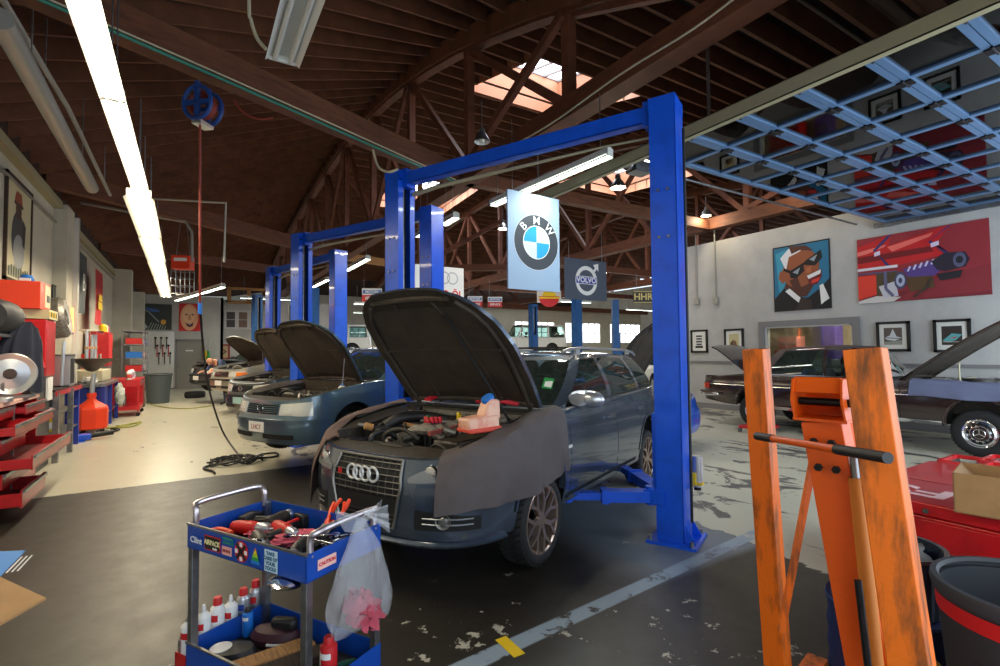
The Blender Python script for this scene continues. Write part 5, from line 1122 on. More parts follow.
# cans in the red side rack of the trolley
b = MB(); b.box(-.085, -.08, .0, CWd, .19, .27, 'red_tool'); b.box(-.085, -.004, .0, CWd, .186, .19, 'red_tool'); b.box(-.085, -.004, 0, .004, .19, .27, 'red_tool'); b.box(-.085, -.004, CWd-.004, CWd, .19, .27, 'red_tool'); b.build('can_rack', cart, smooth=0)
def can(pos, h, r_, body, cap, label, lab=None, stripe=None, nozzle=False, letter=None, rz=0):
    t = thing('spray_can', label, 'spray can', pos, CA+rz)
    b = MB(); b.lathe([(0, 0), (r_*.94, 0), (r_, .004), (r_, h*.80), (r_*.96, h*.82), (r_*.5, h*.88), (r_*.45, h*.9)], body, n=22); b.build('can_body', t)
    b = MB(); b.lathe([(r_*.62, h*.84), (r_*.62, h*.96), (r_*.5, h), (0, h)] if not nozzle else [(r_*.3, h*.88), (r_*.3, h*.95), (r_*.2, h*1.02), (0, h*1.02)], cap, n=18); b.build('cap', t)
    if stripe: b = MB(); b.lathe([(r_+.0008, h*.12), (r_+.0008, h*.74)], stripe, n=8, a0=R(-150), a1=R(-105)); b.build('label_band', t)
    if stripe: b = MB(); b.lathe([(r_+.0008, h*.60), (r_+.0008, h*.72)], stripe, n=10, a0=R(-200), a1=R(-30)); b.build('label_band', t)
    return t
cs = [('white', 'satin_silver', 'white and red spray can nearest the trolley leg in the side rack', 'red', 1), ('white', 'white', 'white can with red stripe second in the side rack', 'red', 1), ('white', 'red', 'white spray can with red cap in the middle of the side rack', 'red', 0), ('white', 'white', 'white trigger-top can behind the red-capped one', 'red', 1), ('satin_silver', 'red', 'silver can with small red cap, second from the far end of the rack', C(30, 60, 150), 0), ('satin_silver', 'red', 'silver and red can at the far end of the side rack', 'red', 0)]
for k, (bd, cp2, lb, st, nz_) in enumerate(cs): can(onc(-.042, .035+.066*k, .19), .235+.012*(k % 3), .031, bd, cp2, lb, stripe=st, nozzle=bool(nz_))
can(onc(-.03+.065, .27, .24), .13, .024, 'blue', 'black', 'small blue and white bottle with black cap in front of the cans', stripe='white')
can(onc(-.068, .02, .19), .16, .016, 'engine_alu', 'steel', 'thin grey tube standing outside the trolley rack at left', nozzle=True); 
can(onc(.66, .20, .235), .20, .034, 'red', 'red', 'red and white can on the lower tray under the bag', stripe='white')
for k, (x, y, rz, m, lb) in enumerate(((.34, .18, 12, 'wood_light', 'light wooden block on the lower tray'), (.45, .17, 12, 'wood_dark', 'dark oily wooden block on the lower tray'))):
    b = MB(); b.box(-.045, .045, -.17, .17, 0, .05, m); solo(b, 'wood_block', lb, 'wood block', onc(x, y, .24), CA+R(-rz-12), bev=.004)
b = MB(); b.lathe([(0, 0), (.1, 0), (.105, .02), (.09, .045), (.05, .05), (0, .05)], 'black_plastic', sx=1.1, sy=.65, n=26); t = solo(b, 'polishing_pad', 'black oval pad with white disc on the lower tray at front left', 'pad', onc(.13, .12, .238), CA+R(35)); b = MB(); b.lathe([(0, .053), (.045, .052), (.045, .045)], 'white', o=(-.04, 0, 0), n=20); b.build('white_disc', t)
b = MB(); b.lathe([(0, 0), (.1, 0), (.11, .03), (.09, .06), (.03, .075), (0, .075)], C(60, 24, 34), sx=1.15, sy=.6, n=26); t = solo(b, 'sanding_tool', 'dark maroon sander with white edge at the back of the lower tray', 'power tool', onc(.2, .30, .24), CA+R(20)); b = MB(); b.tube([(.115*cos(a/10)*1.1, .068*sin(a/10)*1.0, .02) for a in range(-16, 17)], .006, 'white', 6); b.build('white_edge', t); b = MB(); b.box(-.02, .1, -.02, .03, .05, .11, 'black_plastic'); b.build('grip', t, bev=.015)
for k in range(2):
    b = MB(); b.tube([(-.16, 0, 0), (.16, 0, 0)], .012, C(20, 92, 74), 10); b.tube([(.16, 0, 0), (.19, 0, 0)], .006, 'steel', 8); solo(b, 'pry_bar', ('green-handled pry bar on the lower tray, nearer the front', 'green-handled pry bar on the lower tray, nearer the back')[k], 'pry bar', onc(.62-.03*k, .12+.07*k, .255+.02*k), CA+R(55))
# the clear plastic bag tied on the right handle, rags inside
t = thing('plastic_bag', 'clear plastic bag of pink rags hanging from the right cart handle', 'bag', onc(CL+.02, .215, .93), CA)
b = MB(); rows = []
for j in range(17):
    v = j/16; z = lerp(-.0, -.42, v); rad = interp([(0, .015), (.12, .04), (.4, .095), (.75, .135), (.93, .14), (1, .07)], v); rows.append([(.055*0+rad*.55*cos(a)*(1+.12*sin(5*a+v*4)+.08*sin(11*a+v*9))+.04, rad*1.1*sin(a)*(1+.12*sin(4*a+v*6)+.07*sin(13*a+v*5)), z-.01*sin(3*a)) for a in [2*pi*i/30 for i in range(30)]])
b.grid(rows, 'bag_plastic', closed=True); b.poly(rows[-1], 'bag_plastic'); b.build('bag', t, smooth=70)
b = MB(); b.grid([[(.03+.05*u*sin(3*k/4)*.6+.02, -.005+.10*u*cos(k/2.2), .0+.05*u*sin(k*1.1)+.01) for k in range(9)] for u in (0, .4, .8, 1.1)], 'bag_plastic'); b.grid([[(.04+.03*u, .10*u+.015*k/8, .02-.09*u*k/8+.02*sin(k*2)*u) for k in range(9)] for u in (0, .4, .8, 1.2)], 'bag_plastic'); b.build('knot', t, smooth=70)
blob('rag', 'heap of pink rags inside the clear plastic bag', 'rag', onc(CL+.06, .215, .575), (.055, .115, .055), 'rag_pink', 11, amp=.4, n=40)
# ---------------------------------------------------------------- folded orange engine hoist
ax = V((.20, -.98, 0)).normalized(); ay = V((ax.y, -ax.x, 0))*-1                # ax: face width, ay: away from the camera
hoist = thing('engine_hoist', 'folded orange engine hoist standing at right with its two legs upright', 'engine hoist', (1.6, .95, 0))
def L3(p): return V(p)-V((1.6, .95, 0))
def hbar(p, q, w, d, m, name, open_top=False, **k):
    b = MB(); p, q = L3(p), L3(q); up = (q-p).normalized(); sx_ = ax.copy(); sx_ = (sx_-up*sx_.dot(up)).normalized(); sy_ = up.cross(sx_)
    vs = []; 
    for c in (p, q):
        for a, e in ((-1, -1), (1, -1), (1, 1), (-1, 1)): vs.append(c+sx_*(a*w/2)+sy_*(e*d/2))
    fs = [(0, 1, 5, 4), (1, 2, 6, 5), (2, 3, 7, 6), (3, 0, 4, 7), (3, 2, 1, 0)]
    b.add(vs, fs, m)
    if open_top:
        vi = [q+sx_*(a*(w/2-.006))+sy_*(e*(d/2-.006)) for a, e in ((-1, -1), (1, -1), (1, 1), (-1, 1))]; vl = [v-up*.3 for v in vi]; b.add(vs[4:]+vi+vl, [(0, 1, 5, 4), (1, 2, 6, 5), (2, 3, 7, 6), (3, 0, 4, 7), (4, 5, 9, 8), (5, 6, 10, 9), (6, 7, 11, 10), (7, 4, 8, 11), (8, 9, 10, 11)], m)
    else: b.add(vs[4:], [(0, 1, 2, 3)], m)
    return b.build(name, hoist, smooth=0, bev=.003, **k)
lt, lb_ = Dp(756, 349, 2.02), Dp(778, 668, 2.0); lb2 = lt+(lb_-lt)*((lt.z-.12)/(lt.z-lb_.z))
hbar(lb2, lt, .078, .085, 'orange_worn', 'leg', True)
rt, rb_ = Dp(865, 349, 1.30), Dp(912, 668, 1.20); rb2 = rt+(rb_-rt)*((rt.z-.12)/(rt.z-rb_.z))
hbar(rb2, rt, .082, .09, 'orange_worn', 'leg', True)
mt, mb_ = Dp(825, 420, 1.52), Dp(872, 668, 1.42); mb2 = mt+(mb_-mt)*((mt.z-.12)/(mt.z-mb_.z)); mast = hbar(mb2, mt, .105, .10, 'orange_clean', 'mast')
up = (mt-mb2).normalized(); mt_l = L3(mt)
b = MB()                                                     # boom bracket: two cheeks and a back plate
for s_ in (-1, 1):
    cc = mt_l+ax*(s_*.062); P4 = [cc+ay*-.055-up*.0, cc+ay*.06, cc+ay*.10+up*.125, cc+ay*-.01+up*.125, cc-ay*.06+up*.06]; b.poly(P4, 'orange_clean', ax*s_, .006)
b.poly([mt_l-ax*.062+ay*.10+up*.125, mt_l+ax*.062+ay*.10+up*.125, mt_l+ax*.062+ay*.06, mt_l-ax*.062+ay*.06], 'orange_clean', ay, .006)
b.poly([mt_l-ax*.062-ay*.03+up*.085, mt_l+ax*.062-ay*.03+up*.085, mt_l+ax*.062+ay*.0+up*.13, mt_l-ax*.062+ay*.0+up*.13], 'orange_clean', ay, .006)
b.poly([mt_l-ax*.07-ay*.06, mt_l+ax*.07-ay*.06, mt_l+ax*.07+ay*.08, mt_l-ax*.07+ay*.08], 'orange_clean', up, .008); b.build('boom_bracket', hoist, smooth=0)
b = MB(); c_ = mt_l+up*.055+ay*.0; b.cyl(c_-ax*.06, c_+ax*.10, .012, 'dark_metal', 14); b.cyl(c_+ax*.085, c_+ax*.115, .02, 'dark_metal', 6); b.build('pivot_bolt', hoist)
for dz in (-.06, -.135):
    for dx in (-.025, .02):
        b = MB(); c_ = mt_l+up*dz+ax*dx-ay*.052; b.cyl(c_, c_-ay*.014, .011, 'matte_black', 6); b.build('bolt', mast)
b = MB(); bt = mt+ax*.04+ay*.12+up*.09; bb_ = Dp(900, 668, 1.60); b.bar(L3(bt), L3(bb_+(bb_-bt)*.6), .07, .09, 'orange_clean'); b.build('boom', hoist, smooth=0, bev=.003)
b = MB(); p = L3(Dp(856, 478, 1.42)); q = L3(Dp(876, 668, 1.36)); b.cyl(p, q+(q-p)*.3, .019, C(200, 120, 40), 16); b.cyl(p+(p-q)*.12, p, .011, 'steel', 12); b.build('hydraulic_ram', hoist)
b = MB(); p = L3(Dp(858, 580, 1.33)); q = L3(Dp(868, 666, 1.3)); b.cyl(p, q, .009, 'dark_metal', 12); b.build('pump_lever', hoist)
b = MB(); p0 = Dp(874, 585, 1.40)
for k in range(7):
    c_ = L3(p0)+V((.004*k, -.004*k, -.028*k)); n_ = V((ax.x, ax.y, 0)) if k % 2 else V((ay.x, ay.y, 0)); b.tube([c_+n_*(.011*cos(a))+V((0, 0, .019*sin(a))) for a in [2*pi*i/12 for i in range(13)]], .004, 'chrome', 6)
b.build('chain', hoist)
hp_, hq_ = Dp(757, 436, 1.72), Dp(888, 458, 1.14)
b = MB(); b.cyl(L3(lerp(hp_, hq_, .16)), L3(lerp(hp_, hq_, .72)), .011, 'orange_clean', 14); hd = b.build('pump_handle', hoist)
for a_, c_ in ((0, .17), (.70, 1)): b = MB(); b.cyl(L3(lerp(hp_, hq_, a_)), L3(lerp(hp_, hq_, c_)), .0135, 'black_plastic', 14); b.build('grip', hd)
b = MB(); b.bar(L3(Dp(813, 460, 1.62)), L3(Dp(781, 632, 1.60)), .012, .02, 'orange_worn'); b.build('tie_rod', hoist)
for P_, Q_ in ((lb2, rb2), (lb2, lb2+ay*.5), (rb2, rb2+ay*.5)): b = MB(); p, q = L3(P_), L3(Q_); p.z = q.z = .12; b.bar(p, q, .08, .08, 'orange_worn'); b.build('base_beam', hoist, smooth=0)
for P_ in (lb2, rb2, lb2+ay*.5, rb2+ay*.5): b = MB(); c_ = L3(P_); b.cyl((c_.x, c_.y-.02, .04), (c_.x, c_.y+.02, .04), .04, 'dark_metal', 14); b.box(c_.x-.02, c_.x+.02, c_.y-.028, c_.y+.028, .04, .085, 'steel'); b.build('caster', hoist)
# ---------------------------------------------------------------- red chest, carton, bins, dollies on the right
t = thing('tool_chest', 'long low red tool chest with white lettering on its lid, at the right edge', 'tool chest', (3.80, .25, 0))
b = MB(); b.box(.02, 1.4, 0, 1.42, .12, .57, 'red_tool'); b.build('case', t, bev=.01); b = MB(); b.box(0, 1.44, -.02, 1.44, .575, .656, 'red_tool'); lid = b.build('lid', t, bev=.01)
b = MB()
for y in (.45,): b.box(.62, .625, -.01, 1.43, .655, .658, C(120, 14, 20))
b.build('lid_seam', lid, smooth=0); text('AFS', .34, C(236, 200, 204), 'lettering', lid, frame_mx((.30, 1.0, .657), (0, 1, 0), (-1, 0, 0)), ext=.0005, sx=1.25, bold=.008)
for z0_ in (.15, .36): b = MB(); b.box(-.005, .02, .02, 1.40, z0_, z0_+.195, 'red_tool'); d_ = b.build('drawer', t, bev=.005); b = MB(); b.box(-.025, -.005, .04, 1.38, z0_+.01, z0_+.025, 'steel'); b.build('drawer_pull', d_, smooth=0)
b = MB(); b.cyl((-.012, 1.0, .61), (.0, 1.0, .61), .016, 'chrome', 16); b.build('lock', t)
for x in (.1, 1.3):
    for y in (.1, 1.3): b = MB(); b.cyl((x, y-.02, .05), (x, y+.02, .05), .05, 'rubber', 14); b.box(x-.03, x+.03, y-.03, y+.03, .07, .125, 'steel'); b.build('caster', t)
b0 = Hz(954, 512, .658); t = thing('cardboard_box', 'open brown cardboard box standing on the red chest lid', 'box', (b0.x, b0.y, .658), R(-80))
b = MB(); Lb, Wb, Hb = .52, .38, .225
for x0, x1, y0_, y1_ in ((0, Lb, 0, .006), (0, Lb, Wb-.006, Wb), (0, .006, 0, Wb), (Lb-.006, Lb, 0, Wb)): b.box(x0, x1, y0_, y1_, 0, Hb, 'cardboard')
b.box(0, Lb, 0, Wb, 0, .006, 'cardboard'); b.build('carton', t, smooth=0)
b = MB(); b.add([(0, Wb, Hb), (Lb, Wb, Hb), (Lb, Wb+.1, Hb-.03), (0, Wb+.1, Hb-.03)], [(0, 1, 2, 3)], 'cardboard'); b.add([(0, 0, Hb), (0, Wb, Hb), (.08, Wb-.02, Hb-.08), (.08, .02, Hb-.08)], [(0, 1, 2, 3)], 'cardboard'); b.build('flap', t, smooth=0)
blob('cloth', 'pale crumpled cloth inside the open cardboard box', 'cloth', V((b0.x, b0.y, .658))+Matrix.Rotation(R(-80), 3, 'Z') @ V((.28, .19, .13)), (.15, .11, .07), C(190, 190, 170), 21)
bc = Dp(1040, 590, 1.72); t = thing('waste_bin', 'large round dark grey waste bin with a red band, bottom right corner', 'waste bin', (bc.x, bc.y, 0))
zr_ = bc.z; b = MB(); b.lathe([(0, .0), (.21, 0), (.22, .02), (.275, zr_-.05), (.275, zr_-.03), (.262, zr_-.03), (.205, .03), (0, .03)], C(46, 50, 56), n=40); b.build('tub', t)
b = MB(); b.lathe([(.262, zr_-.05), (.285, zr_-.05), (.292, zr_-.02), (.288, zr_), (.27, zr_+.002), (.262, zr_-.01)], C(54, 58, 64), n=40); b.build('rim', t); b = MB(); b.lathe([(.2745, zr_-.115), (.2775, zr_-.06)], 'red', n=40); b.build('red_band', t)
blob('rubbish', 'dark rubbish lying inside the grey waste bin', 'rubbish', (bc.x, bc.y, zr_-.22), (.2, .2, .1), 'engine_black', 31)
dc = Dp(889, 600, 2.25); t = thing('oil_drum', 'blue drum with yellow lettering standing behind the orange hoist', 'drum', (dc.x, dc.y, 0)); zd = dc.z
b = MB(); pr_ = [(0, 0), (.23, 0), (.24, .01)]+[(.24-(.008 if k % 2 else 0), .03+k*(zd-.06)/8) for k in range(9)]+[(.245, zd-.01), (.24, zd), (.225, zd-.01), (0, zd-.015)]; b.lathe(pr_, C(22, 40, 96), n=40); b.build('barrel', t)
b = MB(); b.lathe([(.242, .12), (.242, .36)], C(22, 40, 96), n=10, a0=R(180), a1=R(250)); bn = b.build('label', t); text('GP', .2, C(170, 140, 30), 'lettering', bn, frame_mx((-.245*cos(R(30)), -.245*sin(R(30)), .28), (sin(R(30)), -cos(R(30)), 0), (0, 0, 1)), ext=.002, bold=.006)
t = thing('ribbed_bin', 'fluted dark blue bin stacked on the blue drum', 'bin', (dc.x, dc.y, zd)); hh = Dp(915, 548, 2.2).z-zd
b = MB(); b.lathe([(.19, 0), (.2, hh)], C(40, 56, 80), n=60); b.f = [f for f in b.f]; b.v = [(x*(1+.02*(i % 2)), y*(1+.02*(i % 2)), z) for i, (x, y, z) in enumerate(b.v)]; b.lathe([(0, 0), (.19, 0)], C(30, 40, 60), n=30); b.build('tub', t, smooth=0); b = MB(); b.lathe([(.195, hh-.015), (.212, hh-.012), (.212, hh+.003), (.195, hh)], 'steel', n=40); b.build('rim', t)
blob('sack', 'dark brown sack folded in the fluted bin', 'sack', (dc.x, dc.y, zd+hh-.05), (.15, .15, .08), C(66, 56, 48), 33)
def dolly(p, rz, label):
    t = thing('wheel_dolly', label, 'dolly', (p.x, p.y, 0), R(rz)); b = MB()
    b.bar((-.3, -.2, .11), (.3, -.2, .11), .05, .05, 'red_tool'); b.bar((-.3, .2, .11), (.3, .2, .11), .05, .05, 'red_tool'); b.bar((-.3, -.2, .11), (-.3, .2, .11), .05, .05, 'red_tool'); b.bar((.3, -.2, .11), (.3, .2, .11), .05, .05, 'red_tool'); b.build('frame', t, smooth=0, bev=.006)
    for x in (-.3, .3):
        for y in (-.2, .2): b = MB(); b.cyl((x-.02, y, .04), (x+.02, y, .04), .04, 'steel', 14); b.box(x-.03, x+.03, y-.03, y+.03, .06, .09, 'steel'); b.build('caster', t)
dolly(G(968, 470), 0, 'red wheel dolly on the floor beside the brown coupe\'s front wheel'); dolly(G(1008, 470), 0, 'second red wheel dolly at the right edge of the picture'); dolly(V((9.3, 5.6, 0)), 0, 'red dolly under the brown coupe\'s rear wheel, behind the orange leg')
# cardboard and leaflet at the left edge
mp = Dp(20, 580, 1.25)
t = thing('stool_table', 'low black stand at the left edge, mostly out of the picture', 'table', (mp.x-.33, mp.y-.05, 0), R(20)); b = MB(); b.box(-.3, .22, -.25, .25, .93, .95, 'black_plastic'); b.build('table_top', t); 
for x in (-.27, .19):
    for y in (-.22, .22): b = MB(); b.box(x-.015, x+.015, y-.015, y+.015, 0, .93, 'dark_metal'); b.build('leg', t)
k1, k2, k3 = Hz(46, 600, .957), Hz(0, 579, .957), Hz(0, 626, .957); k4 = k2+(k3-k1)
b = MB(); b.poly([k1, k2+(k2-k1)*1.2, k1+(k2-k1)*2.2+(k3-k1)*2.2, k3+(k3-k1)*1.2], 'cardboard', (0, 0, 1), .006); b.v = [tuple(V(v)-V((k1.x, k1.y, .953))) for v in b.v]; solo(b, 'cardboard_sheet', 'flat brown cardboard with its corner poking in at the left edge', 'cardboard', (k1.x, k1.y, .953), smooth=0)
k1, k2, k3 = Hz(26, 540, 1.0), Hz(0, 541, 1.0), Hz(0, 565, 1.0); b = MB(); b.poly([k1, k2+(k2-k1), k3+(k2-k1), k3], C(40, 130, 210), (0, 0, 1), .002); b.v = [tuple(V(v)-V((k1.x, k1.y, 1.0))) for v in b.v]; t = solo(b, 'leaflet', 'blue and white leaflet at the left edge above the cardboard', 'leaflet', (k1.x, k1.y, .965), smooth=0)
b = MB(); q1, q2 = V(k3)-V((k1.x, k1.y, 1)), V((0, 0, 0)); n_ = (q2-q1).cross(V((0, 0, 1))).normalized(); 
for k in range(3): a_ = lerp(q1, q2, .1)-n_*(-.008-.012*k); c_ = lerp(q1, q2, .7)-n_*(-.008-.012*k); b.bar(a_+V((0, 0, .003)), c_+V((0, 0, .003)), .004, .001, 'white')
b.build('white_stripe', t, smooth=0)
# ---------------------------------------------------------------- posters, paintings and signs
class Flat:
    """a picture on a plane: o = lower left corner, u, v = edge vectors, depth layers step off the plane"""
    def __init__(s, o, u, v): s.o = V(o); s.u = V(u); s.v = V(v); s.n = s.u.cross(s.v).normalized(); s.k = 0; s.b = MB()
    def P(s, a, c, d=0): return s.o+s.u*a+s.v*c+s.n*d
    def poly(s, pts, m, lift=None):
        s.k += 1; d = .0006*s.k if lift is None else lift; s.b.add([s.P(a, c, .022+d) for a, c in pts], [tuple(range(len(pts)))], m); return s
    def ell(s, c, r, m, a0=0, a1=360, n=26, rot=0): s.poly([(c[0]+r[0]*cos(R(a0+(a1-a0)*i/n))*cos(R(rot))-r[1]*sin(R(a0+(a1-a0)*i/n))*sin(R(rot)), c[1]+r[0]*cos(R(a0+(a1-a0)*i/n))*sin(R(rot))*(s.u.length/s.v.length)*0+r[1]*sin(R(a0+(a1-a0)*i/n))*cos(R(rot))+r[0]*cos(R(a0+(a1-a0)*i/n))*sin(R(rot))) for i in range(n+(0 if a1-a0 == 360 else 1))], m); return s
    def line(s, pts, w, m):
        asp = s.u.length/s.v.length
        for p, q in zip(pts, pts[1:]):
            d = V(((q[0]-p[0])*asp, q[1]-p[1])); L = d.length or 1; nx, ny = -d.y/L*w/asp, d.x/L*w; s.poly([(p[0]-nx, p[1]-ny), (q[0]-nx, q[1]-ny), (q[0]+nx, q[1]+ny), (p[0]+nx, p[1]+ny)], m)
        return s
    def done(s, name, label, cat, back, frame=None, fw=.05, mat_=None, group=None):
        c = s.P(.5, .5); 
        fr = MB(); e = [s.P(0, 0), s.P(1, 0), s.P(1, 1), s.P(0, 1)]; fr.poly(e, back, s.n, .022)
        o = thing(name, label, cat, c, 0, group)
        fr.v = [tuple(V(v)-c) for v in fr.v]; fr.build('canvas' if not frame else 'backing', o, smooth=0)
        s.b.v = [tuple(V(v)-c) for v in s.b.v]
        if s.b.f: s.b.build('picture', o, smooth=0, weld=False)
        if frame:
            f = MB(); un, vn = s.u.normalized(), s.v.normalized()
            for p, q in ((e[0], e[1]), (e[1], e[2]), (e[2], e[3]), (e[3], e[0])): d = (q-p).normalized(); f.bar(p-c-d*fw/2+s.n*.02, q-c+d*fw/2+s.n*.02, .04 if False else fw, .04, frame, s.n)
            f.build('frame', o, smooth=0)
        return o
def wallpic(X0, x0, x1, yt0, yb0, yt1, yb1):                # picture on the right wall from its pixel corners
    a = Xp(x0, yb0, X0); bq = Xp(x1, yb1, X0); c = Xp(x0, yt0, X0); d = Xp(x1, yt1, X0)
    z0 = (a.z+bq.z)/2; z1 = (c.z+d.z)/2; return Flat((X0, a.y, z0), (0, bq.y-a.y, 0), (0, 0, z1-z0))
bl = C(20, 20, 22); XW = XR-.002
f = wallpic(XW, 775, 832, 248, 312, 238, 308)               # laughing man
S_ = C(150, 84, 52); SD = C(84, 46, 34)
f.poly([(.02, .02), (.98, .02), (.98, .98), (.02, .98)], C(34, 112, 150)); f.poly([(.1, .3), (.35, .1), (.3, .95), (.05, .9)], C(60, 150, 180)); f.poly([(.0, .0), (1, 0), (1, .45), (.86, .32), (.62, .18), (.35, .2), (.2, .36), (.02, .2)], bl)
f.poly([(.2, .36), (.32, .62), (.62, .66), (.8, .45), (.6, .2), (.4, .2)], SD); f.ell((.50, .62), (.33, .27), S_, rot=20); f.poly([(.2, .7), (.14, .82), (.3, .95), (.58, .95), (.5, .88), (.3, .82), (.24, .62)], C(230, 230, 235)); f.poly([(.3, .98), (.6, .96), (.74, .86), (.5, .9), (.35, .86)], SD)
f.poly([(.12, .6), (.22, .66), (.26, .5), (.18, .42), (.1, .5)], S_); f.poly([(.3, .6), (.55, .7), (.57, .58), (.42, .48), (.32, .5)], bl); f.poly([(.58, .72), (.86, .86), (.88, .74), (.76, .64), (.6, .66)], bl); f.poly([(.36, .58), (.5, .64), (.45, .54)], C(150, 160, 170)); f.poly([(.66, .74), (.8, .8), (.74, .7)], C(150, 160, 170)); f.line([(.2, .64), (.34, .58)], .02, bl); f.line([(.55, .68), (.62, .7)], .02, bl)
f.poly([(.6, .5), (.86, .58), (.86, .46), (.78, .36), (.66, .36)], C(110, 30, 30)); f.poly([(.61, .5), (.85, .57), (.84, .51), (.64, .45)], 'white'); f.poly([(.68, .38), (.8, .4), (.84, .46), (.7, .43)], C(220, 60, 50)); f.poly([(.6, .62), (.7, .64), (.68, .54), (.6, .54)], C(180, 104, 66)); f.poly([(.3, .46), (.45, .5), (.52, .3), (.4, .28)], SD)
f.poly([(.22, .3), (.3, .34), (.62, .08), (.55, .04)], 'white'); f.poly([(.82, .34), (.88, .36), (.98, .14), (.9, .1), (.84, .06)], 'white'); f.poly([(.4, .0), (.7, .0), (.68, .14), (.5, .2)], C(50, 40, 36))
f.done('painting', 'painting of a laughing man in sunglasses on blue, hung on the right wall', 'painting', bl)
f = wallpic(XW, 859.5, 992.5, 238.5, 303.5, 219, 295)       # tail fin picture
rd = C(196, 30, 34); dk = C(116, 18, 26); f.poly([(0, 0), (1, 0), (1, 1), (0, 1)], C(150, 44, 52)); f.poly([(0, 0), (1, 0), (1, .22), (0, .1)], C(120, 34, 42)); f.poly([(.3, .0), (1, .05), (1, .4), (.6, .3)], C(136, 40, 48))
f.poly([(0, .88), (.25, .98), (.30, 1), (.26, .78), (0, .72)], rd); f.poly([(0, .8), (.25, .86), (.22, .78), (0, .74)], C(236, 120, 110)); f.poly([(.22, .82), (.5, .92), (.74, 1.0), (.62, .72), (.7, .6), (.2, .5), (0, .5), (0, .72)], rd); f.poly([(.26, .82), (.62, .93), (.6, .88), (.3, .74)], C(240, 110, 100)); f.poly([(.0, .72), (.6, .74), (.62, .66), (0, .62)], dk)
f.poly([(.16, .78), (.31, 1.0), (.26, .98), (.14, .8), (.3, .5), (.26, .5)], C(60, 50, 110)); f.poly([(.6, .82), (.76, 1.0), (.72, .98), (.58, .8), (.74, .6), (.7, .6)], C(60, 50, 110)); f.poly([(.15, .76), (.2, .78), (.2, .72), (.15, .7)], C(220, 210, 235)); f.poly([(.6, .78), (.66, .8), (.66, .74), (.6, .72)], C(220, 210, 235))
f.line([(0, .52), (.34, .52)], .02, C(220, 216, 224)); f.line([(0, .46), (.34, .44)], .012, C(90, 84, 120)); f.poly([(0, .42), (.16, .42), (.16, .12), (0, .06)], C(224, 60, 44)); f.poly([(.16, .44), (.34, .44), (.3, .14), (.16, .1)], C(80, 66, 44)); f.poly([(0, .04), (.16, .1), (.36, .06), (.3, 0), (0, 0)], C(210, 204, 200)); f.poly([(.18, .24), (.32, .3), (.34, .08), (.22, .06)], C(200, 198, 206))
f.poly([(.38, .34), (.6, .36), (.62, .16), (.44, .12)], C(86, 62, 36)); f.poly([(.38, .46), (.66, .56), (.7, .44), (.62, .32), (.42, .34)], C(84, 60, 130))
for k in range(5): f.line([(.42+.045*k, .42+.015*k), (.44+.045*k, .49+.015*k)], .012, C(206, 200, 226))
f.ell((.36, .3), (.05, .13), C(70, 70, 100)); f.ell((.36, .3), (.035, .09), C(170, 176, 200)); f.ell((.36, .3), (.015, .04), C(60, 60, 90)); f.poly([(.6, .52), (.7, .62), (.84, .6), (.87, .5), (.84, .4), (.7, .36), (.64, .4)], C(36, 30, 48)); f.poly([(.64, .34), (.82, .36), (.8, .26), (.66, .24)], C(30, 26, 36)); f.ell((.8, .5), (.045, .1), C(90, 90, 120)); f.ell((.8, .5), (.025, .05), C(30, 30, 40)); f.line([(.24, .46), (.24, .2), (.3, .08)], .02, C(100, 96, 130)); f.line([(.6, .3), (.56, .16), (.46, .04)], .015, C(60, 50, 40))
f.done('painting', 'wide red painting of a finned car tail on the right wall', 'painting', C(120, 30, 36))
def framed(x0, x1, yt0, yb0, yt1, yb1, label, art, kind='picture_frame'):
    f = wallpic(XW, x0, x1, yt0, yb0, yt1, yb1); f.poly([(.06, .06), (.94, .06), (.94, .94), (.06, .94)], C(226, 224, 216)); art(f); f.done(kind, label, 'picture', C(226, 224, 216), 'black', .05)
def a1_(f):
    for k in range(4): f.poly([(.3, .78-.13*k), (.7, .78-.13*k), (.7-.04*(k % 2), .70-.13*k), (.3+.04*(k % 2), .70-.13*k)], C(70, 70, 70))
    f.poly([(.25, .18), (.75, .18), (.75, .28), (.25, .28)], C(30, 30, 32))
def a2_(f): f.poly([(.22, .2), (.78, .2), (.78, .8), (.22, .8)], C(196, 186, 140)); f.poly([(.3, .2), (.7, .2), (.6, .45), (.4, .5)], C(120, 90, 60)); f.poly([(.3, .2), (.42, .2), (.42, .4), (.3, .4)], C(60, 50, 40))
def a3_(f): f.poly([(.2, .2), (.8, .2), (.8, .82), (.2, .82)], C(96, 84, 76)); f.poly([(.2, .2), (.8, .2), (.8, .36), (.2, .3)], C(150, 150, 140)); f.poly([(.22, .46), (.4, .54), (.5, .78), (.62, .5), (.8, .44), (.55, .34), (.3, .38)], C(206, 212, 214)); f.line([(.25, .46), (.78, .42)], .012, C(60, 60, 66))
def a4_(f): f.poly([(.2, .2), (.8, .2), (.8, .82), (.2, .82)], C(52, 44, 40)); f.poly([(.22, .34), (.5, .58), (.8, .54), (.62, .36), (.4, .28)], C(96, 170, 176)); f.poly([(.4, .42), (.66, .48), (.6, .42)], C(190, 60, 50)); f.line([(.24, .3), (.78, .3)], .012, C(180, 170, 150))
framed(692.5, 707.5, 331, 352, 330.5, 351.5, 'smallest framed black and white print, farthest left on the right wall', a1_); framed(726, 743.5, 330, 350, 329.5, 350, 'small framed yellowish print left of the interior window', a2_); framed(879, 909.5, 323.5, 350.5, 322, 350, 'framed picture of a white winged ornament, right of the interior window', a3_); framed(936, 970.5, 321, 350.5, 320, 351.5, 'framed picture of a turquoise ornament, farthest right on the wall', a4_)
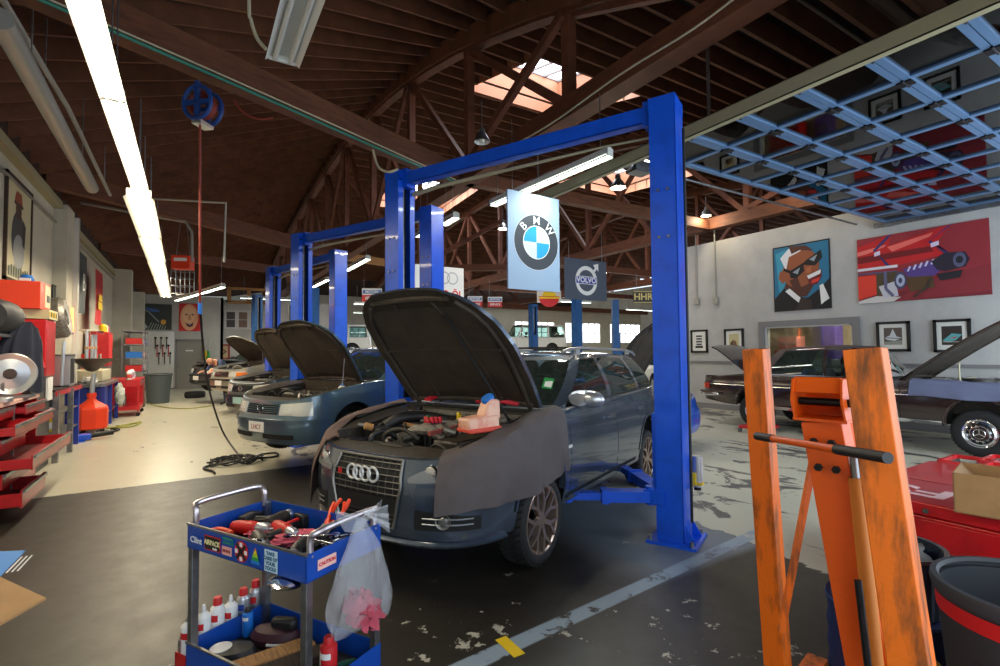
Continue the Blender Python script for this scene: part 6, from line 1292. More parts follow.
for k, (px, yt, yb) in enumerate(((697, 238, 299), (716, 236, 298))):
    a = Xp(px, yt, XR-.03); c = Xp(px, yb, XR-.03); b = MB(); b.cyl((0, 0, 0), (0, 0, a.z-c.z+.3), .018, 'conduit', 8); b.build  # pipe
    t = thing('conduit_pipe', ('grey conduit with switch box on the right wall, nearer the big blue post', 'grey conduit with switch box on the right wall, second from the big blue post')[k], 'pipe', c); b.build('pipe', t); b = MB(); b.box(-.05, .03, -.07, .07, -.16, .02, 'conduit'); b.build('switch_box', t, smooth=0, bev=.008)
# hanging signs
def hangsign(cx, cy, D, w, h, az, label, name='hanging_sign', m='white', z=None, wires=1.0):
    p = Dp(cx, cy, D); t = thing(name, label, 'sign', p, az)
    b = MB(); b.box(-w/2, w/2, -.015, .015, -h/2, h/2, m); pn = b.build('panel', t, smooth=0)
    b = MB()
    for x in (-w*.4, w*.4): b = MB(); b.tube([(x, 0, h/2), (x, 0, h/2+wires)], .005, 'steel', 5); b.build('hanging_wire', t); return t, pn, frame_mx((0, -.016, 0), (1, 0, 0), (0, 0, 1))
sg = C(150, 172, 198)
t, pn, mx = hangsign(534, 242.5, 7.1, .92, 1.37, R(2), 'tall pale blue hanging sign with round blue-and-white BMW badge', m=sg)
def disc(b, c, r, m, y, n=48, a0=0, a1=2*pi, r0=0):
    if r0: b.add([(c[0]+rr*cos(a0+(a1-a0)*i/n), y, c[1]+rr*sin(a0+(a1-a0)*i/n)) for rr in (r0, r) for i in range(n+1)], [(i, i+1, i+n+2, i+n+1) for i in range(n)], m)
    else: b.add([(c[0], y, c[1])]+[(c[0]+r*cos(a0+(a1-a0)*i/n), y, c[1]+r*sin(a0+(a1-a0)*i/n)) for i in range(n+1)], [(0, i+1, i+2) for i in range(n)], m)
b = MB(); rc = (.035, .0); disc(b, rc, .395, C(52, 56, 64), -.0165); disc(b, rc, .24, 'white', -.0172, r0=.228)
for k in range(4): disc(b, rc, .228, (C(200, 210, 220), C(30, 150, 225))[k % 2 == 1], -.0175, 14, k*pi/2, (k+1)*pi/2)
disc(b, rc, .40, C(200, 205, 212), -.0170, r0=.392); rd_ = b.build('roundel', pn, smooth=0, weld=False)
for ch, a in (('B', 48), ('M', 0), ('W', -48)):
    m_ = mx @ Matrix.Translation((rc[0]+.308*sin(R(-a)), .308*cos(R(a)), .003)) @ Matrix.Rotation(R(a), 4, 'Z'); text(ch, .165, 'white', 'lettering', rd_, m_, bold=.001, sx=1.0)
t, pn, mx = hangsign(586, 280, 12.6, 1.42, 1.02, R(2), 'square dark grey hanging sign with white VOLVO ring and arrow', m=C(70, 80, 98), wires=.4)
b = MB(); disc(b, (0, -.02), .37, 'white', -.017, r0=.27); b.add([(.18, -.017, .2), (.30, -.017, .32), (.24, -.017, .40), (.42, -.017, .44), (.42, -.017, .24), (.36, -.017, .3), (.25, -.017, .16)], [tuple(range(7))], 'white'); b.box(-.36, .36, -.019, -.018, -.11, .09, 'white'); b.box(-.345, .345, -.0195, -.0188, -.095, .075, C(40, 50, 160)); rg2 = b.build('ring_emblem', pn, smooth=0, weld=False)
text('VOLVO', .19, 'white', 'lettering', rg2, mx @ Matrix.Translation((0, -.01, .005)), bold=.006, sx=1.05)
t, pn, mx = hangsign(440, 284, 13, 1.4, .92, R(2), 'white hanging banner with four grey rings behind the second blue lift', m='white', wires=.5)
b = MB()
for k in range(4): disc(b, (-.36+.24*k, .17), .165, C(170, 176, 184), -.017-.0003*k, r0=.135)
r4 = b.build('ring_emblem', pn, smooth=0, weld=False); text('MOTOR ÖL', .3, C(220, 40, 50), 'lettering', r4, mx @ Matrix.Translation((0, -.27, .002)), bold=.006, sx=.85)
for k, (cx, cy, D, w, h, lb) in enumerate(((372, 295, 16, .62, .42, 'blue, white and red sign hanging left of the raised big bonnet'), (475, 301.5, 17, .5, .36, 'left one of the two small blue and red signs over the back hall'), (495, 302, 17.5, .5, .36, 'right one of the two small blue and red signs over the back hall'))):
    t, pn, mx = hangsign(cx, cy, D, w, h, R(-25), lb, m='white', wires=.6); b = MB(); b.box(-w/2, w/2, -.018, -.0155, -h/2, 0 if k != 2 else -.0, 'red'); b.box(-w*.46, w*.46, -.018, -.0155, h*.1, h*.38, C(90, 120, 180)); bb = b.build('colour_band', pn, smooth=0); text('SERVICE', h*.28, 'white', 'lettering', bb, mx @ Matrix.Translation((0, -h*.25, .004)), bold=.003); text('MOTORS', h*.24, 'white', 'lettering', bb, mx @ Matrix.Translation((0, h*.24, .004)), bold=.003)
t, pn, mx = hangsign(549, 297, 14, .68, .32, R(-25), 'yellow and red scallop-shaped sign under the big roundel sign', m=C(210, 206, 200), wires=.4); b = MB(); disc(b, (0, .0), .2, 'yellow', -.017, a0=0, a1=pi); disc(b, (0, .02), .3, 'red', -.0175, 24, pi, 2*pi); b.box(-.3, .3, -.019, -.018, -.05, .0, 'yellow'); b.build('emblem', pn, smooth=0, weld=False)
t, pn, mx = hangsign(650, 297, 14, .95, .34, R(-30), 'dark board with gold characters seen beside the big blue post', m=C(44, 42, 38), wires=.5); text('HHRH', .26, C(200, 180, 110), 'lettering', pn, mx @ Matrix.Translation((-.1, 0, .002)), bold=.006); b = MB(); 
for s_ in (-1, 1): b.box(-.48, .48, -.02, -.015, s_*.15-.01, s_*.15+.01, C(200, 180, 110))
b.build('gold_border', pn, smooth=0)
# left wall pictures
a = Xp(5, 171, XL); bq = Xp(30, 195, XL); c = Xp(25, 285, XL); d0 = Xp(3, 279, XL)
f = Flat((XL+.002, a.y, (c.z+d0.z)/2), (0, bq.y-a.y, 0), (0, 0, (a.z+bq.z)/2-(c.z+d0.z)/2)); f.poly([(.03, .02), (.97, .02), (.97, .98), (.03, .98)], C(206, 196, 158))
f.ell((.46, .44), (.26, .27), C(70, 72, 70)); f.ell((.5, .3), (.22, .18), C(160, 160, 158)); f.ell((.46, .72), (.12, .085), C(76, 46, 34)); f.poly([(.3, .76), (.62, .76), (.6, .82), (.56, .9), (.36, .9), (.3, .82)], C(150, 66, 34)); f.poly([(.28, .79), (.64, .79), (.64, .76), (.28, .76)], C(60, 34, 24)); f.poly([(.64, .66), (.76, .6), (.72, .36), (.62, .4)], C(44, 46, 50))
for k in range(9): f.poly([(.1+.09*k, .04), (.16+.09*k, .04), (.16+.09*k, .13+.02*(k % 3)), (.1+.09*k, .13+.02*(k % 2))], C(90, 100, 84))
f.done('poster', 'tall poster of a hatted figure high on the left wall', 'poster', C(206, 196, 158), 'wood_dark', .05)
def banner(x0, x1, y0_, y1_, m, label, extra=None, X0=XL+.25, m2=None, tx=None, name='banner'):
    a = Xp(x0, y0_, X0); c = Xp(x1, y1_, X0); y_a, y_c = a.y, Xp(x1, y0_, X0).y; zt_, zb_ = a.z, Xp(x0, y1_, X0).z
    w_ = abs(y_c-y_a); t = thing(name, label, 'banner', (X0, (y_a+y_c)/2, zb_)); h_ = zt_-zb_; b = MB(); b.grid([[(.03*sin(k*1.1+j*.4)*(1-j/8)+(.02), -w_/2+w_*k/10, h_*j/8) for k in range(11)] for j in range(9)], m); b.build('cloth', t, smooth=60)
    if m2: b = MB(); b.box(.055, .06, -w_*.28, w_*.28, h_*.28, h_*.42, m2); b.box(.055, .06, -w_*.2, w_*.24, h_*.44, h_*.56, m2); b.build('emblem', t, smooth=0)
    if tx: text(tx, w_*.5, 'white', 'lettering', t, frame_mx((.06, 0, h_*.5), (0, 0, -1), (0, -1, 0)) if False else frame_mx((.06, 0, h_*.5), (0, 1, 0), (0, 0, 1)))
    return t
banner(76.5, 86, 249, 312, C(48, 58, 60), 'dark hanging jacket-like banner on the left wall behind the pilaster', tx='B'); banner(94.5, 102, 268, 324, C(190, 26, 30), 'red banner with yellow emblem on the left wall', m2='yellow')
b = MB(); b.cyl((0, 0, 0), (0, 0, .5), .03, 'neon', 10); b.cyl((0, 0, -.05), (0, 0, 0), .035, 'steel', 10); p = Xp(71.5, 332, XL+.3); t = thing('neon_light', 'small glowing orange light on the left wall above the workbench', 'light', p); b.build('tube', t)
# far wall pictures
def farpic(x0, x1, y0_, y1_, Y0=YF-.002): a = Yp(x0, y1_, Y0); c = Yp(x1, y0_, Y0); return Flat((a.x, Y0, a.z), (c.x-a.x, 0, 0), (0, 0, c.z-a.z))
f = farpic(137.5, 172, 304.5, 329.5); f.poly([(0, 0), (1, 0), (1, 1), (0, 1)], C(60, 66, 62)); f.line([(.05, .85), (.3, .7), (.62, .3)], .015, C(170, 180, 180)); f.poly([(.2, .85), (.55, .8), (.66, .7), (.4, .68)], C(70, 110, 180)); f.ell((.75, .3), (.08, .1), C(230, 170, 70)); f.poly([(0, 0), (.2, .25), (.3, .1), (.2, 0)], C(180, 186, 180))
for k in range(7): f.line([(.3+.08*k, 0), (.4+.07*k, .28-.02*k)], .012, C(170, 178, 170))
f.done('poster', 'dark poster with a bridge-like drawing left of the face poster', 'poster', C(60, 66, 62))
f = farpic(178.8, 200.5, 304, 331); f.poly([(0, 0), (1, 0), (1, 1), (0, 1)], C(206, 40, 40)); f.ell((.48, .5), (.42, .48), C(232, 170, 130)); f.ell((.46, .6), (.3, .3), C(240, 190, 150)); f.ell((.34, .6), (.06, .03), C(120, 70, 60)); f.ell((.64, .6), (.06, .03), C(120, 70, 60)); f.poly([(.44, .6), (.54, .6), (.58, .4), (.42, .4)], C(214, 150, 116)); f.poly([(.3, .3), (.5, .26), (.68, .32), (.64, .18), (.48, .14), (.36, .2)], C(90, 40, 60)); f.poly([(.36, .28), (.5, .26), (.64, .3), (.5, .23)], C(210, 190, 200))
f.done('poster', 'orange-red poster of a laughing bald face on the far wall', 'poster', C(206, 40, 40))
f = farpic(224, 262, 311, 329, YF+1.19); f.poly([(.0, 0), (1, 0), (1, 1), (0, 1)], C(200, 196, 196))
for k in range(3): f.poly([(.06+.32*k, .1), (.28+.32*k, .1), (.28+.32*k, .9), (.06+.32*k, .9)], C(70, 64, 66) if k != 1 else C(120, 96, 84)); f.line([(.06+.32*k, .5), (.28+.32*k, .5)], .02, C(170, 166, 166))
f.done('picture_frame', 'white three-part frame of dark photographs on the far wall', 'picture', C(200, 196, 196))
f = farpic(214, 229, 345, 358.5, YF+1.19); f.poly([(.06, .06), (.94, .06), (.94, .94), (.06, .94)], C(190, 170, 130)); f.poly([(.1, .5), (.5, .8), (.9, .5), (.5, .2)], C(120, 90, 60)); f.poly([(.3, .5), (.5, .66), (.7, .5), (.5, .34)], C(190, 176, 140))
f.done('picture_frame', 'small red-framed diamond pattern sign above the leaning mechanic', 'sign', C(190, 170, 130), C(150, 40, 40), .08)
# ---------------------------------------------------------------- pipes, cables, hose reel, box heater under the roof
def line3(name, label, cat, pts, r_, m, n=6, sm=6, hang=()):
    c = V(pts[0])
    if hang:
        t = thing(name, label, cat, c); b = MB(); b.tube([tuple(V(p)-c) for p in pts], r_, m, n); b.build('pipe', t)
        for h_ in hang:
            q = lerp(V(pts[0]), V(pts[-1]), h_)-c; b = MB(); b.tube([q, q+V((0, 0, interp([(-2.9, 5.1), (4.5, 6.6)], (q+c).x)-(q+c).z))], .008, 'steel', 5); b.build('hanger', t)
        return t
    b = MB(); b.tube([tuple(V(p)-c) for p in (catmull([tuple(p) for p in pts], sm) if sm else pts)], r_, m, n); return solo(b, name, label, cat, c)
p = Hz(230, 88, 4.74); q = Hz(460, 186, 4.74); e = (q-p); line3('air_line', 'green hose running along the lower edge of the near tie beam', 'hose', [p-e*.9+V((0, -.13, -.05)), p-e*.5+V((0, -.13, .0)), p+V((0, -.13, 0)), p+e*.5+V((0, -.13, -.02)), q+V((-.1, -.13, 0))], .018, 'green_hose')
line3('cable', 'thin white cable clipped beside the green hose on the near tie beam', 'cable', [p-e*.9+V((0, -.13, .02)), p+V((0, -.13, .05)), q+V((-.1, -.13, .04))], .010, 'cable_white')
line3('cable', 'white cable sagging along the main truss beam by the big blue post', 'cable', [(XT-.16, 2.6, 4.93), (XT-.18, 3.2, 4.86), (XT-.18, 4.2, 4.88), (XT-.18, 5.6, 4.82), (XT-.16, 7, 4.9)], .012, 'cable_white')
line3('cable', 'pale cable looping down from the top of the far blue post', 'cable', [Dp(373, 150, 5.8), Dp(378, 166, 5.7), Dp(388, 172, 5.6), Dp(398, 169, 5.6)], .014, 'cable_white')
line3('cable', 'cream cable hanging at the top of the picture beside the unlit fixture', 'cable', [Dp(249, 0, 4.4)+V((0, 0, 1.2)), Dp(249, 0, 4.4), Dp(251, 20, 4.4), Dp(257, 38, 4.4), Dp(266, 49, 4.4)], .016, 'cable_white')
line3('cable', 'orange cord looped under the near tie beam beside the hose reel', 'cable', [Dp(234, 100, 5.9), Dp(243, 112, 5.9), Dp(258, 119, 5.9), Dp(273, 118, 5.9)], .012, 'red_hose')
line3('exhaust_pipe', 'long grey duct pipe running below the roof at upper left', 'pipe', [Hz(0, 18, 4.3), Hz(92, 188, 4.3)], .09, 'conduit', 12, 0, (.2, .8))
line3('sprinkler_pipe', 'thin pipe running under the roof between the duct and the strip lights', 'pipe', [Hz(0, 0, 4.7)-V((0, .6, 0)), Hz(68, 108, 4.7), Hz(110, 195, 4.7)], .03, 'conduit', 8, 0, (.3, .9))
line3('sprinkler_pipe', 'horizontal grey pipe crossing to the orange heater from the left wall', 'pipe', [Dp(72, 201, 11.5), Dp(130, 212, 11.8), Dp(186, 222, 12), Dp(192, 232, 12), Dp(192, 262, 12)], .035, 'conduit', 8, 0)
line3('gas_pipe', 'thin grey pipe rising from the lit fixture row behind the hose reel', 'pipe', [Dp(140, 198, 9), Dp(226, 203, 9), Dp(224, 262, 9)], .02, 'conduit', 8, 0, (.05,))
hr = Dp(203, 106, 5.75); t = thing('hose_reel', 'blue hose reel with red hose hanging from the near tie beam', 'hose reel', hr, R(50))
b = MB()
for s_ in (-1, 1): b.tube([(s_*.09, .17*cos(2*pi*i/20), .19*sin(2*pi*i/20)-.0) for i in range(21)], .024, 'reel_blue', 8); b.bar((s_*.09, -.16, 0), (s_*.09, .16, 0), .04, .05, 'reel_blue'); b.bar((s_*.09, 0, -.16), (s_*.09, 0, .24), .05, .04, 'reel_blue')
b.build('reel_frame', t); b = MB(); b.lathe([(.13, -.07), (.15, -.05), (.13, -.03), (.15, -.01), (.13, .01), (.15, .03), (.13, .05), (.13, .07)], 'red_hose', mx=Matrix.Rotation(pi/2, 4, 'Y'), n=24); b.build('coiled_hose', t); b = MB(); b.box(-.1, .1, -.06, .06, -.24, -.2, 'satin_silver'); b.build('outlet', t, smooth=0)
g1, g2 = G(240, 459), G(226, 466); P_ = [Dp(200, 125, 5.7), Dp(200, 210, 5.9), Dp(200, 306, 6.2)]; Q_ = [P_[-1], Dp(203, 345, 6.6), Dp(208, 385, 7.2), Dp(222, 430, 7.9), V((g1.x, g1.y, .03))]; t = thing('air_hose', 'long air hose dropping from the blue reel to the floor', 'hose', P_[0])
b = MB(); b.tube(catmull([tuple(p-P_[0]) for p in P_], 6), .014, 'red_hose', 7); b.build('red_hose', t); b = MB(); b.tube(catmull([tuple(p-P_[0]) for p in Q_], 6), .014, 'black', 7); b.build('black_hose', t); b = MB(); b.cyl(P_[2]-P_[0]+V((0, 0, -.1)), P_[2]-P_[0]+V((0, 0, .05)), .025, 'blue', 10); b.build('coupling', t)
b = MB(); q_ = random.Random(5); pts = []
for i in range(90):
    a = i*.42; r_ = .10+.20*abs(sin(i*.113))+.04*sin(i*.9); pts.append((r_*cos(a)*1.15, r_*sin(a)*.9, .02+.02*(i % 4)))
b.tube(catmull(pts, 3), .012, 'black', 6); b.tube(catmull([(.2, .1, .02), (.4, .35, .02), (.6, .35, .02), (.55, .05, .02), (.2, -.1, .05)], 5), .016, 'black', 6); b.tube(catmull([(-.2, 0, .02), (-.4, -.2, .02), (-.3, -.5, .02), (-.28, -.65, .02)], 5), .016, 'black', 6); gc = G(235, 463); solo(b, 'hose_coil', 'tangle of black air hose lying on the floor in the aisle', 'hose', (gc.x, gc.y, 0))
line3('floor_hose', 'thin dark hose lying across the cream floor by the far red carts', 'hose', [(*G(148, 404).xy, .02), (*G(165, 408).xy, .02), (*G(190, 409).xy, .02), (*G(214, 406).xy, .02)], .015, 'yellow_hose')
line3('floor_hose', 'yellow-green hose looping from the blue bench onto the floor', 'hose', [Dp(106, 397, 13), Dp(109, 412, 12.9), Dp(113, 424, 12.8), (*G(118, 427).xy, .02), (*G(134, 424).xy, .02), (*G(141, 423).xy, .02), (*G(132, 427).xy, .02), (*G(106, 429).xy, .02)], .022, 'yellow_hose')
hb = Dp(183, 263, 12); t = thing('unit_heater', 'orange hanging box with wire cage below, right of the long strip lights', 'heater', hb, R(-20)); b = MB(); b.box(-.2, .2, -.15, .15, -.16, .16, 'orange_red'); b.box(-.14, .14, -.16, -.15, .02, .1, 'white'); b.build('housing', t, smooth=0, bev=.01)
b = MB()
for x in (-.2, -.1, 0, .1, .2): b.tube([(x, -.14, -.16), (x, -.14, -.75)], .007, 'steel', 5); b.tube([(x, .14, -.16), (x, .14, -.75)], .007, 'steel', 5)
for z in (-.2, -.38, -.56, -.75): b.tube([(-.2, -.14, z), (.2, -.14, z), (.2, .14, z), (-.2, .14, z), (-.2, -.14, z)], .007, 'steel', 5)
b.build('wire_cage', t); b = MB()
for x in (-.15, .15): b = MB(); b.tube([(x, 0, .16), (x*.3, 0, 1.2)], .008, 'steel', 5); b.build('hanging_wire', t)
b = MB(); b.box(-.35, .35, -.04, .04, -.3, .3, 'wood_light')
p = Yp(249, 296, YF+1.1); t = thing('wooden_frame', 'pale wooden frame high on the far wall beside the blue lifts', 'frame', p); b = MB()
for x in (-.9, 0, .9): b.box(x-.09, x+.09, -.06, .06, -.35, .35, 'wood_light')
for z in (-.35, .35): b.box(-.99, .99, -.06, .06, z-.06, z+.06, 'wood_light')
b.build('rails', t, smooth=0)
# ---------------------------------------------------------------- left side: red chest with open drawers
t = thing('tool_chest', 'big red tool chest with several drawers pulled open at the left edge', 'tool chest', (-2.32, 6.45, 0))
b = MB(); b.box(0, .02, 0, 1.85, .12, 1.08, 'red_tool'); b.box(0, .72, 0, .02, .12, 1.08, 'red_tool'); b.box(0, .72, 1.83, 1.85, .12, 1.08, 'red_tool'); b.box(0, .72, 0, 1.85, .12, .14, 'red_tool'); b.box(0, .74, -.01, 1.86, 1.08, 1.12, C(226, 176, 160)); b.box(.70, .72, .90, .94, .14, 1.08, 'steel'); b.build('case', t, smooth=0, bev=.004)
def drawer(t, y0_, y1_, z0_, z1_, out, xf=.72, m='red_tool', D_=.62):
    b = MB(); x1 = xf+out; x0 = x1-D_
    b.box(x1-.012, x1, y0_, y1_, z0_, z1_, m); b.box(x0, x1, y0_+.01, y0_+.018, z0_+.01, z1_-.03, m); b.box(x0, x1, y1_-.018, y1_-.01, z0_+.01, z1_-.03, m); b.box(x0, x0+.01, y0_+.01, y1_-.01, z0_+.01, z1_-.03, m); b.box(x0, x1, y0_+.01, y1_-.01, z0_+.01, z0_+.016, C(120, 20, 24)); d = b.build('drawer', t, smooth=0)
    b = MB(); b.box(x1, x1+.02, y0_+.01, y1_-.01, z1_-.03, z1_-.004, 'steel'); b.build('drawer_pull', d, smooth=0)
    b = MB(); b.box(x0+.02, x1-.02, y1_-.009, y1_-.004, (z0_+z1_)/2-.02, (z0_+z1_)/2+.01, 'steel'); b.build('drawer_slide', d, smooth=0); return d
for y0_, y1_, z0_, z1_, o_ in ((.03, .88, .95, 1.06, .0), (.96, 1.82, .95, 1.06, .08), (.96, 1.82, .82, .94, .16), (.03, .88, .82, .94, .2), (.03, .88, .66, .80, .1), (.03, 1.82, .50, .64, .33), (.03, 1.82, .34, .48, .12), (.03, .92, .15, .32, .26), (.96, 1.82, .15, .32, .0)): drawer(t, y0_, y1_, z0_, z1_, o_)
for y in (.1, 1.75):
    for x in (.1, .62): b = MB(); b.cyl((x, y-.025, .055), (x, y+.025, .055), .055, 'rubber', 14); b.box(x-.03, x+.03, y-.035, y+.035, .07, .125, 'steel'); b.build('caster', t)
# round reflector, red cloth
dp = Xp(10, 374, -1.72); t = thing('reflector_dish', 'large round shiny metal dish standing on the red chest', 'dish', (dp.x, dp.y, dp.z), 0); nrm_ = (CP-dp).normalized(); mm = frame_mx((0, 0, 0), V((0, 0, 1)).cross(nrm_), V((0, 0, 1)))
b = MB(); b.lathe([(0, .0), (.05, .0), (.06, .012), (.17, -.008), (.225, .016), (.235, .01), (.225, -.008), (.16, -.04), (0, -.05)], 'satin_silver', mx=mm, n=40); b.build('dish', t); b = MB(); b.lathe([(0, .03), (.045, .025), (.05, .0)], 'brown_vinyl', mx=mm, n=24, sx=1.2); b.build('centre_cap', t)
b = MB(); mz = dp.z-.32-1.12; b.box(-.2, .2, -.12, .12, 1.12-dp.z, 1.15-dp.z, 'steel'); b.bar((-.05, 0, 1.15-dp.z), (-.06, 0, -.05), .03, .03, 'steel'); b.build('stand', t)
blob('shop_cloth', 'red cloth beside the round shiny dish on the red chest', 'cloth', (-1.85, 8.0, 1.16), (.16, .14, .08), 'red_plastic', 41)
b = MB(); b.box(-.2, .2, -.1, .1, 0, .05, 'satin_silver'); solo(b, 'metal_tray', 'flat silver tray on the red chest in front of the dish', 'tray', (-1.75, 7.0, 1.121), bev=.01)
# tall red wheel-alignment machine with monitor hood, jacket on it
m0 = Xp(32, 330, -2.0); t = thing('testing_machine', 'tall red garage machine with sloping head and cream panel at left', 'machine', (-2.05, m0.y-.62, 0))
b = MB(); b.box(-.3, .3, -.55, .45, 0, 1.45, C(70, 66, 64)); b.build('pedestal', t, bev=.02)
b = MB(); b.add([(-.3, -.62, 1.42), (.34, -.62, 1.42), (.34, .5, 1.42), (-.3, .5, 1.42), (-.3, -.62, 1.85), (.18, -.62, 1.8), (.18, .5, 2.08), (-.3, .5, 2.08)], [(0, 3, 2, 1), (4, 5, 6, 7), (0, 1, 5, 4), (1, 2, 6, 5), (2, 3, 7, 6), (3, 0, 4, 7)], 'red_tool'); b.box(-.28, .34, -.05, .5, 1.30, 2.10, 'red_tool'); b.build('head', t, smooth=0, bev=.015)
b = MB(); b.box(-.25, .36, -.04, .49, 2.11, 2.24, C(200, 190, 150)); 
for k in range(6): b.box(.36, .365, -.02+.075*k, .03+.075*k, 2.14, 2.21, ('yellow', 'black')[k % 2])
b.build('warning_strip', t, smooth=0)
b = MB(); b.box(-.22, .28, -.15, .44, 2.245, 2.62, 'orange_red'); b.box(-.2, .26, .44, .445, 2.28, 2.6, C(205, 195, 165)); b.box(.281, .286, .1, .42, 2.28, 2.6, C(205, 195, 165)); b.box(.286, .29, .2, .36, 2.36, 2.46, 'black'); b.build('control_box', t, smooth=0, bev=.01)
b = MB(); b.box(.31, .335, .12, .42, .95, 1.28, 'white'); b.build('paper_label', t, smooth=0)
b = MB(); b.lathe([(0, 0), (.07, 0), (.09, .05), (.06, .12), (0, .13)], 'blue', n=16); b.box(-.06, .06, -.1, .1, 0, .07, 'white'); solo(b, 'cleaning_block', 'blue and white object on top of the tall red machine', 'object', (-2.0, m0.y-.35, 2.625))
jp = Xp(24, 322, -1.72)
def jacket(loc, rz):
    b = MB(); rows = []
    for j in range(15):
        v = j/14; w_ = interp([(0, .05), (.08, .14), (.2, .2), (.6, .24), (1, .27)], v); z = -v*.85
        rows.append([(w_*cos(a)*(1+.1*sin(5*a+v*3)), (.07+.05*v)*sin(a)*(1+.22*sin(7*a+v*2)), z-.02*sin(4*a)*v) for a in [2*pi*i/36 for i in range(36)]])
    b.grid(rows, 'jacket_navy', closed=True); t = thing('jacket', 'dark navy work jacket hanging beside the tall red machine', 'jacket', loc, rz); b.build('body', t, smooth=70)
    for s_ in (-1, 1): b = MB(); b.tube(catmull([(s_*.12, 0, -.08), (s_*.2, .02, -.25), (s_*.25, .04, -.5), (s_*.26, .03, -.75)], 5), [.05]*4+[.055]*4+[.05]*4+[.045]*4, 'jacket_navy', 10); b.build('sleeve', t)
    b = MB(); b.tube([(0, 0, .0), (0, 0, .05), (.02, 0, .08), (.03, 0, .05)], .006, 'steel', 6); b.build('coat_hook', t)
jacket(jp, R(60))
b = MB(); b.lathe([(0, 0), (.16, 0), (.2, .1), (.2, .5), (.16, .62), (0, .62)], C(40, 40, 44), mx=Matrix.Rotation(R(90), 4, 'X') , n=24); p = Xp(5, 318, -1.9); solo(b, 'vacuum_drum', 'dark horizontal motor drum on the wall shelf at the left edge', 'machine', p); b = MB(); b.box(-.3, .3, -.7, .3, -.24, -.205, 'steel'); solo(b, 'wall_shelf', 'steel bracket shelf under the dark motor drum at the left edge', 'shelf', (XL+.31, p.y, p.z), smooth=0)
p = Xp(58, 318, -2.0); b = MB(); b.lathe([(.15, -.12), (.30, -.14), (.36, -.08), (.36, .08), (.30, .14), (.15, .12), (.12, 0), (.15, -.12)], 'engine_alu', mx=Matrix.Rotation(R(80), 4, 'Y'), n=32); b.lathe([(0, .05), (.15, .05), (.28, .1), (.28, .14)], 'engine_black', mx=Matrix.Rotation(R(80), 4, 'Y'), n=32); solo(b, 'exhaust_fan', 'round dark ribbed fan housing mounted right of the tall red machine', 'fan', p)
b = MB(); b.box(-.02, 0, -.5, .5, 0, .62, C(44, 50, 50)); b.box(-.02, .01, -.52, .52, -.02, 0, 'wood_dark'); b.box(-.02, .01, -.52, .52, .62, .64, 'wood_dark'); p = Xp(58, 318, XL+.06); solo(b, 'notice_board', 'dark notice board on the left wall behind the fan housing', 'board', p, smooth=0)
# workbench with red edge, blue leg and shelf
bz = 1.08; t = thing('workbench', 'workbench with red front edge and blue end leg, left side', 'workbench', (-2.3, 9.75, 0))
b = MB(); b.box(0, .62, 0, 2.0, bz-.03, bz, 'dark_metal'); b.build('table_top', t, smooth=0); b = MB(); b.box(.62, .64, 0, 2.02, bz-.09, bz-.02, 'red_tool'); b.build('front_edge', t, smooth=0)
for x, y, m in ((.54, 1.92, 'bench_blue'), (.04, 1.92, 'bench_blue'), (.58, .06, 'steel'), (.04, .06, 'steel'), (.60, 1.0, 'steel')): b = MB(); b.box(x, x+.07, y, y+.07, 0, bz-.03, m); b.build('leg', t, smooth=0)
for z in (.35, .68): b = MB(); b.box(.02, .6, .02, 1.9, z, z+.02, 'steel'); b.build('shelf', t, smooth=0)
def jug(loc, m, label, s=1, cap='red', band=None, name='jug'):
    t = thing(name, label, 'bottle', loc, R(70)); b = MB(); b.lathe([(0, 0), (.09*s, 0), (.1*s, .02*s), (.1*s, .19*s), (.07*s, .25*s), (.025*s, .28*s), (.025*s, .3*s)], m, sx=1.25, sy=.8, n=18); b.build('bottle', t); b = MB(); b.cyl((0, 0, .3*s), (0, 0, .33*s), .03*s, cap, 12); b.build('cap', t); b = MB(); b.tube(catmull([(.02*s, 0, .27*s), (.11*s, 0, .26*s), (.125*s, 0, .17*s)], 4), .014*s, m, 7); b.build('handle', t)
    if band: b = MB(); b.lathe([(.101*s, .05*s), (.101*s, .16*s)], band, sx=1.25, sy=.8, n=18, a0=pi, a1=2*pi); b.build('label_band', t)
jug((-1.98, 10.75, .70), 'white', 'white jug on the upper shelf under the red-edged workbench', 1.1, 'white', C(40, 40, 60)); jug((-1.92, 10.7, .37), 'yellow', 'yellow bottle on the lower shelf under the workbench', .95, 'yellow', 'white'); jug((-1.95, 10.35, .37), C(214, 214, 206), 'white bottle left of the yellow one on the lower shelf', .95, 'white', C(120, 160, 60))
b = MB(); b.box(-.24, .24, -.2, .2, 0, .5, 'satin_silver'); b.box(.241, .245, -.16, .16, .04, .46, 'black'); b.box(-.25, .25, -.21, .21, .5, .53, 'steel'); solo(b, 'metal_cabinet', 'silver cabinet with dark front standing on the red-edged workbench', 'cabinet', (-1.95, 11.15, bz), smooth=0, bev=.005)
b = MB(); b.lathe([(0, 0), (.08, 0), (.08, .38), (.05, .46), (.02, .5), (0, .5)], 'red', n=20); b.tube([(0, 0, .5), (.05, 0, .54), (.12, 0, .5)], .012, 'black', 8); solo(b, 'fire_extinguisher', 'red fire extinguisher on the workbench left of the silver cabinet', 'fire extinguisher', (-1.98, 10.3, bz))
b = MB(); b.tube([(0, 0, 0), (.02, 0, .75)], .025, 'satin_silver', 8); b.lathe([(0, 0), (.1, 0), (.1, .02), (0, .02)], 'dark_metal', n=16); solo(b, 'lamp_stand', 'grey pole standing on the workbench behind the machine', 'stand', (-1.78, 10.75, bz))
for k, (y, lb) in enumerate(((11.35, 'white rag crumpled on the right end of the red-edged workbench'), (12.2, 'white rag on the left end of the blue workbench'))): blob('rag', lb, 'rag', (-1.85, y if k == 0 else 13.95, bz+.06 if k == 0 else 1.04), (.14, .2, .08), 'white', 50+k)
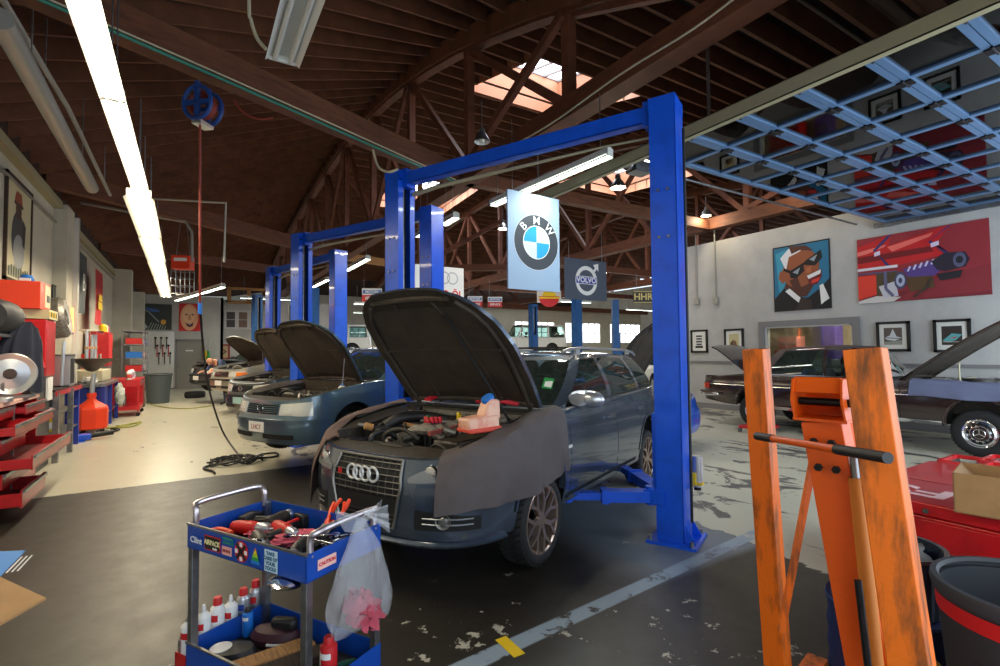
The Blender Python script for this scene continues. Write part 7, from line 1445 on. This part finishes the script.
# blue workbench
t = thing('workbench', 'blue workbench with steel top behind the orange drain tank', 'workbench', (-2.3, 13.45, 0)); b = MB(); b.box(0, .78, 0, 2.5, .92, .98, 'steel'); b.build('table_top', t, smooth=0)
for x in (.02, .70):
    for y in (.05, 1.2, 2.38): b = MB(); b.box(x, x+.07, y, y+.07, 0, .92, 'bench_blue'); b.build('leg', t, smooth=0)
b = MB(); b.box(.05, .70, .1, 1.1, .1, .9, 'bench_blue'); b.box(.0, .05, .05, 2.4, .1, .9, 'bench_blue'); b.build('side_panel', t, smooth=0); b = MB(); b.box(.05, .75, .1, 2.4, .3, .32, 'steel'); b.build('shelf', t, smooth=0)
blob('rag', 'pale bag hanging in the blue workbench at its right', 'rag', (-1.45, 15.3, .62), (.1, .2, .25), C(200, 204, 196), 60)
jug((-1.8, 14.3, .325), 'red', 'red container inside the blue workbench', 1.2, 'black')
# waste oil drainer
dp = G(90, 435); t = thing('oil_drain_tank', 'orange-red waste oil tank with pole and wide black dish', 'oil drainer', (dp.x-.02, dp.y+.25, 0))
b = MB(); b.lathe([(0, .1), (.27, .1), (.29, .12), (.29, .5), (.27, .54), (.1, .66), (.07, .7), (.06, .78), (0, .78)], 'orange_red', n=8, a0=R(22), a1=R(382)); b.build('tank', t, smooth=20)
b = MB(); b.cyl((.0, 0, .78), (.03, 0, 1.22), .045, 'satin_silver', 14); b.build('pole', t); b = MB(); b.cyl((0, 0, .74), (0, 0, .82), .08, 'orange_red', 14); b.build('collar', t)
b = MB(); b.lathe([(0, 1.25), (.1, 1.27), (.3, 1.42), (.52, 1.50), (.54, 1.52), (.5, 1.51), (.3, 1.45), (0, 1.3)], 'engine_black', n=32, sx=.8, sy=1.25); b.build('drain_dish', t)
for a in range(4): b = MB(); x, y = .22*cos(a*pi/2+.7), .22*sin(a*pi/2+.7); b.cyl((x, y-.02, .04), (x, y+.02, .04), .04, 'dark_metal', 12); b.box(x-.015, x+.015, y-.025, y+.025, .04, .105, 'steel'); b.build('caster', t)
b = MB(); b.tube(catmull([(.25, -.2, .05), (.4, -.1, .03), (.45, .1, .03), (.3, .2, .04)], 5), .02, 'dark_metal', 8); b.build('drain_hose', t)
jg = G(80, 441); t = thing('floor_jack', 'small blue jack lying on the floor in front of the orange-red tank', 'jack', (jg.x, jg.y, 0), R(15)); b = MB(); b.box(-.3, .15, -.12, .12, .02, .12, 'lift_blue'); b.cyl((-.1, 0, .12), (-.1, 0, .18), .06, 'lift_blue', 14); b.build('body', t, bev=.01); b = MB(); b.cyl((.15, 0, .08), (.5, .05, .1), .05, 'black', 12); b.build('handle', t); b = MB(); b.box(-.25, .05, -.2, .2, 0, .02, 'lift_blue'); b.build('base', t)
# tyre changer with cream arm
t = thing('tyre_changer', 'cream tyre changer frame with arms behind the black dish', 'machine', (-1.98, 15.1, 0)); b = MB(); b.box(-.3, .3, -.7, .7, .985, 1.25, C(190, 180, 150)); b.build('body', t, bev=.02)
for y in (-.6, .1, .6): b = MB(); b.cyl((0, y, 1.25), (0, y, 2.15), .035, 'satin_silver', 12); b.build('column', t)
b = MB(); b.bar((0, -.7, 1.75), (0, .75, 1.78), .06, .05, 'wood_light'); b.bar((.1, -.5, 2.1), (.1, .7, 2.14), .1, .08, 'red_tool'); b.bar((0, -.6, 2.15), (0, .6, 2.15), .3, .04, C(210, 200, 180)); b.build('cross_arm', t)
# red roll cart with cans
def rollcart(x, y, w, d, h, label, open_=True):
    t = thing('tool_cart', label, 'tool cart', (x, y, 0)); b = MB(); b.box(0, d, 0, w, h-.18, h, 'red_tool'); b.box(0, d, 0, w, .16, .26, 'red_tool'); b.build('tray', t, smooth=0)
    for px in (.02, d-.06):
        for py in (.02, w-.06): b = MB(); b.box(px, px+.04, py, py+.04, .1, h, 'red_tool'); b.build('leg', t, smooth=0); b = MB(); b.cyl((px+.02, py-.01, .05), (px+.02, py+.04, .05), .05, 'rubber', 12); b.build('caster', t)
    if not open_: b = MB(); b.box(.01, d-.01, .01, w-.01, .14, h-.02, 'red_tool'); b.build('side_panel', t, smooth=0)
    b = MB(); b.box(d, d+.015, w*.3, w*.7, h-.1, h-.07, 'steel'); b.build('handle', t, smooth=0); return t
rollcart(-1.84, 16.0, 1.25, .75, .95, 'red roll cart with open middle and spray cans on top, left wall')
for k in range(6): can_t = thing('oil_can', 'white and silver can in the row on top of the red roll cart', 'can', (-1.33, 16.02+.19*k, .95), 0, 'cans on the red roll cart'); b = MB(); b.lathe([(0, 0), (.06, 0), (.06, .18), (.04, .2), (.02, .24), (0, .24)], ('white', 'satin_silver')[k % 2], n=14); b.build('can_body', can_t); b = MB(); b.lathe([(.061, .04), (.061, .13)], (C(200, 60, 50), C(60, 90, 160), 'white')[k % 3], n=14); b.build('label_band', can_t)
for k in range(5): b = MB(); b.lathe([(0, 0), (.05, 0), (.05, .2), (.02, .28), (0, .28)], (C(170, 150, 130), 'engine_black', 'satin_silver')[k % 3], n=12); solo(b, 'bottle', 'dull bottle standing inside the open middle of the red roll cart', 'bottle', (-1.5, 16.05+.22*k, .262), group='bottles inside the red roll cart')
rollcart(-2.0, 17.75, .9, .85, .92, 'second red cart with closed sides and a big wheel, farther back', False)
t = thing('tool_cabinet', 'tall red cabinet with yellow caps on top against the left wall', 'cabinet', (-2.1, 17.3, 0)); b = MB(); b.box(-.25, .25, -.4, .35, .0 if False else 1.30, 2.2, 'red_tool'); b.box(-.25, .25, -.4, .35, 1.26, 1.30, 'steel'); b.build('case', t, smooth=0, bev=.01)
b = MB(); b.box(-.24, .24, -.38, .33, 0, 1.26, C(120, 116, 108)); b.build('stand', t, smooth=0); b = MB(); b.box(.25, .255, -.35, .3, 1.36, 2.14, 'red_plastic'); b.cyl((.255, .2, 1.7), (.28, .2, 1.7), .02, 'steel', 8); b.build('door', t, smooth=0)
for k in range(4): b = MB(); b.lathe([(0, 0), (.08, 0), (.08, .16), (.03, .22), (0, .22)], ('yellow', 'yellow', 'white', 'red')[k], n=12); solo(b, 'bottle', ('yellow bottle nearest on top of the tall red cabinet', 'second yellow bottle on top of the tall red cabinet', 'white bottle on top of the tall red cabinet', 'red bottle at the far end of the tall red cabinet top')[k], 'bottle', (-2.0, 17.0+.19*k, 2.2))
for k, (y, m, lb) in enumerate(((16.2, 'red_plastic', 'red case standing on the shelf above the red roll cart'), (16.6, C(60, 70, 50), 'dark green case on the shelf above the red roll cart'), (16.95, 'white', 'white case on the shelf above the red roll cart'))): b = MB(); b.box(-.15, .15, -.13, .13, 0, .42, m); b.box(.15, .16, -.1, .1, .1, .14, 'steel'); solo(b, 'plastic_case', lb, 'case', (-2.15, y, 1.2), bev=.015)
b = MB(); b.box(-.2, .2, -.6, .6, -.03, 0, 'steel'); solo(b, 'wall_shelf', 'steel shelf on the left wall above the red roll cart', 'shelf', (-2.2, 16.55, 1.198), smooth=0)
# chrome rack with bins
p = G(150, 398); t = thing('wire_rack', 'chrome shelf rack with red and blue bins near the far wall', 'shelf', (-1.6, 21.3, 0)); b = MB()
for z in (.4, 1.0, 1.45, 1.9, 2.35): b.box(-.3, .3, -1.0, 1.0, z, z+.03, 'steel')
for x in (-.3, .28):
    for y in (-1, .98): b.box(x, x+.03, y, y+.03, 0, 2.4, 'steel')
b.build('frame', t, smooth=0)
q = 0
for z in (1.03, 1.48, 1.93):
    for k in range(4):
        m = ('red_plastic', 'blue', 'red_plastic', 'white')[(k+q) % 4]; b = MB(); b.box(-.22, .22, -.19, .19, 0, .2, m); b.box(.22, .235, -.1, .1, .1, .13, 'white'); solo(b, 'parts_bin', 'coloured plastic bin on the chrome rack near the far wall', 'bin', (-1.58, 20.6+.46*k, z+.001), group='parts bins on the chrome rack', bev=.01)
    q += 1
t = thing('trash_can', 'dark grey trash can in front of the white tool board', 'trash can', (G(158, 402).x+.02, G(158, 402).y-.4, 0)); b = MB(); b.lathe([(0, 0), (.3, 0), (.38, .9), (.4, .95), (.36, .95), (.28, .05), (0, .05)], C(78, 88, 92), n=24); b.build('tub', t); b = MB(); b.lathe([(.385, .9), (.415, .93), (.4, .96)], C(60, 66, 70), n=24); b.build('rim', t)
t = thing('stool', 'round-seated shop stool beside the dark grey trash can', 'stool', (-.95, 20.2, 0)); b = MB(); b.lathe([(0, .6), (.2, .6), (.22, .63), (.2, .68), (0, .69)], 'black_plastic', n=20); b.build('seat', t)
for k in range(4): b = MB(); a = k*pi/2+.5; b.tube([(.08*cos(a), .08*sin(a), .6), (.25*cos(a), .25*sin(a), 0)], .015, 'steel', 6); b.build('leg', t)
p0 = Yp(140, 331, YF-.1); p1 = Yp(173.5, 384, YF-.1); t = thing('tool_board', 'white tool board with hanging tools on the far wall left of the door', 'board', (p0.x, YF-.06, 0)); w_ = p1.x-p0.x; b = MB(); b.box(0, w_, -.03, .03, .05, p0.z, 'white_paint'); b.build('board', t, smooth=0)
for k in range(9):
    b = MB(); x = w_*(.45+.055*k if k < 9 else 0); z = p0.z-.3-.35*(k % 3); b.tube([(x, -.05, z), (x, -.05, z-.5)], .02, ('dark_metal', 'red_plastic', 'black')[k % 3], 6); b.ball((x, -.05, z), (.05, .02, .05), 'dark_metal', 8, 6); b.build('hanging_tool', t)
# green garment and floor bits near the mechanic
p = Yp(208, 357, YF-.12); b = MB(); b.tube(catmull([(0, 0, .3), (.02, 0, 0), (-.1, 0, -.4), (-.25, 0, -.75)], 5), [.05]*5+[.1]*5+[.08]*6, 'green', 10); b.tube(catmull([(-.1, .02, .3), (-.12, 0, -.3), (-.3, 0, -.8)], 5), .06, 'yellow', 8); b.tube([(0, 0, .3), (0, 0, .9)], .01, 'steel', 5); solo(b, 'safety_vest', 'green and yellow safety vest hanging behind the mechanic', 'vest', p)
b = MB(); p = Dp(289, 317, 14); b.box(-.07, .07, -.06, .06, -.4, .22, 'black_plastic'); p = Dp(292.5, 316, 10.2); t = thing('control_box', 'black control box with a glowing red lamp on the third blue lift', 'control box', p); b.build('housing', t, smooth=0, bev=.01); b = MB(); b.cyl((-.0, -.03, .22), (-.0, -.03, .30), .035, 'red_led', 12); b.build('red_lamp', t)
# ---------------------------------------------------------------- the mechanic leaning over the silver estate
def person(loc, rz, label):
    t = thing('person', label, 'person', loc, rz)
    J = dict(pel=(0, 0, .93), hipL=(0, .10, .90), kneeL=(.04, .12, .49), ankL=(-.05, .13, .09), toeL=(.12, .15, .035), hipR=(0, -.10, .90), kneeR=(.06, -.13, .49), ankR=(.02, -.14, .09), toeR=(.19, -.16, .035),
             wst=(.09, 0, 1.05), chest=(.29, 0, 1.26), up=(.41, 0, 1.36), neck=(.49, 0, 1.385), head=(.57, 0, 1.375), shL=(.39, .19, 1.34), elL=(.50, .28, 1.10), wrL=(.72, .2, 1.04), shR=(.39, -.19, 1.34), elR=(.54, -.26, 1.11), wrR=(.76, -.14, 1.06))
    rad = dict(pel=.145, hipL=.095, kneeL=.062, ankL=.045, toeL=.04, hipR=.095, kneeR=.062, ankR=.045, toeR=.04, wst=.135, chest=.155, up=.12, neck=.055, head=.06, shL=.072, elL=.046, wrL=.032, shR=.072, elR=.046, wrR=.032)
    E_ = [('pel', 'hipL'), ('hipL', 'kneeL'), ('kneeL', 'ankL'), ('ankL', 'toeL'), ('pel', 'hipR'), ('hipR', 'kneeR'), ('kneeR', 'ankR'), ('ankR', 'toeR'), ('pel', 'wst'), ('wst', 'chest'), ('chest', 'up'), ('up', 'neck'), ('neck', 'head'), ('up', 'shL'), ('shL', 'elL'), ('elL', 'wrL'), ('up', 'shR'), ('shR', 'elR'), ('elR', 'wrR')]
    ks = list(J); vs_ = [J[k] for k in ks]; es = [(ks.index(a), ks.index(c)) for a, c in E_]; rs = [rad[k] for k in ks]
    for s_, w in ((1, 'wrL'), (-1, 'wrR')):                   # palm, four fingers, thumb
        wv = V(J[w]); pm = wv+V((.06, 0, -.015)); vs_.append(tuple(pm)); rs.append(.026); ip = len(vs_)-1; es.append((ks.index(w), ip))
        for k in range(4):
            q = pm+V((.045, (k-1.5)*.021, -.01)); r_ = q+V((.03, 0, -.025-.004*abs(k-1.5))); vs_ += [tuple(q), tuple(r_)]; rs += [.009, .008]; es += [(ip, len(vs_)-2), (len(vs_)-2, len(vs_)-1)]
        q = pm+V((.0, -s_*.04, .0)); r_ = q+V((.03, -s_*.01, -.01)); vs_ += [tuple(q), tuple(r_)]; rs += [.01, .009]; es += [(ip, len(vs_)-2), (len(vs_)-2, len(vs_)-1)]
    me = bpy.data.meshes.new('body'); me.from_pydata(vs_, es, []); o = bpy.data.objects.new('body', me); COL.objects.link(o)
    sk = o.modifiers.new('skin', 'SKIN'); me.skin_vertices[0] if len(me.skin_vertices) else None
    if not len(me.skin_vertices):
        import bmesh; bm = bmesh.new(); bm.from_mesh(me); bm.verts.layers.skin.verify(); bm.to_mesh(me); bm.free()
    for i, r_ in enumerate(rs): me.skin_vertices[0].data[i].radius = (r_, r_)
    me.skin_vertices[0].data[0].use_root = True
    ss = o.modifiers.new('sub', 'SUBSURF'); ss.levels = 2; ss.render_levels = 2
    em = bpy.data.meshes.new_from_object(o.evaluated_get(bpy.context.evaluated_depsgraph_get())); bpy.data.objects.remove(o)
    em.materials.clear()
    for m in ('overall_blue', 'skin', 'black_plastic'): em.materials.append(MATS[m])
    for p_ in em.polygons:
        c = p_.center; p_.material_index = 1 if (c.x > .465 and abs(c.y) < .12 and c.z > 1.25) or (c.x > .70 and c.z < 1.15) else (2 if c.z < .11 else 0)
        p_.use_smooth = True
    em.name = 'body'; bo = bpy.data.objects.new('body', em); COL.objects.link(bo); bo.parent = t
    b = MB(); hm = Matrix.Translation((.61, 0, 1.37)) @ Matrix.Rotation(R(62), 4, 'Y'); rows = []
    for j in range(15):
        th = pi*j/14; row = []
        for i in range(24):
            a = 2*pi*i/24; x, y, z = sin(th)*cos(a), sin(th)*sin(a), cos(th); jaw = 1-.22*max(0, -z)**1.2; fx = .098*x*jaw*(1+.06*(x > 0)*max(0, -z)); nose = .022*math.exp(-((y/.16)**2+((z+.1)/.2)**2)) if x > .5 else 0; eye = -.008*(math.exp(-(((abs(y)-.33)/.16)**2+((z-.08)/.12)**2)) if x > .4 else 0); mo = -.005*(math.exp(-((y/.3)**2+((z+.5)/.07)**2)) if x > .3 else 0)
            row.append(tuple(hm @ V((fx+nose+eye+mo, .078*y*jaw, .118*z))))
        rows.append(row)
    b.grid(rows, 'skin', closed=True)
    for s_ in (-1, 1): e_ = hm @ V((0, s_*.08, 0)); b.ball(tuple(e_), (.012, .012, .028), 'skin', 8, 6)
    hd = b.build('head', t, smooth=70)
    b = MB(); rows = []
    for j in range(5):
        th = R(95)+R(12)*j; rows.append([tuple(hm @ V((.103*sin(th)*cos(a)*.98, .084*sin(th)*sin(a), .118*cos(th)*.6+.01))) for a in [R(75+210*i/14) for i in range(15)]])
    b.grid(rows, C(70, 52, 42)); b.build('hair', hd, smooth=70)
    for s_ in (-1, 1):
        b = MB(); e_ = hm @ V((.088, s_*.028, .01)); b.ball(tuple(e_), .009, 'white', 8, 6); e2 = hm @ V((.096, s_*.028, .01)); b.ball(tuple(e2), .004, 'black', 6, 5); b.build('eye', hd)
    b = MB(); b.tube([tuple(hm @ V((.088, y*.01, -.058))) for y in (-2, -1, 0, 1, 2)], .004, C(150, 80, 70), 6); b.build('mouth', hd)
    return t
pf = G(229, 405)
person((pf.x, pf.y, 0), R(-150), 'person in blue overalls bending over the engine of the silver-gold estate')
# ---------------------------------------------------------------- view
vs = sc.view_settings; vs.view_transform = 'Standard'; vs.look = 'None'; vs.exposure = .0; vs.gamma = 1; vs.use_curve_mapping = False
sc.cycles.use_denoising = True; sc.cycles.max_bounces = 6; sc.cycles.diffuse_bounces = 3; sc.cycles.glossy_bounces = 3; sc.cycles.transmission_bounces = 4; sc.cycles.transparent_max_bounces = 12
sc.cycles.sample_clamp_indirect = 4; sc.cycles.caustics_reflective = False; sc.cycles.caustics_refractive = False
